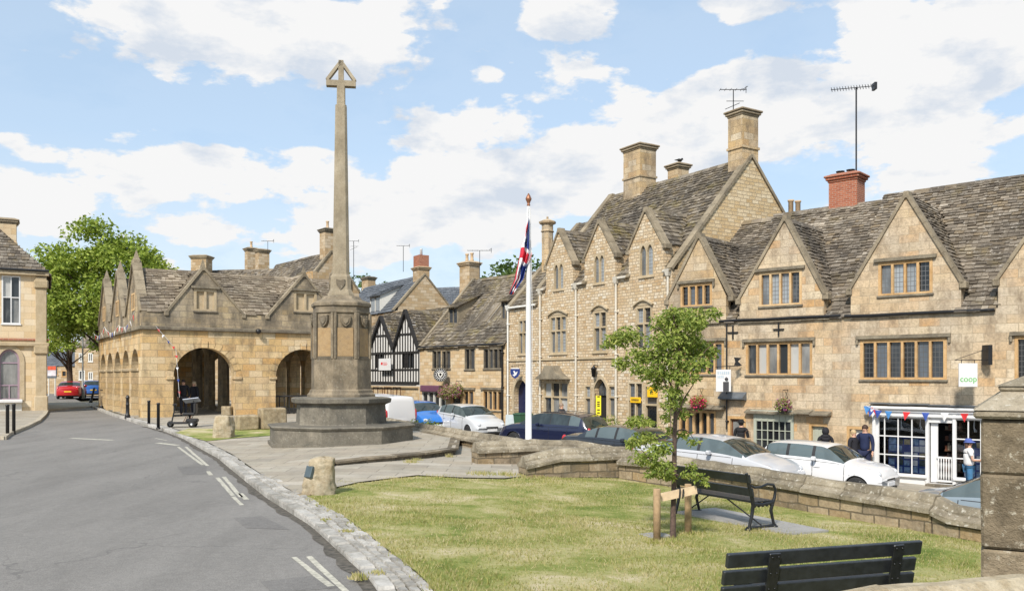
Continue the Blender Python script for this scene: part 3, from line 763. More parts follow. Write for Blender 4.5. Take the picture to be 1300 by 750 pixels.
M['grass'] = grass_mat('lawn_grass')
M['flags'] = stone('flagstones', [(.36,.325,.26), (.42,.385,.315), (.31,.28,.23), (.46,.42,.35), (.38,.35,.29)], .95, .55, (.20,.18,.145), .012, .35, (.17,.155,.125), .02, .45, stain_lo=.46)
M['kerb'] = rock('kerb_setts', [(.29,.275,.245), (.44,.42,.38), (.60,.575,.53)], 5., .35, (.18,.165,.14), .8, .3)
M['kerb_pale'] = rock('pale_kerb', [(.42,.37,.28), (.52,.46,.36)], 3., .2, (.2,.18,.14), .3, .1)
M['paintline'] = plain('worn_road_paint', (.42,.40,.33), .85, var=.35, scale=14)
M['earth'] = plain('earth', (.12,.11,.07), .95, var=.3)
M['concrete'] = rock('concrete_slab', [(.26,.25,.235), (.34,.33,.31), (.40,.39,.37)], 2., .35, (.14,.13,.12), .3, .2)

# ------------------------------------------------------------------ ground, road, street
def Zground(x, y):
    s, c = SC(x, y)
    zl = Zg(x, y)-.3
    zs = Zst(x, y)-.12
    t = smooth((c-15.4)/.6) if s < 26 else smooth((c-(15.4+(s-26)*.9))/3.)
    return zl*(1-t)+zs*t
mb = MB(); n = 150; ext = 150
xs = [-ext+2*ext*i/n for i in range(n+1)]; ys = [-60+260*j/n for j in range(n+1)]
mb.add([(x, y, Zground(x, y)) for y in ys for x in xs], [(j*(n+1)+i, j*(n+1)+i+1, (j+1)*(n+1)+i+1, (j+1)*(n+1)+i) for j in range(n) for i in range(n)], 0, True)
# skirt to the horizon
g_ = mb; R_ = 1500
g_.add([(-R_,-R_,-2.6),(R_,-R_,-2.6),(R_,R_,-2.6),(-R_,R_,-2.6)], [(0,1,2,3)])
struct(g_.build('ground', M['earth'], fix=False))

KPX = [(490,765),(468,735),(395,668),(338,632),(313,612),(277,582),(233,557),(207,547),(180,540),(143,528),(118,518),(103,511),(92,506)]
KE = [on_ground(px, py, Zroad) for px, py in KPX]; KE = [Vector((p.x, p.y)) for p in KE]
k0 = KE[0]+(KE[0]-KE[1]).normalized()*9
KE = [k0]+KE
def KX(y):     # kerb x for a given y (road-side edge)
    for a, b in zip(KE, KE[1:]):
        if a.y <= y <= b.y: return a.x+(b.x-a.x)*(y-a.y)/(b.y-a.y)
    return KE[0].x if y < KE[0].y else KE[-1].x
road_pts = [(-60,-8)]+[(KE[0].x+.15, -8)]+[(p.x+.15, p.y) for p in KE]+[(-30,88),(-45,110),(-75,110),(-70,60)]
sheet('road', road_pts, Zroad, M['asphalt'], 2.)

# inner kerb edge
def kerb_w(y): return .54 if y < 12 else .54-.19*smooth((y-12)/6) if y < 18 else .35
def kerb_off(y, w): 
    a = KX(y); t = Vector((KX(y+.3)-KX(y-.3), .6)).normalized(); nrm = Vector((t.y, -t.x)); return Vector((a, y))+nrm*w
inner = [kerb_off(y, kerb_w(y)) for y in [KE[0].y+.5*i for i in range(int((KE[-1].y-KE[0].y)/.5))] ]
# kerb stones and sett rows
def kerb_row(y0, y1, o0, o1, L, name, mat, h=.0, only=None):
    mb = MB(); y = y0; rnd = random.Random(3 if callable(o0) else int(o0*100)+3)
    while y < y1:
        l = L*rnd.uniform(.75, 1.3); ya, yb = y+.014, y+l-.014
        wv_ = lambda yy, o: kerb_off(yy, o(yy) if callable(o) else o)
        P = [wv_(ya, o0), wv_(yb, o0), wv_(yb, o1), wv_(ya, o1)]
        e = rnd.uniform(-.011, .011)
        cz = sum(p.x for p in P)/4, sum(p.y for p in P)/4
        z = Zg(*cz)+h+e; tx, ty = rnd.uniform(-.008,.008), rnd.uniform(-.008,.008)
        C_ = Vector(cz); vs = []
        for p in P: vs.append((p.x, p.y, z-.3))
        for p in P: vs.append((p.x, p.y, z-.02))
        for i, p in enumerate(P): q = C_+(p-C_)*(.90 if l > .25 else .84); vs.append((q.x, q.y, z+.012+(tx if i < 2 else -tx)))
        mb.add(vs, [(0,1,5,4),(1,2,6,5),(2,3,7,6),(3,0,4,7),(4,5,9,8),(5,6,10,9),(6,7,11,10),(7,4,8,11),(8,9,10,11)])
        y += l
    return mb
yk = KE[0].y
ks = kerb_row(yk, 58, 0., .17, .42, 'kerb', None)
for i in range(3):
    q = kerb_row(yk, 17.5, (lambda yy, i=i: .19+i*.12), (lambda yy, i=i: .29+i*.12), .2, 'k', None, -.004*i)
    ks.add(q.v, q.f)
q = kerb_row(17.5, 40, .185, .34, .5, 'k', None, -.01); ks.add(q.v, q.f)
struct(ks.build('kerb', M['kerb'], fix=False))
# mortar bed below the setts
bed = MB(); yy = [yk+.5*i for i in range(int((58-yk)/.5))]
vs = []
for y in yy:
    for o_ in (.05, .56 if y < 17.5 else .36): p = kerb_off(y, o_); vs.append((p.x, p.y, Zg(p.x, p.y)-.022))
bed.add(vs, [(2*i, 2*i+1, 2*i+3, 2*i+2) for i in range(len(yy)-1)])
struct(bed.build('kerb_bed', M['earth'], fix=False))

# wall line (lawn side face)
Wc = Vector((2.45, 18.9)); Wa = Vector((6.84, 12.64)); wdir = (Wa-Wc).normalized(); Wend = Wc+wdir*11.5
G = lambda px, py, zf=Zg: tuple(on_ground(px, py, zf)[:2])
A1 = G(425, 592); A2 = G(537, 583); A3 = G(578, 578)
inn = [tuple(p) for p in inner]
i_cut = min(range(len(inn)), key=lambda i: abs(inn[i][1]-G(376,628)[1]))
lawn_lim = [G(379, 627), G(420, 621), G(455, 613), G(530, 604), G(585, 607), G(640, 608)]
lawn = inn[:i_cut+1]+lawn_lim[1:]+[(.2,18.5), (Wc.x, Wc.y+.15), tuple(Wend+Vector((.1,.1))), (Wend.x-2.5, Wend.y-4), (2, -2), (-.2,-4)]
lawn = [p for p in lawn if p[1] > -6]
sheet('lawn', lawn, Zg, M['grass'], .6)
# lower path between plaza and lawn, running to the gap between the walls
path = [lawn_lim[0]]+lawn_lim[1:]+[(.2,18.4), (2.3,19.0), (3.6,20.2), (3.3,21.9), (.6,21.6), G(602,566), G(584,561), (A3[0]-.2,A3[1]+.2), (A2[0]-.1,A2[1]+.3), (A1[0]-.3,A1[1]+.3), inn[i_cut]]
sheet('path', path, Zg, M['flags'], .7, dz=.025)
# plaza around the memorial and the hall
plz = [inn[i] for i in range(i_cut, len(inn)) if inn[i][1] < 52]
plaza = plz+[(-25,62), (-12,60), (-8,46), (-7.5,36), (-4.6,31.0), G(500,549), G(528,552), G(581,563), A3, A2, A1]
sheet('plaza', plaza, Zplaza, M['flags'], .8)
# risers of the plaza's lower edge: worn stone steps
mb = MB(); P = [Vector(p) for p in (A1, A2, A3, G(581,563), G(540,554))]
for a, b in zip(P, P[1:]):
    k = max(1, int((b-a).length/.7))
    for i in range(k):
        p, q = a+(b-a)*(i/k), a+(b-a)*((i+1)/k); nn = Vector(((b-a).y, -(b-a).x)).normalized()*.16
        d0 = (q-p)*.01; p = p+d0; q = q-d0; zp, zq = Zplaza(*p)+.006+U(-.004,.008), Zplaza(*q)+.006+U(-.004,.008)
        o2 = [p-nn*1.3, q-nn*1.3, q+nn*.5, p+nn*.5]; zs_ = [zp, zq, zq-.008, zp-.008]
        mb.add([(v.x, v.y, z-.045) for v, z in zip(o2, zs_)]+[(v.x, v.y, z) for v, z in zip(o2, zs_)], [(0,1,5,4),(1,2,6,5),(2,3,7,6),(3,0,4,7),(4,5,6,7)])
        o3 = [p-nn, q-nn, q, p]
        mb.add([(v.x, v.y, Zg(v.x, v.y)-.1) for v in o3]+[(v.x, v.y, z-.045) for v, z in zip(o3, zs_)], [(0,1,5,4),(1,2,6,5),(2,3,7,6),(3,0,4,7)])
struct(mb.build('plaza_step', M['memo'], fix=False))
# grass behind the memorial and in front of the hall
sheet('lawn', [G(528,552), G(500,549), (-4.7,31.2), (.45,21.5), G(600,568), G(583,564)], Zg, M['grass'], .8, dz=.01)
sheet('verge', [G(222,549,Zplaza), G(262,560,Zplaza), G(300,556,Zplaza), G(345,553,Zplaza), G(345,545,Zplaza), G(285,544,Zplaza), G(240,544,Zplaza)], Zplaza, M['grass'], .8, dz=.012)
# left pavement
LP = [G(6,558,Zroad), G(12,553,Zroad), G(36,543,Zroad), G(50,536,Zroad), G(58,528,Zroad), G(61,522,Zroad)]
sheet('pavement', [(-60, LP[0][1]-1)]+LP+[(LP[-1][0]-.4, 60), (-60, 60)], lambda x, y: r_z(y)+.01, M['flags'], 1.2)
mb = MB()
Q = [Vector(p) for p in [(-60, LP[0][1]-1)]+LP+[(LP[-1][0]-.4, 60)]]
for a, b in zip(Q, Q[1:]):
    k = max(1, int((b-a).length/.8))
    for i in range(k):
        p, q = a+(b-a)*(i/k), a+(b-a)*((i+1)/k); d0 = (q-p)*.006; p = p+d0; q = q-d0
        nn = Vector(((b-a).y, -(b-a).x)).normalized()*.14; o2 = [p-nn, q-nn, q+nn*.3, p+nn*.3]; z = r_z(p.y)+.016
        mb.add([(v.x, v.y, z-.2) for v in o2]+[(v.x, v.y, z) for v in o2], [(0,1,5,4),(1,2,6,5),(2,3,7,6),(3,0,4,7),(4,5,6,7)])
struct(mb.build('pavement_kerb', M['kerb_pale'], fix=False))
# high street
e1 = Vector((-.74, .673)); e2 = Vector((.673, .74))
def sc(s, c): p = e1*s+e2*c; return (p.x, p.y)
sheet('street', [sc(-16,15.2), sc(-16,27.3), sc(17,27.3), sc(30,31.3), sc(46,36), sc(70,42), sc(75,34), sc(50,28), sc(36,24.5), sc(25,20.9), sc(12,16.2), sc(5,15.2)], Zst, M['asphalt_dark'], 1.5)
sheet('pavement', [sc(-16,27.3), sc(17,27.3), sc(30,31.3), sc(46,36), sc(48,40), sc(30,37), sc(16,31.5), sc(-16,31.5)], lambda x, y: Zst(x, y)+.10, M['flags'], 1.5)
mb = MB()
Q = [Vector(sc(*p)) for p in ((-16,27.3),(17,27.3),(30,31.3),(46,36))]
for a, b in zip(Q, Q[1:]):
    k = int((b-a).length/.9)
    for i in range(k):
        p, q = a+(b-a)*(i/k), a+(b-a)*((i+1)/k); d0 = (q-p)*.006; p = p+d0; q = q-d0; nn = Vector(((b-a).y, -(b-a).x)).normalized()*.07
        o2 = [p-nn, q-nn, q+nn, p+nn]
        mb.add([(v.x, v.y, Zst(v.x, v.y)-.1) for v in o2]+[(v.x, v.y, Zst(v.x, v.y)+.115) for v in o2], [(0,1,5,4),(1,2,6,5),(2,3,7,6),(3,0,4,7),(4,5,6,7)])
struct(mb.build('pavement_kerb', M['kerb_pale'], fix=False))

# worn road markings, each a thin sheet above the asphalt
def strip(pts, w, z=.004):
    mb = MB(); P = [on_ground(px, py, Zroad) for px, py in pts]; vs = []; Q = []
    for a, b in zip(P, P[1:]):
        k = max(1, int((b-a).length/.5)); Q += [a+(b-a)*(i/k) for i in range(k)]
    Q.append(P[-1])
    for i, p in enumerate(Q):
        t = (Q[min(i+1, len(Q)-1)]-Q[max(i-1, 0)]); nn = Vector((t.y, -t.x, 0)).normalized()*w/2
        for q in (p-nn, p+nn): q = q+Vector((U(-.006,.006), U(-.006,.006), 0)); vs.append((q.x, q.y, Zroad(q.x, q.y)+z))
    mb.add(vs, [(2*i, 2*i+1, 2*i+3, 2*i+2) for i in range(len(Q)-1)]); return mb
mk = MB()
for (pts, w_) in ([[(90,556),(143,558.5)], .22], [[(226,567),(258,590)], .075], [[(236,567),(264,591)], .075], [[(276,606),(296,629)], .08], [[(284,605),(306,631)], .08],
                  [[(296,630),(307,641)], .07], [[(264,598),(268,603)], .09], [[(305,626),(313,634)], .09], [[(373,707),(420,744)], .07], [[(392,706),(441,752)], .07], [[(200,562),(226,565)], .2],
                  [[(197,556),(212,559)], .06]):
    q = strip(pts, w_); mk.add(q.v, q.f)
struct(mk.build('road_marking', M['paintline'], fix=False))
# tarmac patches at the road edge
mk = MB()
def patch(pts):
    P = [on_ground(px, py, Zroad) for px, py in pts]
    mk.add([(p.x, p.y, Zroad(p.x, p.y)+.003) for p in P], [list(range(len(P)))])
patch([(225,592),(262,592),(262,602),(232,602)]); patch([(296,657),(333,655),(368,672),(312,670)]); patch([(330,738),(420,728),(440,745),(345,752)])
struct(mk.build('road_patch', M['patch'], fix=False))

# dirt and grit gathered along the gutter
mk = MB(); vs = []; ys_g = [KE[0].y+.25*i for i in range(int((34-KE[0].y)/.25))]
for y in ys_g:
    for o_ in (.02, -.10-.14*abs(noise.noise(Vector((y*1.3, 2, 0))))-.06*abs(noise.noise(Vector((y*5, 7, 0))))): p = kerb_off(y, o_); vs.append((p.x, p.y, Zroad(p.x, p.y)+.006))
mk.add(vs, [(2*i, 2*i+1, 2*i+3, 2*i+2) for i in range(len(ys_g)-1)])
struct(mk.build('gutter_grit', plain('gutter_grit', (.085,.075,.06), .95, var=.6, scale=12), fix=False))
# short grass blades of the lawn
def blades(poly, cnt, name, zf, hmin, hmax, seed, ymax=40):
    rnd = random.Random(seed); xs = [p[0] for p in poly]; ys_ = [p[1] for p in poly]; mb = MB(); k = 0
    def inside(x, y):
        c = False
        for i in range(len(poly)):
            a, b = poly[i], poly[(i+1)%len(poly)]
            if (a[1] > y) != (b[1] > y) and x < (b[0]-a[0])*(y-a[1])/(b[1]-a[1])+a[0]: c = not c
        return c
    while k < cnt:
        x, y = rnd.uniform(min(xs), max(xs)), rnd.uniform(max(5.5, min(ys_)), min(ymax, max(ys_)))
        if not inside(x, y): continue
        nz = noise.noise(Vector((x*.9, y*.9, 0)))
        if nz < -.1 and rnd.random() < .5: k += 1; continue
        z = zf(x, y); h = rnd.uniform(hmin, hmax)*(1.2+nz); a = rnd.uniform(0, PI*2); dx, dy = math.cos(a)*.006, math.sin(a)*.006; lx, ly = rnd.gauss(0,.5)*h, rnd.gauss(0,.5)*h
        mb.add([(x-dx, y-dy, z-.003), (x+dx, y+dy, z-.003), (x+lx, y+ly, z+h)], [(0,1,2)]); k += 1
    return mb
gm = leaf_mat('grass_blades', [(.20,.22,.055), (.30,.30,.09), (.42,.37,.17), (.54,.46,.28)], .3, .8)
mb = blades(lawn, 80000, 'grass', Zg, .010, .030, 3)
q = blades([p for p in lawn if p[1] > -6], 26000, 'g', Zg, .02, .05, 9, 13.5); mb.add(q.v, q.f)
rnd = random.Random(5)
for p in inner:
    if 6 < p.y < 14.5:
        for _ in range(60):
            x, y = p.x+rnd.gauss(.05,.05), p.y+rnd.uniform(-.25,.25); z = Zg(x, y); l = rnd.uniform(.015,.055); mb.add([(x-.008,y,z-.02),(x+.008,y,z-.02),(x+rnd.gauss(-.01,.02),y+rnd.gauss(0,.02),z+l)],[(0,1,2)])
def tuft(px, py, n, r, h, zf=Zg):
    c = on_ground(px, py, zf)
    for _ in range(n):
        a = rnd.uniform(0, 6.3); q = r*rnd.random(); x, y = c.x+math.cos(a)*q, c.y+math.sin(a)*q; l = h*rnd.uniform(.4, 1); e = rnd.gauss(0, .4)*l, rnd.gauss(0, .4)*l
        z = zf(x, y); mb.add([(x-.01, y, z-.01), (x+.01, y, z-.01), (x+e[0], y+e[1], z+l)], [(0,1,2)])
for t_ in ((612,603,160,.35,.12),(640,604,120,.25,.13),(665,606,200,.4,.1),(690,607,200,.4,.08),(440,613,120,.3,.05),(500,608,160,.4,.05),(560,606,160,.5,.06),(850,690,200,.35,.05),(880,678,150,.3,.07),(835,688,120,.2,.06),(700,612,300,1.,.05)): tuft(*t_)
for t_ in ((522,588,130,.18,.12),(529,585,80,.15,.10),(571,581,60,.1,.14),(455,733,70,.1,.07),(440,675,60,.1,.05),(480,728,40,.12,.05),(415,660,40,.1,.04)): tuft(*t_)
tag(mb.build('grass', gm, fix=False, uv=False), 'short dry grass blades of the green', 'grass', kind='stuff')
# ================================================================== the shop row on the right
FR = Frame(12.5, 28, 1.1, -1, -1.54)
eave = 4.06-FR.z0
def gab(fr, apex, lf, rt, ze):
    """gable from photo pixels: apex, left foot, right foot -> (a, c, b, zfoot, zapex)"""
    c, za = fr.uz(*apex); a, z1 = fr.uz(*lf); b, z2 = fr.uz(*rt); return (a, c, b, max(ze+.02, (z1+z2)/2), za)
uS1, uS2 = FR.u(921), FR.u(1070)
g1 = gab(FR, (888,300), (848,376), (926,381), eave); g2 = gab(FR, (997,278), (939,383), (1046,370), eave)
g3 = gab(FR, (1151,248), (1080,366), (1220,360), eave)
sp_ = g3[1]+(g3[1]-g3[0])+1.9+.25; g4 = (sp_+g3[0]-g3[1], sp_, sp_+g3[2]-g3[1], g3[3], g3[4]+.1)
g4 = (FR.u(1267), g4[1], g4[2], g4[3], g4[4])
g4 = (g4[0], g4[0]+1.95, g4[0]+3.9, g4[3], g4[4])
HB = House(FR, 'stone_house', 'warm stone house with one gable and magenta flowers beside the tall gothic building', FR.u(848), uS1+.02, eave, 8.4-FR.z0, 8, [g1], 'ashlar_b', 'slate', (False, False), seed=3)
HC = House(FR, 'stone_house', 'stone house with one gable, a six light window and a sage green shopfront', uS1+.02, uS2, eave, 8.52-FR.z0, 8, [g2], 'ashlar', 'slate', (False, True), seed=8)
HD = House(FR, 'stone_house', 'pale stone house with two gables over the white shopfront with bunting', uS2, g4[2]+1.2, eave, 8.72-FR.z0, 8, [g3, g4], 'ashlar', 'slate', (True, True), seed=12)
# windows
HB.window((864,360,904,389), 4, hood=2, glass='glass'); HB.window((866,434,919,475), 5, hood=2)
HC.window((964,344,1018,388), 4, hood=1, glass='glass_pale'); 
u0, z0, u1, z1 = FR.rect(947,434,1031,476); HC.window(None, 6, raw=(u0,z0,u1,z1), hood=2, glass='glass_curtain', surround=.08)
HD.window((1115,331,1184,374), 4, hood=1, glass='glass_pale'); HD.window((1092,430,1202,482), 6, hood=2, glass='glass', surround=.1)
d4 = g4[1]; z3 = FR.rect(1115,331,1184,374); HD.window(None, 4, raw=(d4-.8, z3[1], d4+.8, z3[3]), hood=1)
u4 = FR.u(1288); z4 = FR.rect(1092,430,1202,482); HD.window(None, 6, raw=(u4, z4[1]-.02, u4+2.5, z4[3]-.02), hood=2)
for h_, x in ((HD, (uS2+.02, g4[2]+1.1)),):
    pass
# gutters along the eaves line
def gutter(h, ua, ub, z, parent, name='gutter'):
    mb = MB(); k = max(2, int((ub-ua)/.8)); mb.tube([(ua+(ub-ua)*i/k, -.1, z+U(-.012,.012)) for i in range(k+1)], .05, 8)
    for i in range(k): mb.box(ua+(ub-ua)*(i+.5)/k-.012, ua+(ub-ua)*(i+.5)/k+.012, -.1, 0, z-.05, z-.02)
    return mb.build(name, M['blackm'], parent)
gutter(HD, uS2+.1, FR.u(1264), eave-.04, HD.root); gutter(HC, FR.u(915), uS2-.05, eave+.0, HC.root); 
def downpipe(h, u, z0, z1, mat='blackm', r=.045, hop=True, y=-.09, name='downpipe'):
    mb = MB(); mb.tube([(u, y, z0), (u, y, z1)], r, 8)
    z = z0+.3
    while z < z1-.1: mb.lathe([(r+.006, -.04), (r+.02, -.03), (r+.02, .03), (r+.006, .04)], 8, (u, y, z)); mb.box(u-r-.03, u+r+.03, y+.02, 0, z-.02, z+.02); z += 1.8
    if hop: mb.add([(u-.07,y-.06,z1-.05),(u+.07,y-.06,z1-.05),(u+.07,y+.08,z1-.05),(u-.07,y+.08,z1-.05),(u-.15,y-.1,z1+.22),(u+.15,y-.1,z1+.22),(u+.15,y+.08,z1+.22),(u-.15,y+.08,z1+.22)],[(0,3,2,1),(4,5,6,7),(0,1,5,4),(1,2,6,5),(2,3,7,6),(3,0,4,7)])
    return mb.build(name, M[mat], h.root)
downpipe(HC, FR.u(924), 1.6, eave-.05, r=.03, hop=False)
# pattress crosses (wall anchors)
def cross_anchor(h, px, py, s=.2):
    u, z = FR.uz(px, py); mb = MB(); mb.beam((u-s, -.03, z), (u+s, -.03, z), .05, .05); mb.beam((u, -.035, z-s*1.2), (u, -.035, z+s*1.2), .045, .05); mb.box(u-.02, u+.02, -.03, .02, z-.02, z+.02)
    mb.build('wall_anchor', M['blackm'], h.root)
cross_anchor(HB, 886, 417); cross_anchor(HC, 931, 422); cross_anchor(HC, 989, 418)
# weathered drip course above ground-floor shops
def ledge(h, px0, px1, py0, py1, dep, mat='trim_dark', thick=.1, name='ledge'):
    u0, z0 = FR.uz(px0, py0); u1, z1 = FR.uz(px1, py1); mb = MB(); k = max(1, int((u1-u0)/.6))
    for i in range(k):
        a, b = u0+(u1-u0)*i/k+.003, u0+(u1-u0)*(i+1)/k-.003; z = z0+(z1-z0)*(i+.5)/k+U(-.01,.01)
        mb.add([(a,0,z),(b,0,z),(b,-dep,z-thick),(a,-dep,z-thick),(a,0,z-thick*1.4),(b,0,z-thick*1.4),(b,-dep,z-thick*1.5),(a,-dep,z-thick*1.5)],[(0,1,2,3),(4,7,6,5),(3,2,6,7),(0,3,7,4),(1,5,6,2)])
    return mb.build(name, M[mat], h.root)
ledge(HB, 852, 908, 512, 514, .3); ledge(HB, 909, 921, 513, 515, .35); ledge(HC, 948, 1008, 519, 521, .22); ledge(HC, 1010, 1056, 519, 522, .35)
ledge(HD, 1106, 1262, 510, 515, .26, 'lead', .03)
# lead canopy by the boundary of the first two houses
u, z = FR.uz(932, 506); MB().add([(u-.5,0,z+.25),(u+.5,0,z+.25),(u+.5,-.32,z+.06),(u-.5,-.32,z+.06),(u-.5,-.32,z-.0),(u+.5,-.32,z-.0),(u-.5,0,z-.06),(u+.5,0,z-.06)],[(0,1,2,3),(3,2,5,4),(4,5,7,6),(0,3,4,6),(1,7,5,2)]).build('canopy', M['lead'], HC.root)
# string ledge at eaves level of gable walls
ledge(HC, 938, 1062, 408, 402, .1, 'trim_dark', .05); ledge(HD, 1080, 1264, 402, 391, .1, 'trim_dark', .05); ledge(HB, 850, 914, 404, 409, .1, 'trim_dark', .05)
def house_door(h, box, mat, trim='trim', panel_n=2, glass=None, deep=.28, fr=None):
    fr = fr or h.fr; u0, z0, u1, z1 = fr.rect(*box); z0 = max(z0, .05) if False else .12
    h.hole(R4(u0, z0, u1, z1))
    f = MB().panel([(u0-.0+.002, z0+.002), (u1-.002, z0+.002), (u1-.002, z1-.002), (u0+.002, z1-.002)], [R4(u0+.09, z0+.02, u1-.09, z1-.1)], -.01, .12).build('door_frame', M[trim], h.root)
    d = MB(); d.box(u0+.085, u1-.085, .125, .17, z0+.01, z1-.09)
    a, b = u0+.16, u1-.16; zz = [z0+.12, z0+(z1-z0)*.42, z0+(z1-z0)*.48, z1-.2]
    for (p, q) in ((0,1),(2,3)):
        if glass and p == 2: continue
        m_ = (a+b)/2
        for (x0, x1) in ((a, m_-.03), (m_+.03, b)): d.cbox(x0, x1, .112, .13, zz[p], zz[q], .012)
    do = d.build('door', M[mat], h.root)
    if glass: MB().box(a, b, .115, .13, zz[2], zz[3]).build('door_window', M[glass], do)
    MB().ball((b+.02, .09, z0+(z1-z0)*.45), .03).build('door_handle', M['blackm'], do)
    return do
house_door(HC, (924,528,947,590), 'brownwood', glass='glass_curtain')
house_door(HC, (1027,537,1050,600), 'sage'); house_door(HD, (1075,541,1105,606), 'offwhite')
# dark shop windows under the pink flowers
HB.window((862,521,909,590), 5, surround=.08, mull=.1, glass='glass_dark', sill=False)
# sage shopfront with small panes
u0, z0, u1, z1 = FR.rect(957, 525, 1008, 588)
HC.hole(R4(u0, z0, u1, z1)); L = []
nx, nz = 6, 4; iw = (u1-u0-.2)/nx; ih = (z1-z0-.42)/nz
for i in range(nx):
    for j in range(nz): L.append(R4(u0+.1+i*iw+.014, z0+.16+j*ih+.014, u0+.1+(i+1)*iw-.014, z0+.16+(j+1)*ih-.014))
wn = MB().panel([(u0+.002,z0+.002),(u1-.002,z0+.002),(u1-.002,z1-.002),(u0+.002,z1-.002)], L, -.03, .06).build('shop_window', M['sage'], HC.root)
g = MB(); [g.panel([(p[0], p[1]) for p in q], [], .02, .03) for q in L]; g.build('pane', M['glass_dark'], wn)
ff = MB(); ff.cbox(u0-.1, u1+.1, -.12, 0, z1-.02, z1+.12, .02)
for i in range(7): ff.box(u0+.1+i*(u1-u0-.2)/6-.015, u0+.1+i*(u1-u0-.2)/6+.015, -.05, -.03, z1-.25, z1-.02)
ff.build('fascia', M['sage'], wn)
MB().box(u0+.15, u0+.42, -.045, -.035, z0+.2, z0+.42).build('window_sticker', M['green_bin'] if False else M['yellow'], wn)
# white shopfront
sf0, sz0 = FR.uz(1109, 596); sf1 = FR.u(1252)
_, ztop = FR.uz(1180, 517); zt_l = ztop
wins = [(1117,530,1177,601), (1213,535,1262,601)]
_, zsill = FR.uz(1145, 601); _, zwt = FR.uz(1145, 530)
uw0, uw1 = FR.u(1116), FR.u(1176); ud0, ud1 = FR.u(1190), FR.u(1209); ux0, ux1 = FR.u(1214), FR.u(1262)
sf1 = ux1+.2
holes = [R4(uw0, zsill, uw1, zwt), R4(FR.u(1178), .2, ud1+.02, zwt-.12), R4(ux0, zsill, ux1, zwt)]
HD.hole(R4(sf0, .08, sf1, ztop))
sfr = MB(); sfr.panel(R4(sf0+.003, .5, sf1-.003, ztop-.003) if False else [(sf0+.003,.083),(sf1-.003,.083),(sf1-.003,ztop-.003),(sf0+.003,ztop-.003)], [R4(uw0, zsill, uw1, zwt), R4(FR.u(1180), .2, ud1+.04, zwt-.12), R4(ux0, zsill, ux1, zwt)], -.06, .04)
for u_ in (sf0+.04, (uw1+FR.u(1180))/2, (ud1+.04+ux0)/2, sf1-.08): sfr.cbox(u_-.05, u_+.05, -.11, -.058, .1, ztop-.2, .012)
sfr.cbox(sf0-.05, sf1+.05, -.22, -.058, ztop-.09, ztop+.02, .03); sfr.cbox(sf0, sf1, -.14, -.058, zwt+.02, zwt+.1, .02)
sfr.cbox(uw0-.06, uw1+.06, -.16, -.058, zsill-.09, zsill+.01, .02); sfr.cbox(ux0-.06, ux1+.06, -.16, -.058, zsill-.09, zsill+.01, .02)
shop = sfr.build('shopfront', M['white'], HD.root)
for (a, b) in ((uw0, uw1), (ux0, ux1)):
    L = []; nx = 4 if a == uw0 else 3; nz = 3; xs_ = [a, a+(b-a)*.13]+[a+(b-a)*(.13+.87*i/(nx-1)) for i in range(1, nx)] if nx == 4 else [a+(b-a)*i/nx for i in range(nx+1)]
    zs_ = [zsill+(zwt-zsill)*i/nz for i in range(nz+1)]
    fr_ = MB()
    for i in range(len(xs_)-1):
        for j in range(nz): L.append(R4(xs_[i]+.018, zs_[j]+.018, xs_[i+1]-.018, zs_[j+1]-.018))
    wn = fr_.panel([(a+.003,zsill+.003),(b-.003,zsill+.003),(b-.003,zwt-.003),(a+.003,zwt-.003)], L, -.045, .0).build('shop_window', M['white'], HD.root)
    g = MB(); [g.panel(q, [], -.02, -.012) for q in L]
    m, nt, bb, _o = new_mat('shop_glass'); bb.inputs['Base Color'].default_value = (1,1,1,1); bb.inputs['Roughness'].default_value = .02
    tr = nt.nodes.new('ShaderNodeBsdfTransparent'); gl = nt.nodes.new('ShaderNodeBsdfGlossy'); gl.inputs[1].default_value = .02; mx = nt.nodes.new('ShaderNodeMixShader'); fz = N(nt, 'Fresnel', {'IOR': 1.5})
    nt.links.new(fz.outputs[0], mx.inputs[0]); nt.links.new(tr.outputs[0], mx.inputs[1]); nt.links.new(gl.outputs[0], mx.inputs[2]); nt.links.new(mx.outputs[0], _o.inputs[0])
    g.build('pane', m, wn)
    # display boards and leaflets behind the glass
    bd = MB(); bd.box(a+(b-a)*.18, b-.05, .1, .12, zsill+.02, zsill+(zwt-zsill)*.66)
    bo = bd.build('display_board', M['blue'], wn)
    rr = random.Random(4); pp = MB()
    cols_ = [plain('leaflet_white', (.8,.82,.85), .6, var=.1), plain('leaflet_blue', (.25,.4,.62), .6, var=.5, scale=9), plain('leaflet_buff', (.5,.42,.25), .6, var=.5, scale=9), plain('leaflet_green', (.05,.09,.09), .6, var=.6, scale=12)]
    xx = a+(b-a)*.2
    for i in range(5):
        for j in range(5):
            if rr.random() < .85:
                w0 = (b-a)*.8/5; x = xx+i*w0; z = zsill+.05+j*(zwt-zsill)*.62/5
                pp.box(x, x+w0*rr.uniform(.7,.95), .085, .095, z, z+(zwt-zsill)*.62/5*rr.uniform(.7,.95), rr.choice((0,0,1,2,3)))
    pp.build('leaflet', cols_, bo)
    lm = MB(); 
    for x in (.45, .85): lm.tube([(a+(b-a)*x, .15, zwt-.02), (a+(b-a)*x, .12, zwt-.25), (a+(b-a)*x+.06, .05, zwt-.36)], [.015, .02, .05], 8)
    lm.build('spot_lamp', M['white'], wn)
HD_room = MB(); HD_room.box(sf0+.02, sf1-.02, 1.15, 1.2, .1, ztop); HD_room.box(sf0+.02, sf1-.02, .04, 1.15, ztop-.1, ztop-.05); HD_room.build('shop_room', M['dark'], HD.root)
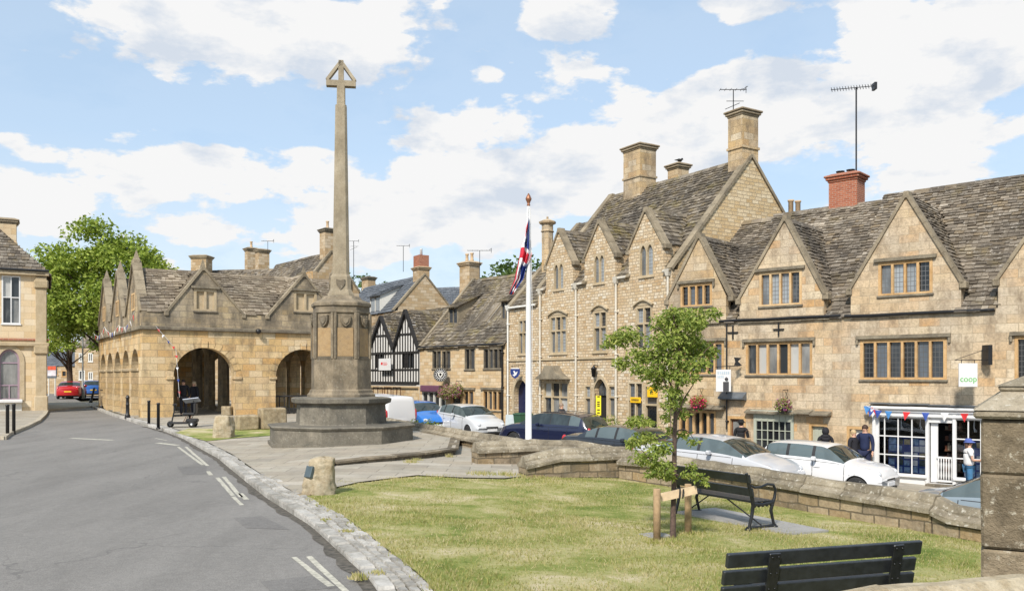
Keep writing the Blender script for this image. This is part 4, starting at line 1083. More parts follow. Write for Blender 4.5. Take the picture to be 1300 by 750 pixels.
# open doorway: white door leaf folded in, shelves with goods, balustered half gate
dl0, dl1 = FR.u(1180), FR.u(1190)
MB().box(dl0+.02, ud0, .06, .1, .22, zwt-.13).build('door', M['white'], HD.root)
sh = MB(); rr = random.Random(9)
for j in range(5):
    z = .5+j*.33; sh.box(ud0, ud1+.1, .75, 1.05, z, z+.03)
    x = ud0
    while x < ud1: w0 = rr.uniform(.05,.12); sh.box(x, x+w0*.85, .8, 1., z+.03, z+.03+rr.uniform(.1,.25), 1+rr.randrange(3)); x += w0
sh.build('shelf', [M['brownwood'], plain('goods_brown',(.16,.06,.03),.5), plain('goods_cream',(.3,.25,.18),.5), plain('goods_dark',(.04,.03,.03),.5)], HD.root)
gt = MB(); gt.box(ud0-.02, ud1+.02, .0, .05, .98, 1.04); gt.box(ud0-.02, ud1+.02, .0, .05, .25, .31)
for i in range(6):
    x = ud0+.03+(ud1-ud0-.06)*i/5; gt.lathe([(.022,.31),(.022,.38),(.03,.45),(.018,.62),(.03,.8),(.016,.9),(.022,.98)], 8, (x, .025, 0))
gt.build('half_gate', M['white'], HD.root)
MB().cbox(uw0-.1, uw1+.05, -.03, .3, .0, zsill-.1, .02).build('stall_riser', M['trim'], HD.root)
MB().cbox(FR.u(1178), ud1+.15, -.3, .3, .02, .19, .02).build('door_step', M['trim_dark'], HD.root)

# chimneys and aerials of the row
u, z = FR.uz(1075, 250, 4.3); _, zt = FR.uz(1075, 223, 4.3); uw = abs(FR.u(1096, 4.3)-FR.u(1054, 4.3))
ch = chimney(HC.root, u, 4.3, z-1.2, zt+.02, uw*.85, .8, 'brick', 0, 'brick', 1)
cw = MB()
for x in (u-.25, u+.15): cw.lathe([(.05,0),(.05,.1),(.16,.1),(.17,.14),(.0,.15)], 10, (x, 4.3, zt+.06))
cw.build('chimney_cowl', M['blackm'], ch)
def aerial(fr, px, py0, py1, w, kind, label, r=.02, span=1.2):
    u, z0 = fr.uz(px, py0, w); _, z1 = fr.uz(px, py1, w); b = fr.world(u, w, z0)
    t = thing('television_aerial', label, 'aerial', b, 0, 'television aerials on the roofs')
    h = z1-z0; MB().tube([(0,0,0), (0,0,h)], r, 6).build('mast', M['blackm'], t)
    mb = MB()
    if kind == 0:
        mb.tube([(-span*.62,0,h-.1), (span*.45,-.1,h+.02)], .014, 6)
        for i in range(16): 
            x = -span*.6+i*span*1.0/15; mb.tube([(x,-.05-.01*i,h-.19+.0065*i), (x,.05-.01*i,h-.0+.0065*i)], .013, 5)
        mb.box(span*.4,span*.46,-.2,.08,h-.12,h+.14)
    else:
        mb.tube([(-span*.5,0,h), (span*.5,0,h)], .016, 6)
        for x in (-.5,-.3,-.1,.1,.3,.42): mb.tube([(x*span,-.18,h), (x*span,.18,h)], .01, 5)
        mb.tube([(span*.48,0,h-.15), (span*.48,0,h+.15)], .014, 5); mb.tube([(span*.5,-.2,h+.08), (span*.4,.2,h+.08)], .012, 5)
        if kind == 2: mb.tube([(-.35,0,h-.85), (.3,.1,h-.55)], .014, 5); mb.tube([(-.3,0,h-.5), (.45,0,h-.5)], .014, 5)
    mb.build('aerial_head', M['blackm'], t)
    return t
aerial(FR, 1087, 258, 111, 4.0, 0, 'very tall aerial mast with spiny head beside the red brick chimney', .03, 1.55)
pt = thing('chimney', 'pair of small pale chimney pots behind the ridge left of the brick chimney', 'chimney', FR.world(FR.u(1008, 6.5), 6.5, 6.2))
for px in (1004, 1013):
    u, zt = FR.uz(px, 255 if px > 1008 else 254, 6.5); p = FR.world(u, 6.5); q = pt.location
    MB().lathe([(.12, 0), (.13, .1), (.11, .2), (.11, zt-6.2-.08), (.14, zt-6.2-.06), (.14, zt-6.2)], 10, (p.x-q.x, p.y-q.y, 0)).build('chimney_pot', M['pot'], pt)
MB().box(-.45,.45,-.3,.3,-1.2,.15).build('chimney_stack', M['ashlar_b'], pt)

# ================================================================== the tall gothic building
FT = Frame(6.5, 33.5, .627, -1, -1.25)
eT = 6.2-FT.z0; rT = 11.16-FT.z0
gt_ = []
for ax in (710, 761, 820):
    py = {710: 293, 761: 282, 820: 267}[ax]; c, za = FT.uz(ax, py); gt_.append((c-1.08, c, c+1.08, 7.25-FT.z0, za))
uTl = FT.u(683); uTr = FT.u(853)
HT = House(FT, 'gothic_building', 'tall stone building with three pointed dormer gables and white downpipes', uTl, uTr, eT, rT, 8.86, gt_, 'rubble', 'slate_moss', (True, True), cat='building', seed=21, end_mat='rubble_b')
for (b) in ((703,333,716,368), (754,322,768,360), (812,308,830,351)): HT.lancets(b)
for b in ((698,400,720,449), (753,394,771,447), (807,388,828,444)):
    n_ = 3 if b[0] == 698 else 2
    wn = HT.window(b, n_, trans=.6, trim='trim_pale', glass='glass_pale', hood=0, surround=.1)
    u0, z0, u1, z1 = FT.rect(*b); h_ = MB(); pts = [(u0-.1+(u1-u0+.2)*i/8, z1+.02+.22*math.sin(PI*i/8)) for i in range(9)]
    for p, q in zip(pts, pts[1:]): h_.beam((p[0], -.05, p[1]), (q[0], -.05, q[1]), .12, .07)
    h_.panel(pts, [], -.02, -.002); h_.build('hood_mould', M['trim_pale'], wn)
# ground floor
def simple_windows(h, boxes, n, tr, **k):
    for b in boxes: h.window(b, n, trans=tr, **k)
HT.window((690,484,722,536), 3, trans=.62, trim='trim_pale', glass='glass_curtain'); HT.window((742,488,751,532), 1, trans=.62, trim='trim_pale', glass='glass_pale')
HT.window((772,488,782,530), 1, trans=.62, trim='trim_pale', glass='glass_pale')
HT.window((797,484,817,545), 2, trans=.62, trim='trim_pale', glass='glass'); HT.window((818,488,836,552), 1, trans=.6, trim='trim_pale', glass='glass_dark')
u0, z0, u1, z1 = FT.rect(690,470,722,481)
hd = MB(); c = (u0+u1)/2; pts = [(u0-.15, z0), (u1+.15, z0), (c+.55, z1-.1), (c+.3, z1+.22), (c-.3, z1+.22), (c-.55, z1-.1)]
hd.panel(pts, [], -.45, 0); hd.build('window_canopy', M['trim_dark'], HT.root)
# pointed doorway
u0, z0, u1, z1 = FT.rect(755,480,771,550)
HT.hole(ARCH(u0, u1, .1, z1-.45, .42, 12, True))
dd = MB(); dd.panel(ARCH(u0-.14, u1+.14, .1, z1-.45, .58, 12, True), [ARCH(u0+.002, u1-.002, .12, z1-.45, .42, 12, True)], -.05, -.002); dd.build('door_surround', M['trim_pale'], HT.root)
MB().panel(ARCH(u0, u1, .1, z1-.45, .42, 12, True), [], .28, .33).build('door', M['dark'], HT.root)
MB().panel(ARCH(u0+.05, u1-.05, z1-.75, z1-.45, .36, 12, True), [], .2, .22).build('fanlight', M['glass_curtain'], HT.root)
u, z = FT.uz(759, 471); lt = MB(); lt.lathe([(.02,-.28),(.09,-.22),(.12,.08),(.15,.1),(.03,.22),(.01,.28)], 6, (u, -.22, z)); lt.beam((u, 0, z+.25), (u, -.22, z+.27), .03, .03); lt.build('wall_lantern', M['blackm'], HT.root)
# string course, eaves course, pipes
def course(h, ua, ub, z, dep=.06, hh=.1, mat='trim_pale'):
    MB().cbox(ua, ub, -dep, 0, z, z+hh, .02).build('string_course', M[mat], h.root)
_, zs = FT.uz(740, 455); course(HT, uTl, uTr, zs-.05)
for i, px in enumerate((686, 733, 784, 850)):
    downpipe(HT, FT.u(px)+(.1 if i == 0 else 0), .3, eT-.2, 'pipe', .05)
for (a, b) in ((uTl, gt_[0][0]), (gt_[0][2], gt_[1][0]), (gt_[1][2], gt_[2][0]), (gt_[2][2], uTr)):
    if b-a > .2: MB().tube([(a+.05, -.1, eT-.05), (b-.05, -.1, eT-.05)], .06, 8).build('gutter', M['pipe'], HT.root)
# chimneys on the ridge
u = FT.u(812, 4.43); _, zt = FT.uz(812, 186, 4.43); chimney(HT.root, u, 4.43, rT-.8, zt, 1.25, 1.0, 'ashlar_b')
u = FT.u(956, 4.43); _, zt = FT.uz(956, 137, 4.43); chimney(HT.root, uTr-.45, 4.43, rT-.9, zt, .8, .95, 'ashlar_b')
u = FT.u(861, 6.5); _, zt = FT.uz(861, 209, 6.5); chimney(HT.root, u, 6.5, rT-3., zt, .75, .7, 'ashlar_b', tiers=1)
bird = thing('bird', 'small dark bird perched on the short chimney of the tall building', 'bird', FT.world(u+.1, 6.5, zt+.05), .6)
bm_ = MB(); bm_.ball((0,0,.14), .1, 10, 7, 0, (1.6,.8,.8)); bm_.ball((.17,0,.22), .055); bm_.tube([(-.12,0,.14),(-.34,0,.1)], [.05,.015], 6); bm_.tube([(.2,0,.22),(.28,0,.215)], [.018,.003], 5)
bm_.tube([(.0,.03,.08),(.0,.03,0)], .008, 4); bm_.tube([(.0,-.03,.08),(.0,-.03,0)], .008, 4); bm_.build('body', M['dark'], bird)
# lower wing to the left
uWl = FT.u(645)
HW = House(FT, 'stone_house', 'low two storey wing with arched dark doorway left of the tall gothic building', uWl, uTl-.02, 5.5-FT.z0, 10.1-FT.z0, 8.8, [], 'rubble', 'slate_moss', (True, False), cat='building', seed=31)
HW.window((658,405,670,450), 2, trans=.62, trim='trim_pale', glass='glass_pale')
u0, z0, u1, z1 = FT.rect(653,482,671,540); HW.hole(ARCH(u0, u1, .1, z1-.75, .75)); 
MB().panel(ARCH(u0, u1, .1, z1-.75, .75), [], .25, .3).build('door', plain('navy_door', (.01,.015,.06), .4), HW.root)
MB().panel(ARCH(u0-.15, u1+.15, .1, z1-.75, .9), [ARCH(u0+.002, u1-.002, .12, z1-.75, .75)], -.05, -.002).build('door_surround', M['trim_pale'], HW.root)
downpipe(HW, uWl+.12, .2, 5.4-FT.z0, 'offwhite', .05); course(HW, uWl, uTl-.1, zs-.05)
MB().tube([(uWl, -.1, 5.47-FT.z0), (uTl-.1, -.1, 5.47-FT.z0)], .06, 8).build('gutter', M['offwhite'], HW.root)
u, zt = FT.uz(695, 277, 2.0)
oc = MB(); zb_ = 9.0-1.6-FT.z0; oc.lathe([(.30, zb_-1.6), (.30, zt-.75), (.36, zt-.7), (.30, zt-.62), (.30, zt-.35), (.44, zt-.28), (.46, zt-.2), (.20, zt-.08), (.05, zt-.04), (.06, zt+.06), (.0, zt+.1)], 8, (u, 2.0, 0), 0, False, PI/8)
oc.build('chimney', M['ashlar_b'], HW.root)
HT.finish(g=.24, oh=.14, finial=0.); HT.verge(uTr-.1); HT.verge(uTl+.1)
HW.finish(g=.24, oh=.14); HW.verge(uWl+.1)
HB.finish(); HC.finish(); HD.finish(sag=.09)

# ================================================================== cottage with big mossy roof
FH = Frame(-.3, 45, .87, -1, -.75)
eH = 3.76-FH.z0; rH = 7.93-FH.z0; uHl = FH.u(533)
HH = House(FH, 'stone_cottage', 'long stone cottage with a huge mossy roof, small dormers and round black sign', uHl, -.02, eH, rH, 8, [], 'cottage', 'slate_moss', (True, True), seed=41)
HH.window((549,445,560,468), 2, hood=0, glass='glass_dark', surround=.05, trim='trim_dark'); HH.window((561,445,572,468), 2, glass='glass_dark', surround=.05, trim='trim_dark')
HH.window((590,442,603,469), 2, glass='glass_dark', surround=.06, trim='trim_dark'); HH.window((614,442,639,468), 4, glass='glass_dark', surround=.06, trim='trim_dark')
HH.window((588,495,602,520), 2, glass='glass_dark', surround=.08, hood=1); HH.window((613,495,638,521), 4, glass='glass_dark', surround=.08, hood=1)
HH.window((536,497,566,528), 4, glass='glass_dark', surround=.06, trim='offwhite', sill=False)
house_door(HH, (572,500,586,530), 'brownwood', glass='glass_dark')
MB().tube([(uHl, -.1, eH-.05), (-.1, -.1, eH-.05)], .06, 8).build('gutter', M['blackm'], HH.root)
downpipe(HH, -.22, .1, eH-.1, 'blackm', .05, False)
u0, z0, u1, z1 = FH.rect(537,489,563,497); MB().cbox(u0, u1, -.22, 0, z0, z1, .03).build('shop_fascia', plain('plum_paint', (.14,.06,.10), .5), HH.root)
HH.finish(g=.25, oh=.2, sag=.14); HH.verge(uHl+.05, 'slate_moss' if False else 'coping', .2)
slH = (rH-eH)/4.
def dormer(h, px, py0, py1, wpx, sl, ze, label_glass='glass'):
    w_ = .8; 
    for w_ in [i*.1 for i in range(2, 39)]:
        u, z = h.fr.uz(px, py1, w_)
        if z >= ze+sl*w_-.02 if False else z <= ze+sl*w_: break
    u, z0 = h.fr.uz(px, py1, w_); _, z1 = h.fr.uz(px, py0, w_); hw = abs(h.fr.u(px+wpx/2, w_)-h.fr.u(px-wpx/2, w_))/2
    d = MB(); d.panel(R4(u-hw, z0-.1, u+hw, z1+.1), [R4(u-hw+.08, z0, u-.03, z1-.05), R4(u+.03, z0, u+hw-.08, z1-.05)], w_-.1, w_)
    dep = (z1-z0+.25)/(sl-.45)
    for sg in (-1, 1): d.panel([(w_, z0-.1), (w_, z1+.12), (w_+dep, z1+.12+.45*dep), (w_+.02, z0-.12)], [], .0, .08, axis=lambda y, z, q: (u+sg*(hw-q), y, z))
    do = d.build('dormer', M['coping'] if h is HH else M['offwhite'], h.root)
    gg = MB(); gg.box(u-hw+.06, u+hw-.06, w_-.05, w_-.03, z0-.02, z1-.02); gg.build('dormer_window', M[label_glass], do)
    rr = MB(); slates(rr, [(u-hw-.15, w_-.3, z1+.0), (u+hw+.15, w_-.3, z1+.0), (u+hw+.15, w_+dep+.1, z1+.18+.45*dep), (u-hw-.15, w_+dep+.1, z1+.18+.45*dep)], g=.2, sag=.02)
    rr.build('dormer_roof', M['slate_moss'] if h is HH else M['slate_blue'], do, fix=False)
dormer(HH, 577, 391, 411, 12, slH, eH); dormer(HH, 643, 383, 404, 10, slH, eH)
u, zt = FH.uz(596, 333, 4.3); chimney(HH.root, u, 4.3, rH-1.2, zt, 1.0, .8, 'far_stone', 2, 'far_stone', 1)

# ================================================================== timber-framed gables
P_ = FH.world(uHl, 0)
FD = Frame(P_.x, P_.y, .87, -1, -.5)
eD = 3.66-FD.z0; rD = 6.25-FD.z0
zj = FD.uz(500, 487)[1]        # jetty level
gD = []
for (ax, ay, l, r) in ((485.5, 402, 470, 500.5), (516.5, 394, 501, 533)):
    c, za = FD.uz(ax, ay); gD.append((FD.u(l), c, min(FD.u(r), -.03), FD.uz(ax, 443)[1]*.5+FD.uz(501, 443)[1]*.5, za))
uDl = FD.u(440)
HTm = House(FD, 'timber_framed_house', 'black and white timber framed house with two steep gables and a small white sign', uDl, -.02, min(g[3] for g in gD)-.05, rD, 6, gD, 'plaster', 'slate_moss', (True, False), seed=51)
zf = gD[0][3]
tm = MB(); 
def post(u, z0, z1, w=.08): tm.box(u-w/2, u+w/2, -.04, -.002, z0, z1)
for (a, c, b, zf_, za) in gD:
    m_ = 9
    for i in range(m_+1):
        u = a+.05+(b-a-.1)*i/m_; k = 1-abs(u-c)/((b-a)/2); zt = zf_+(za-zf_)*max(0, k)-.05
        if zt > zj+.2: post(u, zj, zt)
    for (z, hh) in ((zj, .14), (FD.uz(500, 470)[1], .09), (FD.uz(500, 449)[1], .12)): tm.box(a, b, -.055, -.005, z, z+hh)
    z = FD.uz(500, 426)[1]; k = (za-z)/(za-zf_); hw = (b-a)/2*k; tm.box(c-hw, c+hw, -.055, -.005, z, z+.1)
    for e in (a, b): tm.beam((e, -.12, zf_), (c, -.12, za+.02), .18, .16)
tm.build('timber_frame', M['timber'], HTm.root)
HTm.window((477,447,488,467), 2, trim='timber', glass='glass_dark', surround=.04, sill=False); HTm.window((511,447,526,467), 3, trim='timber', glass='glass', surround=.04, sill=False)
bt = MB(); bt.tube([(uDl, -.25, zj-.05), (-.05, -.25, zj-.05)], .05, 6); bt.build('jetty_beam', M['timber'], HTm.root)
lw = MB(); lw.box(uDl, -.03, -.004, .02, HTm.zb, zj-.12); lw.build('lower_wall', M['cottage'], HTm.root)
for b in ((474,491,486,506),(488,491,497,508),(499,491,509,508)): HTm.window(b, 2, trim='brownwood', glass='glass_dark', surround=.05, cut=False, sill=False)
HTm.finish(g=.25, cop=False, sag=.08)

# ================================================================== blue slate houses behind
def simple_house(name, label, corner_px, d, dirv, z0, ze_py, apex, zr_py, length, depth, wall, roof, seed, ends=(True,True), group=None):
    a = (corner_px-CX)/F; fr = Frame(a*d, d, dirv[0], dirv[1], z0)
    ze = H+(HY-ze_py)/F*d-z0
    p = fr.o+fr.i*depth/2; zr = H+(HY-zr_py)/F*p.y-z0
    h = House(fr, name, label, -length, 0, ze, zr, depth, [], wall, roof, ends, seed=seed, group=group); return h
HE = simple_house('slate_house', 'house with blue slate roof, white dormer and brick topped chimney behind the timber gables', 500, 66, (.531,-.847), -.3, 394, 0, 349, 12, 5.2, 'far_stone', 'slate_blue', 61)
HE.finish(g=.3); HE.verge(-.1); dormer(HE, 477.5, 377, 396, 13, (HE.zr-HE.ze)/HE.wr, HE.ze, 'glass_pale')
u, zt = HE.fr.uz(526, 327, 2.6); cb = chimney(HE.root, -.6, 2.6, HE.zr-1.4, zt-.9, 1.1, .9, 'far_stone', 0, 'far_stone', 1); cb2 = MB(); cb2.box(-1.12, -.08, 2.18, 3.02, zt-.9, zt); cb2.build('brick_stack', M['brick'], cb)
MB().lathe([(.12,0),(.1,.5),(.13,.55)], 8, (-.6, 2.6, zt)).build('chimney_pot', M['white'], cb)
HF = simple_house('slate_house', 'plain grey slate roofed house right of the brick topped chimney', 600, 74, (.95,-.3), -.3, 400, 0, 364, 8, 6, 'far_stone', 'slate_blue', 62)
HF.finish(g=.3)
HG = simple_house('stone_house', 'stone house with mossy roof far down the street beyond the timber gables', 470, 72, (.62,-.78), -.3, 410, 0, 372, 16, 7, 'far_stone', 'slate_moss', 63)
u, zt = HG.fr.uz(468, 352, 3.5); chimney(HG.root, u, 3.5, HG.zr-1, zt, 1.1, .8, 'far_stone', 0, 'trim_dark', 1)
HG.finish(g=.3)

# ================================================================== houses behind the market hall
FK = simple_house('stone_house', 'tall stone house with right hand gable and chimney behind the market hall', 384, 60, (.626,-.78), .1, 366, 0, 320, 9.5, 4.4, 'far_stone', 'slate', 71)
FK.window((388,345,397,362), 2, glass='glass_dark')
FK.finish(g=.28); FK.verge(-.1)
u, zt = FK.fr.uz(408, 293, 2.2); ck = chimney(FK.root, -.6, 2.2, FK.zr-1, zt, .85, .8, 'far_stone', 1, 'trim_dark', 1)
u, zt = FK.fr.uz(333, 317, 2.2); chimney(FK.root, u, 2.2, FK.zr-2.4, zt, .75, .9, 'far_stone', 0); 
u, zt = FK.fr.uz(319, 315, 2.2); chimney(FK.root, u, 2.2, FK.zr-2.4, zt, .62, .9, 'far_stone', 1)
FL = simple_house('stone_house', 'lower slate roofed house left of the twin chimneys behind the market hall', 340, 66, (.98,-.15), .1, 384, 0, 342, 10, 7, 'far_stone', 'slate', 72)
u, zt = FL.fr.uz(256, 325, 2.5); chimney(FL.root, u, 2.5, 4., zt, 1.3, 1., 'far_stone', 0)
FL.finish(g=.3)

# ================================================================== building on the left
FLb = Frame(-24.7, 46, .88, .475, .08)
eL = FLb.uz(55, 344)[1]
HL = House(FLb, 'bank_building', 'two storey ashlar building with sash and arched window on the left of the road', -9, 0, eL, eL+3.9, 9, [], 'left_stone', 'slate', (True, True), cat='building', seed=81)
HL.window((2,350,26,411), 2, trans=.55, trim='white', glass='glass_curtain', surround=.07, mull=.05)
u0, z0, u1, z1 = FLb.rect(-2,443,25,508); HL.hole(ARCH(u0, u1, z0, z1-.65, .65))
lm_ = plain('mauve_paint', (.30,.22,.27), .5)
wn = MB().panel(ARCH(u0+.003, u1-.003, z0+.003, z1-.65, .647), [R4(u0+.1, z0+.1, (u0+u1)/2-.03, z0+.75), R4((u0+u1)/2+.03, z0+.1, u1-.1, z0+.75), R4(u0+.1, z0+.82, u1-.1, z1-.75), ARCH(u0+.1, u1-.1, z1-.68, z1-.62, .5)], .1, .2).build('window', lm_, HL.root)
MB().panel(ARCH(u0+.02, u1-.02, z0+.02, z1-.65, .62), [], .14, .17).build('pane', M['glass_curtain'], wn)
ar = MB().panel(ARCH(u0-.22, u1+.22, z0, z1-.65, .87), [ARCH(u0, u1, z0+.01, z1-.65, .65)], -.05, -.002).build('window_arch', M['trim_pale'], HL.root)
for (x0, x1) in ((45, 60),):
    ua, ub = FLb.u(x0), FLb.u(x1); pl = MB()
    pl.cbox(ua, ub-.02, -.14, .0, .0, eL-.35, .03); pl.cbox(ua-.06, ub+.04, -.2, .002, .0, .9, .04)
    for zz in (FLb.uz(52, 363)[1], FLb.uz(52, 446)[1]): pl.cbox(ua-.08, ub+.06, -.24, .003, zz-.15, zz+.3, .06)
    pl.build('pilaster', M['trim_pale'], HL.root)
for py, dp, hh, mt in ((431, .06, .12, 'brick'), (437, .2, .2, 'trim_pale'), (347, .25, .22, 'trim_pale')):
    zz = FLb.uz(30, py)[1]; MB().cbox(-9, .12, -dp, -.001, zz-hh/2, zz+hh/2, .03).build('string_course', M[mt], HL.root)
MB().tube([(-9, -.3, eL-.02), (.1, -.3, eL-.02)], .06, 8).build('gutter', M['blackm'], HL.root)
wb = MB(); wb.cbox(u0-.3, u1+.15, -.35, -.06, z0-.12, z0+.05, .03); wb.build('window_box', M['white'], HL.root)
lw = MB(); lw.box(u0-.1, u1+.1, -.05, -.004, .1, z0-.1); lw.build('window_apron', M['offwhite'], HL.root)
u, zt = FLb.uz(12, 279, 4.5); chimney(HL.root, u-.3, 4.5, eL+.8, zt, 1.3, 1., 'left_stone')
HL.hip = 3.6; HL.finish(g=.26, oh=.3, cop=False)

# ================================================================== end of the road: low buildings
def block(label, px0, px1, d, zb, py_e, py_r, depth, wall, roof, seed, name='stone_house'):
    a = (px0-CX)/F*d; b = (px1-CX)/F*d; fr = Frame(b, d, 1, 0.02, zb); ze = H+(HY-py_e)/F*d-zb; zr = H+(HY-py_r)/F*(d+depth/2)-zb
    return House(fr, name, label, a-b, 0, ze, zr, depth, [], wall, roof, seed=seed)
b1 = block('low stone house with pale roof at the far end of the road', 40, 102, 92, .2, 464, 446, 7, 'far_stone', 'slate_blue', 91); b1.window((78,470,90,478), 2, glass='glass_dark'); b1.window((66,466,74,476), 2, glass='glass_dark'); b1.finish(g=.4)
b2 = block('two storey stone house beyond the big tree at the end of the road', 96, 190, 84, .2, 440, 415, 8, 'far_stone', 'slate', 92)
for bx in ((100,448,106,459), (112,448,118,459), (100,470,108,482), (112,472,118,482)): b2.window(bx, 2, glass='glass_pale', trim='offwhite')
b2.finish(g=.4)
b3 = block('long stone house closing the far side of the street', 180, 470, 88, .1, 440, 405, 8, 'far_stone', 'slate', 93)
for bx in ((225,450,240,470),(300,450,315,470),(355,450,366,470),(380,450,395,470),(430,450,442,470)): b3.window(bx, 3, glass='glass_pale', trim='offwhite')
b3.finish(g=.4)
aerial(FT, 931, 168, 114, 4.8, 2, 'aerial with crossed arms on the chimney of the tall building', .022, 1.15)
aerial(FH, 609, 352, 318, 4.6, 1, 'aerial above the twin pot chimney of the mossy roofed cottage', .02, 1.5)
aerial(HE.fr, 512, 345, 312, 3.5, 1, 'aerial left of the brick topped chimney', .025, 1.1)
aerial(HG.fr, 449, 372, 306, 4., 2, 'aerial just right of the memorial shaft', .03, 1.0)
aerial(FK.fr, 340, 322, 306, 2.4, 1, 'small aerial above the twin chimneys behind the hall', .02, 1.0)
# ================================================================== market hall
FM = Frame(-16.2, 38, 1.55, 1, .18)
Wm, Lm = 9.83, 13.7; pile = Lm/3
zpM = FM.uz(325, 400)[1]; zaM = FM.uz(258, 341)[1]; zsM = FM.uz(260, 419)[1]
u, _ = FM.uz(258, 341); u2, _ = FM.uz(386, 347)
gM = [(FM.u(213), u, FM.u(308), zpM+.02, zaM), (FM.u(341), u2, u2+(u2-FM.u(341)), zpM+.02, zaM)]
HM = House(FM, 'market_hall', 'open arcaded stone market hall with gables and stone finials', 0, Wm, zpM, zaM+.06, pile, gM, 'hall_top', 'slate_hall', (False, False), cat='building', zb=zsM, seed=101, t=.45)
HM.open = True
for b in ((246,367,275,395), (373,370,402,396)):
    u0, z0, u1, z1 = FM.rect(*b)
    wn = HM.window(None, 2, raw=(u0, z0, u1, z1), trim='trim_pale', glass='glass', surround=.12, mull=.1, hood=1)
    for c_ in wn.children:
        if c_.name.startswith('pane'): c_.data.materials[0] = M['trim_pale']; c_.name = 'blind_panel'
HM.finish(g=.22, oh=.02, sag=.10, finial=.35)
# lower arcade walls
lo = MB(); zi = FM.uz(290, 478)[1]
arcs = []
for (a, b) in ((220,298), (350,419)):
    ua, ub = FM.u(a), FM.u(b); arcs.append((ua, ub))
zap = FM.uz(258, 441)[1]
def garch(a, b, za, n=18): r = (b-a)/2; return ARCH(a, b, -.45, za-r, r, n)
hs = [garch(a, b, zap) for a, b in arcs]
lo.panel([(0,-.5),(Wm,-.5),(Wm,zsM),(0,zsM)], hs, .0, .6)
sideA = [(1.0+2.5*k, 2.85+2.5*k) for k in range(5)]
hs2 = [garch(a, b, zap-.05, 14) for a, b in sideA]
for uu, sg in ((0, 1), (Wm, -1)):
    lo.panel([(.6,-.5),(Lm,-.5),(Lm,zsM),(.6,zsM)], hs2, 0, .6, axis=lambda y, z, d: (uu+sg*d, y, z))
lo.panel([(.6,-.5),(Wm-.6,-.5),(Wm-.6,zsM),(.6,zsM)], [garch(a, b, zap) for a, b in arcs], Lm-.6, Lm)
lo.build('arcade_wall', M['hall'], HM.root)
# imposts, arch rings, keystones
for (a, b) in arcs:
    im = MB(); r = (b-a)/2; c = (a+b)/2; zc = zap-r
    for x in (a, b): im.cbox(x-.32 if x == a else x-.06, x+.06 if x == a else x+.32, -.07, .3, zc-.1, zc+.04, .02)
    im.cbox(c-.14, c+.14, -.07, .05, zap-.03, zap+.28, .02)
    for k in range(15):
        a0, a1 = PI*k/15+.01, PI*(k+1)/15-.01
        q = [(c+(r+e)*math.cos(t), zc+(r+e)*math.sin(t)) for e, t in ((0,a0),(.3,a0),(.3,a1),(0,a1))]
        im.panel(q, [], -.022-.006*(k%2), -.001)
    im.build('arch_stones', M['hall'], HM.root)
for (a, b) in sideA:
    for x, s_ in ((a, -1), (b, 1)): im = MB(); im.cbox(-.07, .3, min(x-.05*s_, x+.12*s_), max(x-.05*s_, x+.12*s_), zap-.05-(b-a)/2-.1, zap-.05-(b-a)/2+.04, .02); im.build('impost', M['trim_pale'], HM.root)
st_ = MB()
st_.cbox(-.16, Wm+.16, -.16, .0, zsM-.05, zsM+.12, .03); st_.cbox(-.161, .0, .001, Lm+.1, zsM-.05, zsM+.12, .03); st_.cbox(Wm, Wm+.161, .001, Lm+.1, zsM-.05, zsM+.12, .03)
st_.build('string_course', M['trim_dark'], HM.root)
# upper side walls with three gables each
up = MB()
sg_pts = [(0.45, zsM), (Lm, zsM), (Lm, zpM)]
for k in (2, 1, 0):
    c = pile*(k+.5); sg_pts += [(c+pile/2-.35, zpM), (c, zaM+.35), (c-pile/2+.35, zpM)]
sg_pts += [(0.45, zpM)]
for uu, sg in ((0, 1), (Wm, -1)):
    up.panel(sg_pts, [], 0, .35, axis=lambda y, z, d: (uu+sg*d, y, z))
up.box(.35, Wm-.35, Lm-.4, Lm, zsM, zpM)
up.build('upper_wall', M['hall_top'], HM.root)
rf = MB()
for k in (1, 2):
    y0 = pile*k
    slates(rf, [(.1, y0, zpM), (Wm-.1, y0, zpM), (Wm-.1, y0+pile/2, zaM+.06), (.1, y0+pile/2, zaM+.06)], g=.24, seed=k)
    slates(rf, [(Wm-.1, y0+pile, zpM), (.1, y0+pile, zpM), (.1, y0+pile/2, zaM+.06), (Wm-.1, y0+pile/2, zaM+.06)], g=.3, wd=(.3,.6), seed=k+3)
rf.build('rear_roof', M['slate_hall'], HM.root, fix=False)
for uu in (.12, Wm-.12):
    for k in range(3):
        cp_ = MB(); c = pile*(k+.5)
        for sg in (-1, 1):
            p0 = Vector((uu, c+sg*(pile/2-.3), zpM)); p1 = Vector((uu, c, zaM+.42))
            for i in range(5): cp_.beam(p0+(p1-p0)*(i/5), p0+(p1-p0)*((i+1)/5-.005), .4, .13)
        cp_.cbox(uu-.16, uu+.16, c-.16, c+.16, zaM+.3, zaM+.52, .03)
        cp_.add([(uu-.12,c-.12,zaM+.52),(uu+.12,c-.12,zaM+.52),(uu+.12,c+.12,zaM+.52),(uu-.12,c+.12,zaM+.52),(uu,c,zaM+.98)],[(0,1,4),(1,2,4),(2,3,4),(3,0,4),(0,3,2,1)]); cp_.build('coping', M['coping'], HM.root)
for k in range(3):
    c = pile*(k+.5); sw = MB(); sw.panel(R4(c-.45, zpM+.15, c+.45, zpM+.95), [R4(c-.36, zpM+.22, c-.05, zpM+.88), R4(c+.05, zpM+.22, c+.36, zpM+.88)], 0, .06, axis=lambda y, z, d: (-.03-d*.3+.02, y, z)); sw.build('side_window', M['trim'], HM.root)
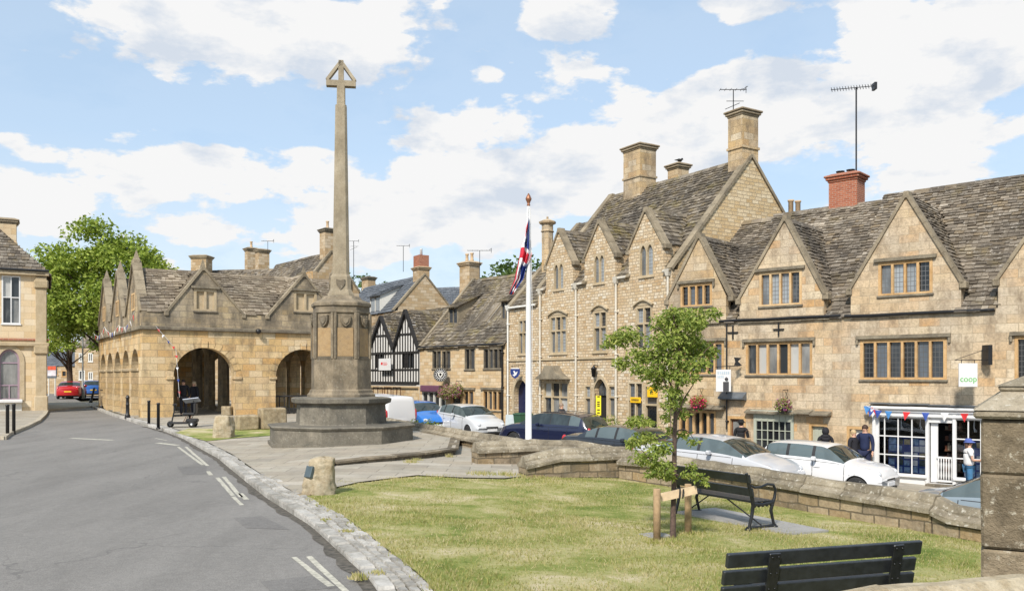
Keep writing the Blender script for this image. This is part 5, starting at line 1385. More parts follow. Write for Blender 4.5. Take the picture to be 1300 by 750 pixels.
# floor slab, ceiling beams and inner pillars
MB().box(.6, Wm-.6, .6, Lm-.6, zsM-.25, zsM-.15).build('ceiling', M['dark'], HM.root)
bm_ = MB()
for k in range(7): bm_.box(.6, Wm-.6, 1.5+1.8*k, 1.7+1.8*k, zsM-.55, zsM-.25)
bm_.build('ceiling_beam', M['timber'], HM.root)
for k in range(4):
    y = 2.3+2.9*k; cmb = MB(); cmb.lathe([(.42,-.5),(.42,.1),(.3,.25),(.28,zsM-.9),(.42,zsM-.6),(.42,zsM-.26)], 8, (Wm/2-.1, y, 0), 0, False, PI/8); cmb.build('pillar', M['hall_top'], HM.root)
mbf = MB(); mbf.box(.02, Wm-.02, .02, Lm, -.5, -.03); mbf.build('floor', M['flags'], HM.root)
# hall timber gate seen in the right arch
gg = MB(); a, b = arcs[1]
for i in range(12): gg.box(a+.05+(b-a-.1)*i/11-.02, a+.05+(b-a-.1)*i/11+.02, .3, .34, .0, .85)
gg.box(a, b, .28, .36, .85, .93); gg.box(a, b, .28, .36, .1, .17); gg.build('rail', M['timber'], HM.root)
# buttress stones at the wall's foot
for (x0, x1, y0, y1) in ((329, 350, 521, 545), (352, 372, 524, 543)):
    pass
fb = on_ground(331, 545, Zplaza); fb2 = on_ground(354, 545, Zplaza)
t = thing('stone_block', 'low rectangular stone block against the market hall between its two arches', 'stone block', ((fb.x+fb2.x)/2, (fb.y+fb2.y)/2+.3, fb.z-.02), FM.rz)
MB().cbox(-.45,.45,-.3,.3,0,.78,.05,jit=.02).build('block', M['boulder'], t); MB().cbox(-1.25,-.5,-.2,.35,0,.55,.06,jit=.02).build('block_step', M['boulder'], t)
# wall lanterns on the hall corner side
hl = thing('wall_light', 'small black floodlight under the hall parapet', 'lamp', FM.world(FM.u(326), -.25, zsM+FM.z0-FM.z0-.12))
MB().lathe([(.05,0),(.12,.06),(.13,.18),(.05,.24)], 8).build('lamp_housing', M['blackm'], hl); MB().beam((0,.0,.15),(-.1,.25,.15),.05,.05).build('bracket', M['blackm'], hl)

def bunting(name, label, P, n, size, sagv, seed=0, cols=('red','blue','whitecloth','red','lightblue')):
    """flags sewn on a slack cord"""
    P = [Vector(p) for p in P]; t = thing(name, label, 'bunting', P[0]); rr = random.Random(seed)
    cord = []; fl = MB(); 
    for a, b in zip(P, P[1:]):
        k = max(2, n)
        for i in range(k+1):
            q = i/k; p = a+(b-a)*q-Vector((0,0,sagv*4*q*(1-q)))-P[0]; cord.append(p)
            if i < k:
                q2 = (i+.5)/k; p2 = a+(b-a)*q2-Vector((0,0,sagv*4*q2*(1-q2)))-P[0]; d = (b-a); d.z = 0; d.normalize(); off = Vector((rr.uniform(-.06,.06), rr.uniform(-.06,.06), 0))
                A, B, C_ = p2-d*size/2, p2+d*size/2, p2-Vector((0,0,size*1.15))+off; m_ = (A+B+C_)/3+Vector((d.y,-d.x,0))*rr.uniform(-.03,.03)
                f = MB(); f.add([A, B, C_, m_], [(0,1,3),(1,2,3),(2,0,3)]); f.build('flag', M[cols[i%len(cols)]], t, fix=False)
    MB().tube(cord, .008, 4).build('cord', M['whitecloth'], t)
    return t
ua = sf0-.1
bunting('bunting', 'string of red, white and blue flags across the white shopfront', [FR.world(FR.u(1104), -.3, ztop+.03), FR.world(sf0+.3, -.3, ztop-.12), FR.world(sf1-.1, -.3, ztop-.12)], 6, .24, .03, 3, ('lightblue','red','blue','whitecloth','red','blue'))
hp = lambda y, z, o=-.3: FM.world(o, y, z)
bunting('bunting', 'small flags hanging below the left side gables of the market hall', [hp(.2, zsM+.75), hp(pile, zsM+.35), hp(2*pile, zsM+.5), hp(Lm-.3, zsM+.4)], 6, .24, .35, 5, ('red','whitecloth','blue','whitecloth'))
bunting('bunting', 'flags hanging down the hall front beside the left arch', [FM.world(.5, -.25, zsM+.1), FM.world(1.35, -.2, zsM-.9), FM.world(1.5, -.2, .9)], 4, .12, .0, 6, ('red','whitecloth','blue'))

# ================================================================== war memorial
mc = Vector((-4.97, 25.2)); mz = Zplaza(*mc)-.02
t = thing('war_memorial', 'tall octagonal stone war memorial with shaft and gabled cross head', 'memorial', (mc.x, mc.y, mz)); rot = math.radians(-92.8); MR = t
def octa(prof, mat, name, parent=t, n=8): 
    mb = MB(); mb.lathe(prof, n, (0,0,0), 0, False, rot); return mb.build(name, M[mat], parent)
zz = lambda z: z-mz
octa([(2.17,-.2),(2.17,.02),(2.10,.03),(2.10,.40),(2.13,.41),(2.18,.47),(2.14,.50),(.9,.52)], 'memo_base', 'base_step')
octa([(1.36,.50),(1.33,.54),(1.30,1.06),(1.36,1.09),(1.46,1.13),(1.48,1.24),(1.40,1.27),(.8,1.30)], 'memo_base', 'upper_step')
z3_ = 1.27
octa([(1.0,z3_),(1.0,z3_+.08),(.94,z3_+.14),(.93,z3_+.2),(.88,z3_+.24),(.875,zz(2.50)),(.83,zz(2.52)),(.815,zz(3.80))], 'memo', 'plinth')
octa([(.82,zz(3.79)),(.86,zz(3.82)),(.86,zz(3.86)),(.83,zz(3.88)),(.83,zz(3.99)),(.88,zz(4.02)),(.88,zz(4.10)),(.82,zz(4.15)),(.62,zz(4.22)),(.56,zz(4.30)),(.40,zz(4.34))], 'memo', 'plinth_cap')
m, nt, b, _ = new_mat('inscription'); uv = N(nt, 'UVMap').outputs[0]; ob = N(nt, 'TexCoord').outputs['Object']
br = N(nt, 'TexBrick', {'Vector': uv, 'Color1': (0,0,0,1), 'Color2': (1,1,1,1), 'Scale': 1., 'Mortar Size': .011, 'Mortar Smooth': .3, 'Brick Width': .055, 'Row Height': .034})
c_ = RAMP(nt, NOISE(nt, ob, 3, 6, .7), [(.3, (.30,.19,.085)), (.5, (.38,.26,.13)), (.7, (.27,.19,.11))])
c_ = MIX(nt, MATH(nt, 'MULTIPLY', MATH(nt, 'MULTIPLY', br.outputs['Fac'], RAMP(nt, NOISE(nt, uv, 9, 4, .8), [(.4, 0.), (.6, 1.)])), .35), c_, (.12,.09,.06))
setc(nt, b.inputs['Base Color'], c_); b.inputs['Roughness'].default_value = .85; bump(nt, b, br.outputs['Fac'], .2, .01); M['inscr'] = m
for k in range(8):
    an = rot+PI/8+k*PI/4; Mx = Matrix.Rotation(an+PI/2, 4, 'Z')
    ap = .82*math.cos(PI/8)
    def loc_(x, y, z): return Mx @ Vector((x, -ap+y, z))
    pm = MB(Mx @ Matrix.Translation((0, -ap-.0, 0)))
    # frame colonnettes and recessed tablet
    pm2 = MB(Mx @ Matrix.Translation((0, -ap, 0)))
    pm.panel(R4(-.225, zz(2.58), .225, zz(3.38)), [], -.03, .06)
    pm.build('inscription_panel', M['inscr'], MR)
    for x in (-.285, .285): pm2.cbox(x-.04, x+.04, -.075, .03, zz(2.50), zz(3.81), .015)
    pm2.cbox(-.24, .24, -.055, .03, zz(2.46), zz(2.57), .02); pm2.build('panel_frame', M['memo'], MR)
    sh = MB(Mx @ Matrix.Translation((0, -ap, 0)))
    pts = [(-.14, zz(3.74)), (-.06, zz(3.70)), (.0, zz(3.73)), (.06, zz(3.70)), (.14, zz(3.74)), (.145, zz(3.6)), (.10, zz(3.49)), (.0, zz(3.41)), (-.10, zz(3.49)), (-.145, zz(3.6))]
    sh.panel(pts, [], -.08, .0); sh.panel([(x*.55, (z-zz(3.58))*.55+zz(3.58)) for x, z in pts], [], -.105, -.079); sh.build('shield', M['memo'], MR)
# shaft: square with chamfers, tapering; base with shields
def chsec(hw, ch, z):
    return [(-hw+ch,-hw,z),(hw-ch,-hw,z),(hw,-hw+ch,z),(hw,hw-ch,z),(hw-ch,hw,z),(-hw+ch,hw,z),(-hw,hw-ch,z),(-hw,-hw+ch,z)]
def shaft(secs, name, mat, Mx):
    mb = MB(Mx); vs = []; [vs.extend(chsec(*q)) for q in secs]; n = len(secs)
    mb.add(vs, [(i*8+k, i*8+(k+1)%8, (i+1)*8+(k+1)%8, (i+1)*8+k) for i in range(n-1) for k in range(8)]+[list(range(8))[::-1], [(n-1)*8+k for k in range(8)]])
    return mb.build(name, M[mat], MR)
Ms = Matrix.Rotation(math.radians(11.2-3), 4, 'Z')
zt_ = lambda py: zz(2+(478-py)*25.2/1100)
shaft([(.38,.12,zt_(379)),(.36,.12,zt_(374)),(.30,.10,zt_(368)),(.28,.10,zt_(352)),(.245,.08,zt_(349))], 'shaft_base', 'memo_pale', Ms)
secs = []; zA, zB = zt_(349), zt_(135)
for i in range(9): secs.append((.235-.075*i/8, .075-.02*i/8, zA+(zB-zA)*i/8))
shaft(secs, 'shaft', 'memo_pale', Ms)
shaft([(.150,.03,zt_(135)),(.120,.02,zt_(134)),(.115,.02,zt_(108))], 'shaft_neck', 'memo_pale', Ms)
for k in range(4):
    Mk = Ms @ Matrix.Rotation(k*PI/2, 4, 'Z') @ Matrix.Translation((0, -.29, 0)); zc = zt_(362)
    sh = MB(Mk); sh.panel([(-.12, zc+.14), (0, zc+.11), (.12, zc+.14), (.12, zc), (.0, zc-.17), (-.12, zc)], [], -.04, .02); sh.build('shield', M['memo'], MR)
ch_ = MB(Ms); zb_, za_ = zt_(106), zt_(80)
ch_.box(-.42, .42, -.11, .11, zt_(110.5), zt_(103.5)); ch_.box(-.075, .075, -.09, .09, zt_(108), zt_(84))
for sg in (-1, 1): ch_.beam((sg*.40, 0, zt_(103)), (0, 0, zt_(79)), .20, .085, up=(0, 0, 1)); 
ch_.box(-.07,.07,-.1,.1,zt_(84),zt_(78)); 
ch_.build('cross_head', M['memo_pale'], MR)

# ================================================================== low walls with copings
def wall(name, label, pts, tops, thick, zlow, zhi=None, cat='wall', group=None, cap_h=.26, cap_over=.07, body='wallbody', cap='wallcap', stone_l=.85, flat=.16, round_=False, seed=0):
    P = [Vector(p) for p in pts]; t = thing(name, label, cat, (P[0].x, P[0].y, tops[0]), 0, group); o = Vector((P[0].x, P[0].y, tops[0]))
    rnd = random.Random(seed+7); nr = []
    for i in range(len(P)):
        d0 = (P[i]-P[i-1]).normalized() if i > 0 else (P[1]-P[0]).normalized(); d1 = (P[i+1]-P[i]).normalized() if i < len(P)-1 else d0
        m_ = Vector((-(d0+d1).y, (d0+d1).x)).normalized(); k = max(.5, m_.dot(Vector((-d1.y, d1.x)))); nr.append(m_/k)
    body_ = MB(); capm = MB()
    for i in range(len(P)-1):
        a, b = P[i], P[i+1]; za, zb = tops[i]-cap_h, tops[i+1]-cap_h; hw = thick/2
        zl = [zlow(q.x, q.y) if callable(zlow) else zlow for q in (a, b)]
        vs = []
        for q, n_, z, l in ((a, nr[i], za, zl[0]), (b, nr[i+1], zb, zl[1])):
            for s_ in (-1, 1): vs.append((q.x+n_.x*hw*s_-o.x, q.y+n_.y*hw*s_-o.y, l-o.z)); vs.append((q.x+n_.x*hw*s_-o.x, q.y+n_.y*hw*s_-o.y, z+.02-o.z))
        body_.add(vs, [(0,1,3,2),(4,6,7,5),(0,4,5,1),(2,3,7,6),(1,5,7,3),(0,2,6,4)])
        L = (b-a).length; k = max(1, round(L/stone_l)); cuts = [0.]+[min(.98, max(.02, (j+rnd.uniform(-.15,.15))/k)) for j in range(1, k)]+[1.]
        # two-course cap: flat lower slab, weathered sloping upper stone
        if round_: prof = [(-hw-cap_over, 0), (-hw-cap_over-.02, .10), (-hw*.8, .2), (-hw*.3, .26), (hw*.3, .26), (hw*.8, .2), (hw+cap_over+.02, .10), (hw+cap_over, 0)]
        else: prof = [(-hw-cap_over, 0), (-hw-cap_over, .07), (-hw*.70, .135), (-hw*.68, .17), (-flat/2, .262), (flat/2, .262), (hw*.68, .17), (hw*.70, .135), (hw+cap_over, .07), (hw+cap_over, 0)]
        sc_ = cap_h/.26
        for c0, c1 in zip(cuts, cuts[1:]):
            g0 = c0+.006/L if c0 > 0 else c0; g1 = c1-.006/L if c1 < 1 else c1
            sub = max(1, int((c1-c0)*L/.22)); rows = []
            e1_, e2_ = rnd.uniform(-.008,.008), rnd.uniform(-.008,.008)
            for r_ in range(sub+1):
                q = g0+(g1-g0)*r_/sub; p = a+(b-a)*q; nn = nr[i]*(1-q)+nr[i+1]*q; z = za+(zb-za)*q+e1_*(1-r_/sub)+e2_*r_/sub
                row = []
                for (x, h) in prof:
                    jn = noise.noise(Vector((p.x*3+x, p.y*3, h*6+seed)))*.020 if h > .02 else 0
                    row.append((p.x+nn.x*(x+jn)-o.x, p.y+nn.y*(x+jn)-o.y, z+h*sc_+jn-o.z))
                rows.append(row)
            n_ = len(prof); vs = [v for r_ in rows for v in r_]
            fs = [(r_*n_+k2, r_*n_+(k2+1)%n_, (r_+1)*n_+(k2+1)%n_, (r_+1)*n_+k2) for r_ in range(sub) for k2 in range(n_)]+[list(range(n_))[::-1], [sub*n_+k2 for k2 in range(n_)]]
            capm.add(vs, fs)
    body_.build('wall_body', M[body], t); capm.build('coping', M[cap], t)
    return t
lo_g = lambda x, y: min(Zg(x, y)-.25, -1.9)
p75 = Wc+wdir*7.3; p72 = Wc+wdir*7.05
wl = (lambda d: Wc+wdir*d)
nW = Vector((-wdir.y, wdir.x)); off = nW*.2 if nW.y > 0 else -nW*.2    # centre line lies behind the lawn face
c_ = lambda d: tuple(wl(d)+off)
wall('stone_wall', 'low stone wall ending in a hipped end, left part of the green\'s edge beside the step', [(.22,18.55),(1.0,18.85),(2.5,19.35)], [.31,.44,.44], .44, -1.9, seed=1)
wall('stone_wall', 'long low stone wall with pitched coping running behind the black bench', [(2.5,19.1), c_(1.), c_(3.), c_(6.9)], [.34,.37,.31,.17], .42, -2.0, seed=2)
wall('stone_wall', 'lower stepped section of stone wall beside the big rough pillar', [c_(6.92), c_(7.2), c_(11.5)], [.15,.055,.0], .42, -2.1, seed=3)
wall('stone_wall', 'stone wall on the far side of the passage behind the flagpole', [(-.9,20.75),(.55,21.3),(1.6,21.7),(3.4,22.2)], [.44,.46,.40,.10], .44, -2.0, seed=4)
wall('stone_wall', 'low stone wall running from the memorial lawn up the street', [(.55,21.5),(-4.45,32.0),(-7.2,38.3)], [.40,.45,.52], .40, -1.8, seed=5)
wall('stone_wall', 'rough rounded stone wall coping in the near foreground', [(1.05,5.0),(2.3,5.38),(5.4,6.32)], [.62,.69,.71], .32, -.6, seed=6, round_=True, cap='boulder', cap_h=.24, stone_l=1.1)
# passage steps down to the street
mb = MB(); pd = Vector((1, .32)).normalized(); pn = Vector((-pd.y, pd.x))
for i in range(7):
    a = Vector((2.7, 20.0))+pd*(.38*i); z = Zg(a.x, a.y)-.13*i-.02
    P4 = [a-pn*.9, a+pd*.4-pn*.9, a+pd*.4+pn*1.6, a+pn*1.6]
    mb.add([(p.x, p.y, z-.5) for p in P4]+[(p.x, p.y, z) for p in P4], [(0,1,5,4),(1,2,6,5),(2,3,7,6),(3,0,4,7),(4,5,6,7)])
struct(mb.build('passage_step', M['memo'], fix=False))
# gate pillar
t = thing('stone_pillar', 'massive square gate pillar of weathered brown stone with pyramid cap at the right edge', 'pillar', (4.09, 6.67, -.35), math.radians(-29))
pb = MB(); zc = 0
for i, (h0, h1) in enumerate(((0,.55),(.55,1.06),(1.06,1.62),(1.62,2.03))): pb.cbox(-.42,.42,-.42,.42,h0+.004,h1-.004,.018,jit=.006)
pb.build('pillar_shaft', M['pillar'], t)
pc = MB(); pc.cbox(-.47,.47,-.47,.47,2.035,2.10,.02,jit=.004)
def pyr(h0, r0, h1, r1): pc.add([(-r0,-r0,h0),(r0,-r0,h0),(r0,r0,h0),(-r0,r0,h0),(-r1,-r1,h1),(r1,-r1,h1),(r1,r1,h1),(-r1,r1,h1)],[(0,1,5,4),(1,2,6,5),(2,3,7,6),(3,0,4,7),(4,5,6,7)])
pyr(2.099,.47,2.24,.28); pc.cbox(-.30,.30,-.30,.30,2.2405,2.28,.015); pyr(2.279,.31,2.39,.05)
pc.build('pillar_cap', M['wallcap'], t)

# ================================================================== boulders
def boulder(name, label, px, py, wpx, hpx, zf, plaque=False, lean=0., seed=0):
    p = on_ground(px, py, zf); k = p.y/F; w_ = wpx*k; h = hpx*k; rnd = random.Random(seed)
    t = thing(name, label, 'boulder', (p.x, p.y+w_*.35, p.z-.03)); mb = MB(); n, m_ = 44, 30; vs = []
    for j in range(m_+1):
        q = j/m_; z = h*min(1, q*1.12) if q < .9 else h*(1+.02*math.sin(q*9)); r = (1-.38*q**1.2)*w_/2
        if q > .86: r *= max(0, (1-(q-.86)/.14))**.55; z = h*(.95+.05*math.sin(min(1, (q-.86)/.14)*PI/2))
        for i in range(n):
            a = 2*PI*i/n; sq = 1/max(abs(math.cos(a)), abs(math.sin(a)))**.6; rr = r*sq*.92
            nz = 1+.26*noise.noise(Vector((math.cos(a)*1.5+seed, math.sin(a)*1.5, q*3)))+.10*noise.noise(Vector((math.cos(a)*5+seed, math.sin(a)*5, q*9)))
            vs.append((rr*nz*math.cos(a)+lean*q*w_, rr*nz*math.sin(a)*.8, z+.03*noise.noise(Vector((math.cos(a)*3, math.sin(a)*3+seed, q*3)))))
    mb.add(vs, [(j*n+i, j*n+(i+1)%n, (j+1)*n+(i+1)%n, (j+1)*n+i) for j in range(m_) for i in range(n)]+[[m_*n+i for i in range(n)]], 0, True)
    mb.build('stone', M['boulder'], t)
    return t, w_, h
boulder('boulder', 'squat rounded boulder on the grass in front of the market hall arch', 280, 556, 32, 30, Zplaza, seed=3)
tb, w_, h = boulder('boulder', 'pale leaning boulder with a small metal plaque on the corner of the lawn', 400, 628, 46, 49, Zg, lean=.16, seed=8)
mp = MB(Matrix.Translation((-w_*.19, -w_*.27, h*.64)) @ Matrix.Rotation(math.radians(-38), 4, 'Z') @ Matrix.Rotation(math.radians(-18), 4, 'X')); mp.cbox(-.08,.08,-.02,.05,-.1,.1,.008); mp.build('plaque', plain('bronze_plaque', (.10,.13,.14), .4, metal=.4), tb)
mp = MB(); mp.cbox(-w_*.62,-w_*.1,-w_*.5,-w_*.3,0,.05,.02,jit=.01); mp.build('foot_stone', M['boulder'], tb)
p = on_ground(288, 527, Zplaza)
t = thing('stone_block', 'small pale stone block behind the squat boulder by the arch', 'stone block', (p.x, p.y, p.z)); MB().cbox(-.22,.22,-.2,.2,0,.42,.04,jit=.015).build('block', M['boulder'], t)
# ================================================================== street furniture
def bollard(px, py_b, py_t, label, kind=0, zf=Zroad, lean=0.):
    p = on_ground(px, py_b, zf); h = (py_b-py_t)*p.y/F
    t = thing('bollard', label, 'bollard', (p.x, p.y, p.z), 0, 'black bollards'); mb = MB()
    if kind == 0: mb.lathe([(.055,0),(.055,h-.06),(.065,h-.05),(.065,h-.02),(.04,h)], 12)
    else: mb.lathe([(.11,0),(.11,.12),(.08,.16),(.075,.55*h),(.09,.57*h),(.07,.6*h),(.065,h-.16),(.09,h-.14),(.09,h-.11),(.06,h-.07),(.05,h-.02),(.0,h)], 12)
    mb.build('post', M['blackm'], t); MB().lathe([(.075 if kind == 0 else .13,-.03),(.075 if kind == 0 else .13,.03),(.05,.035)], 12).build('foot_collar', M['blackm'], t)
    if lean: t.rotation_euler = (0, lean, 0)
bollard(9.5, 554, 513, 'left bollard of the plain pair on the left pavement'); bollard(17.5, 551, 512, 'right bollard of the plain pair on the left pavement')
bollard(189, 538, 508, 'left of the two thin bollards in front of the hall corner', 0, Zplaza); bollard(201, 543.5, 511, 'right of the two thin bollards in front of the hall corner', 0, Zplaza)
bollard(162, 530, 501, 'thick cast bollard nearest the hall side arcade', 1, Zplaza); bollard(129, 518, 492, 'thick bollard halfway along the hall side arcade', 1, Zplaza); bollard(115, 511, 491, 'leaning bollard at the far end of the hall', 1, Zplaza, .25)
# lamp post
p = on_ground(105, 506, Zroad); hL = (506-400)*p.y/F
t = thing('street_lamp', 'slender grey lamp post with a lantern beside the road at the end of the hall', 'street lamp', p)
MB().lathe([(.16,0),(.16,.5),(.12,.55),(.11,1.0),(.07,1.1),(.055,hL-.9),(.07,hL-.85)], 12).build('post', plain('grey_metal', (.30,.31,.30), .5), t)
MB().lathe([(.05,hL-.86),(.14,hL-.8),(.24,hL-.35),(.27,hL-.33)], 6, smooth=False).build('lantern', M['glass_pale'], t); MB().lathe([(.3,hL-.33),(.2,hL-.2),(.06,hL-.08),(.03,hL)], 6, smooth=False).build('lantern_cap', M['offwhite'], t)
# flagpole and flag
fp = Vector((671-CX, 0, 0)); d = 22.6; fx = (671-CX)/F*d
t = thing('flagpole', 'tall white flagpole with a copper finial behind the low wall', 'flagpole', (fx, d, -.2)); zt = 2+(478-262)*d/F+.2
MB().lathe([(.11,0),(.11,.3),(.085,.32),(.075,3.0),(.062,5.0),(.042,zt)], 16).build('pole', M['white'], t)
MB().lathe([(.03,zt),(.05,zt+.03),(.03,zt+.06),(.05,zt+.12),(.075,zt+.17),(.08,zt+.2),(.05,zt+.27),(.01,zt+.34)], 12).build('finial', plain('copper', (.30,.13,.07), .45, metal=.5), t)
MB().tube([(.09,-.02,1.3),(.095,-.02,zt*.6),(.05,-.02,zt-.05)], .007, 5).build('halyard', M['white'], t)
# furled union flag: hanging folds, coloured by the flag's own pattern through its UVs
m, nt, b, _ = new_mat('union_flag')
uv = N(nt, 'SeparateXYZ', {0: N(nt, 'UVMap').outputs[0]}); x = MATH(nt, 'SUBTRACT', uv.outputs[0], .5); y = MATH(nt, 'SUBTRACT', uv.outputs[1], .5)
ax, ay = MATH(nt, 'ABSOLUTE', x), MATH(nt, 'ABSOLUTE', y)
d1 = MATH(nt, 'ABSOLUTE', MATH(nt, 'SUBTRACT', ax, ay)); diag_w = MATH(nt, 'LESS_THAN', d1, .085); diag_r = MATH(nt, 'LESS_THAN', d1, .03)
cr = MATH(nt, 'MINIMUM', MATH(nt, 'MULTIPLY', ax, 2.), ay); cw_ = MATH(nt, 'LESS_THAN', cr, .165); crr = MATH(nt, 'LESS_THAN', cr, .10)
c_ = MIX(nt, diag_w, (.015,.04,.22), (.72,.72,.74)); c_ = MIX(nt, diag_r, c_, (.55,.02,.04)); c_ = MIX(nt, cw_, c_, (.72,.72,.74)); c_ = MIX(nt, crr, c_, (.55,.02,.04))
setc(nt, b.inputs['Base Color'], c_); b.inputs['Roughness'].default_value = .8
fd = d-.06; top = at(669, 283, fd); k_ = fd/F
# outline of the hanging cloth: (py, left px, right px)
prof = [(276,670,671),(290,667,672),(303,664,673),(312,661,674),(322,660,675.5),(330,659,673),(338,657.5,669),(346,655.5,667),(354,654,665),(362,650.5,659),(368,648,655),(374,646,651)]
mb = MB(); nU, vs, uvs = 14, [], []
for j, (py, l, r) in enumerate(prof):
    for i in range(nU+1):
        q = i/nU; px = l+(r-l)*(q+.06*math.sin(q*19+j*.7)); yy = fd+.10*math.sin(q*14+j*.35)+.03*math.sin(q*31+j)
        vs.append(Vector(((px-CX)/F*fd, yy, H+(HY-py)/F*fd)))
        v_ = 1-j/(len(prof)-1); uvs.append((.2+.75*(1-v_)+.03*math.sin(q*5+j*.2), .56+.42*q))
P0 = Vector((fx+.05, fd, zt-.6-.2)); fl = thing('flag', 'union flag hanging limp and folded from the white pole', 'flag', P0)
mb.add([v-P0 for v in vs], [(j*(nU+1)+i, j*(nU+1)+i+1, (j+1)*(nU+1)+i+1, (j+1)*(nU+1)+i) for j in range(len(prof)-1) for i in range(nU)], 0, True)
me = mb.mesh('cloth', m, fix=False, uv=False); lay = me.uv_layers.new(name='UVMap')
for lp in me.loops: lay.data[lp.index].uv = uvs[lp.vertex_index]
o = bpy.data.objects.new('cloth', me); COL.objects.link(o); o.parent = fl; o.modifiers.new('t', 'SOLIDIFY').thickness = .006
MB().tube([tuple(at(671, 262, fd)-P0), tuple(at(670.5, 276, fd)-P0)], .01, 5).build('toggle_line', M['white'], fl)

# ================================================================== benches
# cast iron bench: ends from the photo's ground contacts
rn, fn, rf_, ff_ = on_ground(945,671,Zg), on_ground(993,674,Zg), on_ground(849,650,Zg), on_ground(892,650,Zg)
cN, cF = (rn+fn)/2, (rf_+ff_)/2; ax_ = (cN-cF); L = 1.62; ctr = (cN+cF)/2; rz = math.atan2(ax_.y, ax_.x); 
t = thing('bench', 'black cast iron bench with curled arms on a concrete slab behind the young tree', 'bench', (ctr.x, ctr.y, ctr.z), rz)
sgn = 1 if Vector((-math.sin(rz), math.cos(rz))).dot((fn-rn).xy) > 0 else -1   # +y local = front
def S(y): return y*sgn
for x in (-L/2, L/2):
    e = MB()
    e.tube([(x,S(-.26),.02),(x,S(-.20),.20),(x,S(-.17),.36),(x,S(-.19),.46),(x,S(-.26),.66),(x,S(-.31),.84)], [.022,.026,.03,.03,.026,.024], 8)
    e.tube([(x,S(.27),.02),(x,S(.24),.12),(x,S(.20),.26),(x,S(.24),.36),(x,S(.28),.45),(x,S(.30),.56),(x,S(.25),.64),(x,S(.12),.655),(x,S(-.02),.62),(x,S(-.14),.62),(x,S(-.23),.66)], [.022,.022,.026,.026,.024,.022,.022,.02,.018,.018,.018], 8)
    e.tube([(x,S(-.30),.03),(x,S(.30),.03)], .022, 8); e.tube([(x,S(-.19),.38),(x,S(.0),.36),(x,S(.24),.38)], .03, 8)
    for y in (-.28, .28): e.lathe([(.05,-.01),(.05,.02),(.02,.035)], 8, (x, S(y), 0))
    for i in range(5): e.ball((x, S(-.14+.085*i), .345), .026, 8, 5)
    e.build('bench_end', M['blackp'], t)
b = MB()
for i in range(5): y = -.12+.085*i; b.cbox(-L/2-.02, L/2+.02, min(S(y-.034),S(y+.034)), max(S(y-.034),S(y+.034)), .395-.012*(i == 0), .418-.006*(i == 4), .006)
b.build('seat', M['benchtop'], t)
for (y, z0) in ((-.235, .50), (-.295, .70)):
    q = MB(); q.beam((-L/2-.06, S(y), z0+.06), (L/2+.06, S(y), z0+.06), .028, .125, up=(0, S(-.25), 1)); q.build('backrest_slat', M['benchtop'], t)
for x in (-L/2, L/2): q = MB(); q.tube([(x, 0, .05), (x*.25, S(-.1), .38)], .011, 6); q.build('brace', M['blackp'], t)
# slab under it
SP = [on_ground(*p, Zg) for p in ((857,651),(908,646),(1052,675),(1003,679))]; o_ = sum(SP, Vector())/4
t = thing('concrete_slab', 'concrete slab under the cast iron bench', 'slab', o_)
mb = MB(); mb.add([tuple(p-o_+Vector((0,0,-.08))) for p in SP]+[tuple(p-o_+Vector((0,0,.03))) for p in SP], [(0,1,5,4),(1,2,6,5),(2,3,7,6),(3,0,4,7),(4,5,6,7),(0,3,2,1)]); mb.build('slab', M['concrete'], t)
# near bench seen from behind
pL, pR = Vector((1.79, 7.27)), Vector((3.69, 7.86)); ax_ = pR-pL; rz = math.atan2(ax_.y, ax_.x); ctr = (pL+pR)/2+Vector((-math.sin(rz), math.cos(rz)))*.2; zg = Zg(ctr.x, ctr.y)
t = thing('bench', 'black bench seen from behind in front of the near rough wall', 'bench', (ctr.x, ctr.y, zg), rz); L = ax_.length
for i, (y, z, e) in enumerate(((-.22, .70, 0), (-.19, .55, .02), (-.165, .41, .02))):
    q = MB(); q.M = Matrix.Translation((0, y, z)) @ Matrix.Rotation(math.radians(12), 4, 'X'); q.cbox(-L/2-e, L/2-e*2, -.022, .022, -.062, .062, .006); q.build('backrest_slat', M['benchtop'], t)
for i in range(4):
    q = MB(); y = -.06+.13*i; q.cbox(-L/2+.36, L/2-.24, y-.055, y+.055, .40, .44, .006); q.build('seat_slat', M['benchtop'], t)
for x in (-L/2+.42, L/2-.30):
    q = MB(); q.M = Matrix.Translation((x, -.258, .58)) @ Matrix.Rotation(math.radians(12), 4, 'X'); q.cbox(-.055, .055, -.012, .012, -.32, .175, .004)
    for zz_ in (.125, -.02, -.16): 
        for xx in (-.03, .03): q.ball((xx, -.014, zz_+.02), .009, 6, 4)
    q.build('back_support', M['blackp'], t)
    q = MB(); q.tube([(x, -.2, .38), (x, -.2, .02)], .028, 8); q.tube([(x, .3, .38), (x, .34, .02)], .028, 8); q.tube([(x, -.24, .375), (x, .4, .375)], .028, 8); q.tube([(x, -.28, .03), (x, .38, .03)], .025, 8); q.build('leg_frame', M['blackp'], t)

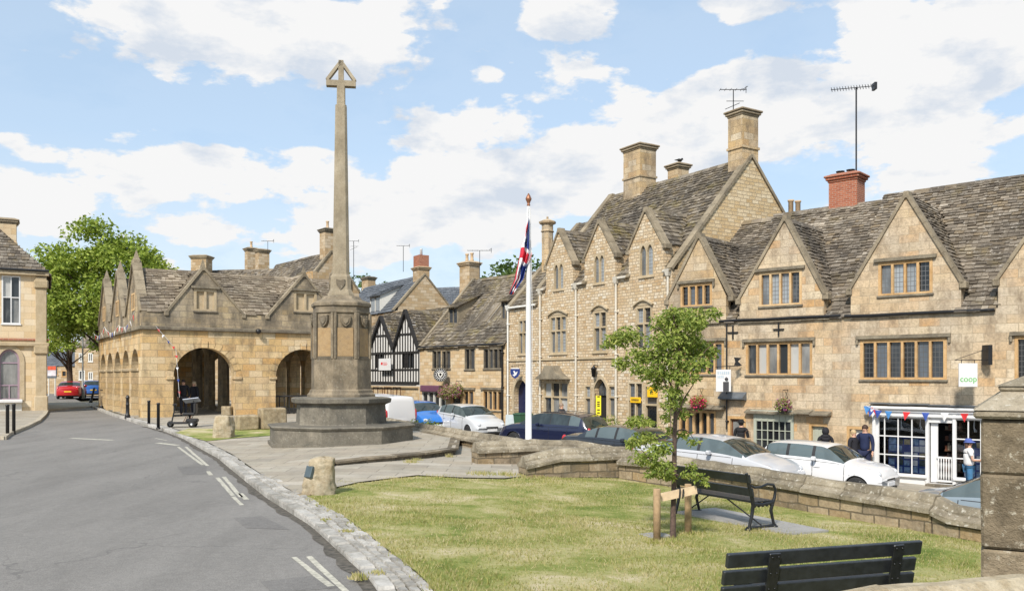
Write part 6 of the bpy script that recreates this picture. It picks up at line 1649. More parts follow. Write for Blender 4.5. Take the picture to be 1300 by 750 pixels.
# ================================================================== young tree with stakes
tb = on_ground(855, 682, Zg); k_ = tb.y/F
t = thing('young_tree', 'young leafy sapling tied to two wooden stakes on the lawn', 'tree', tb)
def tp(px, py, dy=0.): p = at(px, py, tb.y); p.y += dy; return p-tb
tr = MB()
tr.tube([tp(854,685), tp(855,650,.02), tp(856,600,0), tp(857,550,.03), tp(859,500,0), tp(861,460,-.02), tp(864,420,0), tp(866,392,0)], [.045,.038,.034,.03,.027,.022,.014,.006], 10)
br_ = [((857,500),(842,462),(822,440),(800,428),0.3),((858,488),(876,470),(892,445),(905,432),-.2),((861,455),(845,430),(832,418),(812,425),-.35),((860,470),(880,452),(900,440),(912,445),.35),
       ((857,520),(848,500),(836,480),(820,470),-.3),((855,560),(842,560),(822,552),(806,556),.2),((856,548),(870,545),(880,550),(888,560),.25),((856,585),(836,590),(822,580),(810,568),-.2),
       ((857,535),(868,505),(878,488),(884,470),-.1),((856,600),(868,608),(880,600),(892,606),-.1),((862,440),(874,425),(884,412),(890,400),.2),((862,430),(856,410),(852,398),(848,392),-.1),
       ((858,510),(852,500),(846,520),(842,545),-.35)]
for b_ in br_:
    pts = [tp(*q, b_[4]*i*.5) for i, q in enumerate(b_[:4])]; tr.tube(pts, [.013,.010,.007,.004], 6)
tr.build('trunk', M['bark_red'], t)
rnd = random.Random(11)
CB = [(862,405,22,16,0),(842,408,16,12,.2),(885,402,20,14,.1),(905,398,10,8,-.1),(862,430,30,16,0),(835,436,20,13,-.2),(800,425,20,13,.25),(783,430,14,9,.3),(774,436,8,5,.3),(812,452,20,11,.1),(790,460,12,7,.2),
      (845,455,26,12,-.1),(880,440,24,15,.2),(900,442,16,12,.35),(913,446,8,8,.35),(880,462,20,10,-.2),(840,475,22,9,.1),(862,478,22,10,-.2),(820,472,16,8,-.3),(805,468,10,6,-.3),(850,497,13,8,-.2),(862,505,12,11,.1),(835,488,10,7,.1),
      (845,512,10,8,-.3),(868,525,10,8,.1),(850,530,9,7,.2),(852,548,8,6,.1),(815,535,15,7,.2),(805,537,10,5,.2),(822,556,18,8,.2),(808,563,14,8,.2),(838,568,16,10,-.1),(818,578,20,10,-.2),(838,590,18,9,-.2),(845,603,12,5,-.1),(825,598,10,6,-.2),
      (872,552,9,5,.25),(885,562,8,5,.25),(872,600,10,5,-.1),(886,603,10,6,-.1),(880,590,7,4,.1),(893,610,6,4,-.1),(875,412,16,10,-.3),(852,395,10,7,-.1)]
blobs = []
for (px, py, rx, ry, dy) in CB:
    blobs.append((tp(px, py, dy), (rx*k_*1.05, rx*k_*.95, ry*k_*1.1)))
mb = MB(); foliage(mb, blobs, .068, 9500, rnd, .25, elong=2.2)
mb.build('crown', M['leaf_young'], t, fix=False, uv=False)
# stakes with plank and strap
for i, (px, py, ptop, w_, lb) in enumerate(((834,686,620,.05,'round wooden stake left of the sapling'), (873.5,677,614,.05,'round wooden stake right of the sapling'))):
    p = on_ground(px, py, Zg); h = (py-ptop)*p.y/F; s_ = thing('stake', lb, 'stake', p, 0, 'stakes of the young tree'); MB().lathe([(w_,-.05),(w_,h-.01),(w_*.93,h)], 14).build('post', M['wood'], s_)
s0 = at(839,631,tb.y-.13); s1 = at(884,621,tb.y-.07); pk = thing('plank', 'pale wooden crossbar nailed between the two stakes', 'plank', (s0+s1)/2)
q = MB(); q.beam(s0-(s0+s1)/2, s1-(s0+s1)/2, .04, .11); q.build('board', M['wood_pale'], pk)
q = MB(); c0 = at(862,626,tb.y-.12)-(s0+s1)/2
for dx in (0, .045): q.beam(c0+Vector((dx,-.03,-.065)), c0+Vector((dx+.01,-.03,.065)), .012, .02)
q.beam(c0+Vector((-.06,.14,.03)), c0+Vector((.02,.02,.03)), .02, .07); q.build('strap', M['plastic'], pk)
p = on_ground(832,680,Zg); s_ = thing('paving_slab', 'small grey slab lying at the foot of the left stake', 'slab', p, .5); MB().cbox(-.17,.17,-.16,.16,-.01,.025,.006).build('slab', M['concrete'], s_)

# ================================================================== big trees
def tree(name, label, base, h, crown, seed, leaf='leaf_big', size=.34, dens=95, trunk_r=.4, group=None, nb=55, limbs=9):
    """crown = (centre height, rx, ry, rz)"""
    rnd = random.Random(seed); t = thing(name, label, 'tree', base, 0, group); ch, rx, ry, rz_ = crown; tr = MB(); blobs = []
    tr.tube([(0,0,-.3),(.05,0,h*.12),(0,.05,h*.3),(.1,0,h*.5),(0,0,h*.75)], [trunk_r*1.3,trunk_r,trunk_r*.85,trunk_r*.5,trunk_r*.15], 10)
    for i in range(nb):
        a = rnd.uniform(0, 2*PI); u_ = rnd.uniform(-.75, 1); q = rnd.uniform(.55, .95); s_ = math.sqrt(max(0, 1-u_*u_))
        c = Vector((math.cos(a)*s_*rx*q, math.sin(a)*s_*ry*q, ch+u_*rz_*q)); rr = rnd.uniform(.14, .25)*min(rx, rz_)*1.15
        blobs.append((c, (rr*1.15, rr*1.15, rr*.72)))
        if i < limbs*3:
            s0 = Vector((0,0,h*rnd.uniform(.25,.6))); m_ = s0*.5+c*.5+Vector((0,0,-.2*rr)); tr.tube([s0, m_, c], [trunk_r*.3, trunk_r*.16, .02], 6)
    mb = MB(); foliage(mb, blobs, size, dens, rnd, .1, elong=1.7)
    tr.build('trunk', M['bark'], t); mb.build('crown', M[leaf], t, fix=False, uv=False)
    return t
bx = at(137, 478, 64); tree('tree', 'large spreading bright green tree above the road beyond the market hall', (bx.x, 64, .2), 12.5, (8.0, 5.3, 5.0, 5.1), 5, size=.30, dens=190, nb=105)
bx = at(88, 478, 72); tree('tree', 'smaller tree low behind the left building and the lamp post', (bx.x, 72, .2), 8, (5.6, 3.0, 3, 2.6), 6, size=.30, dens=170, nb=42, trunk_r=.25)
for i, (px, pt, d_, rr, lb) in enumerate(((448,350,95,4.2,'green tree right of the memorial shaft behind the roofs'),(478,352,100,3.4,'tree between the memorial and the slate roofed house'),(635,332,85,4.6,'tree behind the mossy roof left of the flag'),(672,334,88,4.4,'tree behind the roofs right of the flag'),(700,345,90,4.,'tree half hidden by the tall gothic building'))):
    p_ = at(px, 478, d_); hh = 2+(478-pt)*d_/F; tree('tree', lb, (p_.x, d_, -.3), hh, (hh-rr*.8, rr, rr, rr), 20+i, 'leaf_far', .45, 60, .3, 'trees behind the roofs', 26, 5)

# ================================================================== shrubs and flowers
def shrub(label, p, blobs, size, dens, mats, group=None, name='shrub', cat='shrub', stem=True):
    rnd = random.Random(int(p[0]*97)); t = thing(name, label, cat, p, 0, group)
    mb = MB(); foliage(mb, blobs, size, dens, rnd, 0, elong=1.7); mb.build('foliage', M['leaf_young'], t, fix=False, uv=False)
    if stem:
        s_ = MB(); 
        for i in range(4): a = i*1.6; s_.tube([(0,0,-.2),(math.cos(a)*.08,math.sin(a)*.08,blobs[0][0][2])], .012, 5)
        s_.build('stem', M['bark'], t)
    if mats:
        f = MB(); foliage(f, [(Vector(c)+Vector((0,-.05,0)), r) for c, r in blobs], size*.9, dens*.55, rnd, 0, elong=1.2); f.build('flower', M[mats], t, fix=False, uv=False)
    return t
def basket(fr, px, py, r, lb, petals, w=-.4, h=None):
    u, z = fr.uz(px, py, w); p = fr.world(u, w, z); t = shrub(lb, p, [((0,0,0),r),((-r*.5,0,-r*.2),r*.7),((r*.5,0,.0),r*.7),((0,0,-r*.6),r*.55)], .075, 3600, petals, 'hanging flower baskets', 'flower_basket', 'flower basket', False)
    q = MB(); q.lathe([(.03,-.32),(.14,-.28),(.2,-.14),(.21,-.12)], 12); q.build('basket', M['blackm'], t)
    i_ = fr.i; q = MB(); back = Vector((i_.x*-w, i_.y*-w, 0)); q.tube([(0,0,.5), tuple(back+Vector((0,0,.5)))], .014, 5); q.tube([(0,0,-.1),(0,0,.5)], .006, 4); q.tube([tuple(back+Vector((0,0,.2))), tuple(back*.3+Vector((0,0,.5)))], .01, 4); q.build('bracket', M['blackm'], t)
    return t
basket(FR, 886, 510, .30, 'hanging basket full of bright magenta flowers', 'pink'); basket(FR, 994, 513, .27, 'hanging basket with a few pink flowers and pale leaves', 'petal_mix')
basket(FH, 566, 497, .42, 'left basket of mixed flowers on the mossy roofed cottage', 'petal_mix'); basket(FH, 579, 495, .4, 'right basket of mixed flowers on the mossy roofed cottage', 'petal_mix')
for (px, py, r, lb) in ((774,541,.5,'clipped light green bush beside the pointed doorway'),(808,543,.55,'pale green bush under the yellow signs, left one'),(826,548,.5,'pale green bush under the yellow signs, right one')):
    u, z = FT.uz(px, py, -.8); p = FT.world(u, -.8, z); shrub(lb, (p.x, p.y, p.z-.5), [((0,0,.5),r),((r*.6,0,.35),r*.7),((-r*.6,0,.35),r*.7),((0,0,.1),r*.8)], .1, 1300, None, 'bushes in front of the tall building')
p = on_ground(541, 548, Zg); shrub('dark green shrub growing against the low wall beside the memorial', p, [((0,0,.15),.28),((.45,-.2,.12),.24),((-.4,.3,.18),.28),((.1,0,.3),.18)], .08, 2600, None)

# ================================================================== signs
def hang_sign(fr, box, label, w=-.75, mat='white', name='hanging_sign', round_=False, thick=.04, face=True):
    u0, z0, u1, z1 = fr.rect(*box, w); c = (u0+u1)/2; p = fr.world(c, w, (z0+z1)/2); t = thing(name, label, 'sign', p, fr.rz); hw, hh = abs(u1-u0)/2, (z1-z0)/2
    return t, hw, hh
# co-operative sign
t, hw, hh = hang_sign(FR, (1217,461,1241,491), 'white hanging sign with green lettering above the white shopfront')
t.rotation_euler = (0,0,0); hw = 12*25.6/F
MB().cbox(-hw,hw,-.025,.025,-hh,hh,.01).build('board', M['white'], t)
text_mesh('coop', .25, 'lettering', 'sage', t, (0,-.028,-.12)); 
gg_ = plain('bright_green', (.10,.42,.08), .5); t.children[-1].data.materials[0] = gg_
q = MB(); q.tube([(-hw-.12,0,hh+.1),(.3+hw,0,hh+.1)], .012, 5); q.tube([(-hw-.12,0,hh+.1),(hw+.34,0,hh+.45)], .008, 4); q.tube([(-hw*.7,0,hh),(-hw*.7,0,hh+.1)], .012, 4); q.tube([(hw*.7,0,hh),(hw*.7,0,hh+.1)], .012, 4); q.box(hw+.3,hw+.42,-.06,.3,hh-.05,hh+.55); q.build('bracket', M['blackm'], t)
# white sign with a figure
t, hw, hh = hang_sign(FR, (909,469,928,497), 'white hanging sign with grey lettering and a small figure in black and white')
t.rotation_euler = (0,0,0); hw = 9.5*31.5/F
MB().cbox(-hw,hw,-.02,.02,-hh,hh,.008).build('board', M['white'], t)
q = MB(); q.cbox(-.02,.19,-.03,-.021,-hh+.01,-.04,.02); q.lathe([(.0,-.02),(.06,-.02),(.065,.03),(.0,.09)], 10, (.1,-.03,.05)); q.build('figure_print', plain('print_grey', (.05,.05,.055), .6), t)
q = MB(); [q.box(-hw+.05+.075*i, -hw+.10+.075*i, -.026, -.021, hh-.17, hh-.06) for i in range(6)]; [q.box(-hw+.05+.06*i, -hw+.09+.06*i, -.026, -.021, hh-.30, hh-.21) for i in range(4)]; q.build('lettering', plain('pale_blue_letter', (.42,.5,.56), .6), t)
q = MB(); q.tube([(-hw-.02,0,hh+.1),(hw+.35,.0,hh+.14)], .016, 5); q.tube([(hw*.8,0,hh),(hw*.8,0,hh+.12)], .01, 4); q.tube([(-hw*.8,0,hh),(-hw*.8,0,hh+.1)], .01, 4); q.add([(hw+.1,-.02,hh+.15),(hw+.4,-.02,hh+.15),(hw+.25,-.02,hh+.3),(hw+.38,-.02,hh+.42),(hw+.1,-.02,hh+.45),(hw+.15,-.02,hh+.28)],[(0,1,2,3,4,5)]); q.build('bracket', M['blackm'], t)
# round black sign
t, hw, hh = hang_sign(FH, (550,466,568.5,485), 'round black sign with white ring and emblem on the mossy roofed cottage', -.6); t.rotation_euler = (0,0,0); r = 9.3*47/F
def disc(r0, r1, y, n=32):
    q = MB(); out_ = [(r1*math.cos(2*PI*i/n), r1*math.sin(2*PI*i/n)) for i in range(n)]; ins = [] if r0 == 0 else [[(r0*math.cos(2*PI*i/n), r0*math.sin(2*PI*i/n)) for i in range(n)]]; q.panel(out_, ins, y-.006, y); return q
q = disc(0, r, -.02); q2 = MB(); q.panel([(r*math.cos(2*PI*i/32), r*math.sin(2*PI*i/32)) for i in range(32)], [], -.02, .02); q.build('board', M['dark'], t)
disc(r*.50, r*.58, -.027).build('ring', M['white'], t); disc(r*.90, r*.94, -.027).build('outer_ring', plain('sign_cream', (.45,.42,.35), .6), t)
q = MB(); [q.M.__class__ for _ in ()]
for i in range(18):
    a = 2*PI*i/18; q.add([(r*.66*math.cos(a-.05),-.028,r*.66*math.sin(a-.05)),(r*.66*math.cos(a+.05),-.028,r*.66*math.sin(a+.05)),(r*.80*math.cos(a+.06),-.028,r*.80*math.sin(a+.06)),(r*.80*math.cos(a-.06),-.028,r*.80*math.sin(a-.06))],[(0,1,2,3)])
q.build('lettering', M['white'], t, fix=False); q = MB(); q.panel([(-.14,.12),(.0,.16),(.14,.12),(.12,-.04),(0,-.17),(-.12,-.04)], [[(-.07,.07),(.0,.1),(.07,.07),(.06,-.02),(0,-.09),(-.06,-.02)]], -.028, -.021); q.build('emblem', M['offwhite'], t)
q = MB(); q.tube([(-r,0,r+.12),(r+.55,.4,r+.12)], .014, 5); q.tube([(-.1,0,r),(-.1,0,r+.12)], .01, 4); q.tube([(.1,0,r),(.1,0,r+.14)], .01, 4); q.build('bracket', M['blackm'], t)
# white plaque sign on the timber house
t, hw, hh = hang_sign(FD, (481,455,496,470), 'small white sign with red lettering on the timber framed house', -.35); MB().cbox(-hw,hw,-.02,.02,-hh,hh,.008).build('board', M['white'], t)
q = MB(); q.box(-hw*.6,-hw*.3,-.026,-.021,-.02,.14); [q.box(-hw*.2,hw*(.4+.1*(i%2)),-.026,-.021,.10-.08*i,.13-.08*i) for i in range(3)]; q.build('lettering', M['red'], t); MB().box(-.02,.02,.02,.33,-.05,.0).build('bracket', M['blackm'], t)
# shield sign
t, hw, hh = hang_sign(FT, (648,466,660,481), 'dark blue shield sign with a white bird emblem by the arched doorway', -.5); t.rotation_euler = (0,0,0); s_ = 6.2*42/F
sh_ = [(-s_,s_*.9),(s_,s_*.9),(s_*1.0,.0),(s_*.6,-s_*.75),(0,-s_*1.15),(-s_*.6,-s_*.75),(-s_,0)]
MB().panel(sh_, [], -.015, .015).build('board', plain('navy_enamel', (.01,.03,.16), .4), t); MB().panel([(-.1,.1),(-.02,.12),(.02,.02),(.13,.1),(.06,-.08),(-.04,-.16),(-.13,-.08),(-.03,-.04)], [], -.022, -.016).build('emblem', M['white'], t)
MB().panel([(-s_*.8,s_*.9),(s_*.8,s_*.9),(s_*.8,s_*1.1),(-s_*.8,s_*1.1)], [], -.018, .012).build('header', M['white'], t)
q = MB(); q.tube([(-.2,0,s_+.12),(.55,.3,s_+.18)], .014, 5); q.tube([(-.15,0,s_*.9),(-.15,0,s_+.12)], .008, 4); q.tube([(.15,0,s_*.9),(.15,0,s_+.14)], .008, 4); q.build('bracket', M['blackm'], t)
# yellow signs
def flat_sign(fr, box, label, mat, marks, w=-.06, lm='dark'):
    u0, z0, u1, z1 = fr.rect(*box, w); p = fr.world((u0+u1)/2, w, (z0+z1)/2); t = thing('sign', label, 'sign', p, fr.rz); hw, hh = (u1-u0)/2, (z1-z0)/2
    MB().cbox(-hw,hw,-.02,.04,-hh,hh,.006).build('board', M[mat], t); q = MB()
    for (a, b, c, d_) in marks: q.box(a*hw, c*hw, -.026, -.0205, b*hh, d_*hh)
    if marks: q.build('lettering', M[lm], t)
flat_sign(FT, (822,491,834,504), 'square yellow sign with a dark mark, right of the oblong yellow sign', 'yellow', [(-.3,-.1,.3,.05),(-.35,-.35,.35,-.25),(-.1,.1,.15,.3)])
flat_sign(FT, (800.5,504,813,511), 'oblong yellow sign across the window left of the square yellow sign', 'yellow', [(-.7+.25*i,-.4,-.55+.25*i,.4) for i in range(6)])
def banner():
    w = -.7; u0, z0, u1, z1 = FT.rect(756.5,502,763,527, w); p = FT.world((u0+u1)/2, w, z0); t = thing('banner', 'tall narrow yellow banner beside the pointed doorway', 'banner', p); hw = 3.2*38/F
    MB().cbox(-hw,hw,-.01,.01,0,z1-z0,.004).build('cloth', plain('lemon_banner', (.85,.70,.02), .7), t); q = MB(); [q.box(-hw*.5,hw*.5,-.016,-.011,(z1-z0)*k,(z1-z0)*k+.05) for k in (.1,.25,.45,.55,.65,.92)]; q.build('lettering', M['dark'], t)
    z_ = -(p.z-Zst(p.x,p.y)-.1); MB().tube([(-hw-.02,0,z_),(-hw-.02,0,z1-z0+.1)], .012, 6).build('pole', M['blackm'], t); MB().lathe([(.22,z_),(.22,z_+.04),(.03,z_+.07)], 10).build('foot', M['blackm'], t)
banner()
# poster board at the end of the road
d_ = 80; p = at(66, 472, d_); t = thing('advertising_board', 'red and white poster board far away beside the left building', 'sign', p); k_ = d_/F
MB().cbox(-6*k_,6*k_,-.04,.04,-8*k_,8*k_,.02).build('board', M['lead'], t); MB().box(-5.2*k_,5.2*k_,-.05,-.041,2.5*k_,7.3*k_).build('poster_top', plain('poster_red', (.55,.08,.03), .6, var=.4, scale=2), t); MB().box(-5.2*k_,5.2*k_,-.05,-.041,-5*k_,2.4*k_).build('poster', plain('poster_white', (.55,.50,.52), .6, var=.4, scale=1.5), t)
for x in (-4*k_, 4*k_): MB().tube([(x,0,-8*k_),(x,0,.25-p.z)], .05, 6).build('leg', M['offwhite'], t)
# bin and sandwich board by the arched doorway
u, z = FT.uz(664, 535, -1.0); p = FT.world(u, -1.0, 0); zb_ = Zst(p.x, p.y)+.1
t = thing('wheelie_bin', 'green wheeled bin by the dark arched doorway', 'bin', (p.x, p.y, zb_), FT.rz)
MB().add([(-.24,-.28,.08),(.24,-.28,.08),(.24,.26,.08),(-.24,.26,.08),(-.30,-.36,1.0),(.30,-.36,1.0),(.30,.34,1.0),(-.30,.34,1.0)],[(0,3,2,1),(4,5,6,7),(0,1,5,4),(1,2,6,5),(2,3,7,6),(3,0,4,7)]).build('body', M['green_bin'], t)
q = MB(); q.cbox(-.32,.32,-.4,.38,1.0,1.07,.02); q.cbox(-.26,.26,-.3,.3,1.07,1.1,.02); q.build('lid', M['green_bin'], t)
for x in (-.3,.3): q = MB(Matrix.Translation((x,.28,.1)) @ Matrix.Rotation(PI/2,4,'Y')); q.lathe([(.1,-.03),(.1,.03)],12); q.build('wheel', M['rubber'], t)
p = at(649, 540, 42); p.z = Zst(p.x, p.y)+.1; t = thing('sandwich_board', 'pale folding sandwich board left of the green bin', 'sign', p, -.4); hS = .95
for s_ in (-1, 1):
    q = MB(Matrix.Translation((0, s_*.14, 0)) @ Matrix.Rotation(s_*.14, 4, 'X')); q.cbox(-.28,.28,-.015,.015,.06,hS,.006); q.build('panel', plain('pale_blue_board', (.42,.48,.50), .5), t)
# ================================================================== cars
def lerp_tab(tab, x):
    if x <= tab[0][0]: return tab[0][1]
    for (a, b), (c, d) in zip(tab, tab[1:]):
        if x <= c: return b+(d-b)*(x-a)/(c-a)
    return tab[-1][1]
def smooth_tab(tab, x, h=.06): return sum(lerp_tab(tab, x+o*h) for o in (-1, -.5, 0, .5, 1))/5
def make_car(sp, col, label, loc, rz, group='cars parked along the street', cat='car', name='parked_car', rough=.28):
    """local +x is the front; profile tables run from the rear bumper (x=0) to the nose (x=L)"""
    L, W, Hh = sp['L'], sp['W'], sp['H']; top, belt = sp['top'], sp['belt']; hw = W/2; wx = sp['wheels']; rw = sp.get('r', .31)
    t = thing(name, label, cat, loc, rz, group); pm = paint('car_paint', col, rough)
    n = int(L/.045); xs = [L*i/n for i in range(n+1)]
    def w_at(x): e = min(x, L-x); f = sp.get('taper', .5); return hw*(1-.16*max(0, 1-e/f)**2.2)
    GB, TB, LB = 6, 7, 15; rows = []
    for i, x in enumerate(xs):
        w_ = w_at(x); zt = smooth_tab(top, x); zb = min(smooth_tab(belt, x), zt-.03); gh = zt-zb; zl = .20+.10*max(0, 1-min(x, L-x)/.4)**2
        wr = w_*.97-min(gh, .6)*sp.get('tumble', .40); crown = .05+.02*(gh < .15); r = []
        r += [(w_*.90, zl), (w_*.97, zl+.08), (w_*.995, zl+.22), (w_, zl+(zb-zl)*.62), (w_*.992, zl+(zb-zl)*.85), (w_*.97, zb)]
        r = [(r[q//3][0]*(1-(q%3)/3)+r[min(5, q//3+1)][0]*(q%3)/3, r[q//3][1]*(1-(q%3)/3)+r[min(5, q//3+1)][1]*(q%3)/3) for q in range(16)]
        for k in range(1, GB+1):
            q = k/GB; bul = .02*math.sin(PI*q)*min(1, gh*2); r.append((w_*.965+(wr-w_*.965)*q+bul, zb+.012+(zt-crown-.012-zb)*q))
        for k in range(1, TB+1):
            y = wr*(1-k/TB); e = (y/wr)**2.6 if wr else 0; r.append((y, zt-crown*e))
        rows.append(r)
    nb = len(rows[0]); body, ws, rs, sw, sw2, pl = MB(), MB(), MB(), MB(), MB(), MB()
    grid = {}
    def vert(i, j, sd): y, z = rows[i][j]; return (xs[i]-L/2, sd*y, z)
    parts = {'b': body, 'w': ws, 'r': rs, 'ss1': sw, 'ss-1': sw2}; parts.update({'p%ds%d' % (a, b): MB() for a in range(5) for b in (1, -1)}); s_lo = min(a for a, b in sp['sw']); s_hi = max(b for a, b in sp['sw'])
    ids = {k: {} for k in parts}
    def addf(k, quad):
        m_ = parts[k]; f = []
        for q in quad:
            if q not in ids[k]: ids[k][q] = len(m_.v); m_.v.append(vert(*q))
            f.append(ids[k][q])
        if len(set(f)) >= 3: m_.f.append(f); m_.m.append(0); m_.s.append(True)
    for i in range(n):
        xm = (xs[i]+xs[i+1])/2; gh = smooth_tab(top, xm)-smooth_tab(belt, xm)
        for j in range(nb-1):
            zc = (rows[i][j][1]+rows[i][j+1][1])/2
            if j < LB-1 and any((xm-c)**2+(zc-rw)**2 < (rw+.055)**2 for c in wx): continue
            k = 'b'
            if j >= LB+GB and sp['ws'][0] < xm < sp['ws'][1]: k = 'w'
            elif j >= LB+GB and sp['rs'][0] < xm < sp['rs'][1]: k = 'r'
            elif LB < j < LB+GB and gh > .06 and any(a < xm < b for a, b in sp['sw']): k = 's'
            elif LB < j < LB+GB and gh > .06 and s_lo-.02 < xm < s_hi+.03: k = 'p%d' % sum(1 for a, b in sp['sw'] if b < xm)
            for sd in (1, -1):
                q = [(i,j,sd),(i+1,j,sd),(i+1,j+1,sd),(i,j+1,sd)]
                q = [(a, b, (1 if b == nb-1 else c)) for a, b, c in q]
                addf(k if k[0] not in 'sp' else k+('s%d' % sd), q)
    for i in (0, n):      # close the ends
        f = [(i, j, 1) for j in range(nb)]+[(i, j, -1) for j in range(nb-2, -1, -1)]
        addf('b', f)
    body.build('body', pm, t, uv=False); ws.build('windscreen', M['carglass'], t, uv=False); rs.build('rear_window', M['carglass'], t, uv=False); [q_.build('side_window', M['carglass_side'], t, uv=False) for q_ in (sw, sw2)]
    for k_, q_ in parts.items():
        if k_[0] == 'p' and q_.f: q_.build('door_pillar', M['plastic'], t, uv=False)
    X = lambda x: x-L/2
    MB().box(X(.25), X(L-.25), -hw*.86, hw*.86, .17, .62).build('underbody_shade_box', M['plastic'], t, uv=False)  # black box under the body, its colour stands in for wheel arch shade
    for c in wx:
        for sd in (1, -1):
            w = MB(Matrix.Translation((X(c), sd*(hw-.10), rw)) @ Matrix.Rotation(-sd*PI/2, 4, 'X')); w.lathe([(rw*.66,-.1),(rw*.9,-.1),(rw,-.07),(rw,.06),(rw*.93,.09),(rw*.68,.095)], 24)
            ai = lambda a_: min(range(len(xs)), key=lambda q: abs(xs[q]-(c+math.cos(a_)*(rw+.06))))
            al = MB(); al.tube([(X(c+math.cos(a_)*(rw+.05)), sd*(w_at(c+math.cos(a_)*(rw+.05))*.99), rw+math.sin(a_)*(rw+.05)) for a_ in [PI*q/16 for q in range(17)]], .022, 6); al.build('arch_lip', pm, t, uv=False)
            wo = w.build('wheel', M['rubber'], t, uv=False)
            r = MB(w.M); r.lathe([(.0,.05),(rw*.2,.07),(rw*.25,.04),(rw*.3,.03)], 16)
            for k in range(5+sp.get('sp', 0)):
                a = 2*PI*k/(5+sp.get('sp', 0)); r.beam((math.cos(a)*rw*.15, math.sin(a)*rw*.15, .055), (math.cos(a)*rw*.66, math.sin(a)*rw*.66, .07), .055, .03)
            r.lathe([(rw*.60,.03),(rw*.61,.085),(rw*.69,.095),(rw*.70,.06)], 24); r.build('rim', M['alloy'], wo, uv=False)
    f_ = L-.02; zf = sp.get('zl', .66); zr = sp.get('zr', .85)
    for sd in (1, -1):
        h = MB(); h.ball((X(f_-.17), sd*w_at(f_-.15)*.80, zf), .15, 12, 8, 0, (1.0,.85,.62)); h.build('headlight', M['headlamp'], t, uv=False)
        h = MB(); h.ball((X(.12), sd*w_at(.12)*sp.get('tly', .86), zr), .14, 12, 8, 0, (.7,.62,sp.get('trz', 1.1))); h.build('tail_light', M['redlamp'], t, uv=False)
        xm = sp['ws'][0]-.28; zz_ = lerp_tab(belt, xm)+.08
        h = MB(); h.cbox(X(xm)-.06, X(xm)+.06, min(sd*(hw+.02), sd*(hw+.2)), max(sd*(hw+.02), sd*(hw+.2)), zz_-.06, zz_+.07, .035); h.build('wing_mirror', pm if sp.get('mir', 1) else M['plastic'], t, uv=False)
        MB().beam((X(xm), sd*hw*.94, zz_-.05), (X(xm), sd*(hw+.06), zz_-.03), .05, .03).build('mirror_arm', M['plastic'], t, uv=False)
        s = MB()
        for x in sp['doors']:
            i = min(range(len(xs)), key=lambda q: abs(xs[q]-x)); s.tube([(X(xs[i]), sd*(rows[i][j][0]+.001), rows[i][j][1]) for j in range(2, 16)], .008, 4)
        s.tube([(X(xs[i]), sd*(rows[i][15][0]+.001), rows[i][15][1]+.005) for i in range(int(n*.12), int(n*.72), 3)], .007, 4)
        s.build('door_seam', M['plastic'], t, uv=False)
        for x in sp['handles']:
            i = min(range(len(xs)), key=lambda q: abs(xs[q]-x)); y, z = rows[i][12]; MB().cbox(X(x)-.09, X(x)+.09, min(sd*y, sd*(y+.025)), max(sd*y, sd*(y+.025)), z-.05, z-.02, .006).build('door_handle', pm, t, uv=False)
    g = MB(); g.cbox(X(L)-.06, X(L)+.006, -hw*.38, hw*.38, .50, .58, .02); g.cbox(X(L)-.06, X(L)+.01, -hw*.6, hw*.6, .24, .34, .02); g.build('grille', M['plastic'], t, uv=False)
    MB().cbox(X(L), X(L)+.022, -.26, .26, .36, .47, .004).build('number_plate', M['plate_w'], t, uv=False)
    MB().cbox(X(0)-.02, X(0)+.01, -.26, .26, sp.get('pz', .55), sp.get('pz', .55)+.11, .004).build('number_plate', M['plate_y'], t, uv=False)
    for y in (.1, -.45): wp = MB(); x0, x1 = sp['ws'][1]-.05, sp['ws'][1]-.4; wp.tube([(X(x0), y, smooth_tab(top, x0)+.015), (X(x1), y+.35, smooth_tab(top, x1)+.01)], .008, 4); wp.build('wiper', M['plastic'], t, uv=False)
    if sp.get('rails'):
        for sd in (1, -1):
            q = MB(); ra = [sp['rs'][1]+.15+(sp['ws'][0]-.2-sp['rs'][1]-.15)*k/6 for k in range(7)]; q.tube([(X(x), sd*(hw*.97-.22), smooth_tab(top, x)+.0) for x in ra], .015, 6); q.build('roof_rail', M['plastic'], t, uv=False)
    return t
CAR = {}
# hatch-shaped small car with upright rear and floating roof
CAR['mini'] = dict(L=3.72, W=1.69, H=1.41, top=[(0,.80),(.05,.98),(.22,1.10),(.42,1.355),(.7,1.395),(1.4,1.41),(2.05,1.39),(2.25,1.33),(2.78,.985),(3.2,.93),(3.55,.86),(3.68,.72),(3.72,.60)],
    belt=[(0,.80),(.3,.93),(1.5,.925),(2.8,.90),(3.4,.83),(3.72,.60)], ws=(2.17,2.74), rs=(.18,.44), sw=[(.40,1.0),(1.08,1.78),(1.86,2.70)], wheels=(.62,3.07), doors=(1.83,2.72), handles=(1.95,1.14), zl=.70, zr=.80, tumble=.30, taper=.6, r=.30)
CAR['saloon'] = dict(L=4.80, W=1.84, H=1.46, top=[(0,.80),(.04,.98),(.25,1.05),(.75,1.07),(1.35,1.34),(1.75,1.43),(2.4,1.46),(2.95,1.42),(3.2,1.35),(3.85,1.02),(4.3,.93),(4.65,.80),(4.76,.70),(4.80,.55)],
    belt=[(0,.82),(.3,.96),(2.4,.95),(3.85,.93),(4.5,.80),(4.8,.55)], ws=(3.05,3.80), rs=(.82,1.45), sw=[(1.15,1.55),(1.62,2.30),(2.38,3.70)], wheels=(.95,3.90), doors=(2.34,3.42,1.5), handles=(2.5,1.62), taper=.7, tumble=.42)
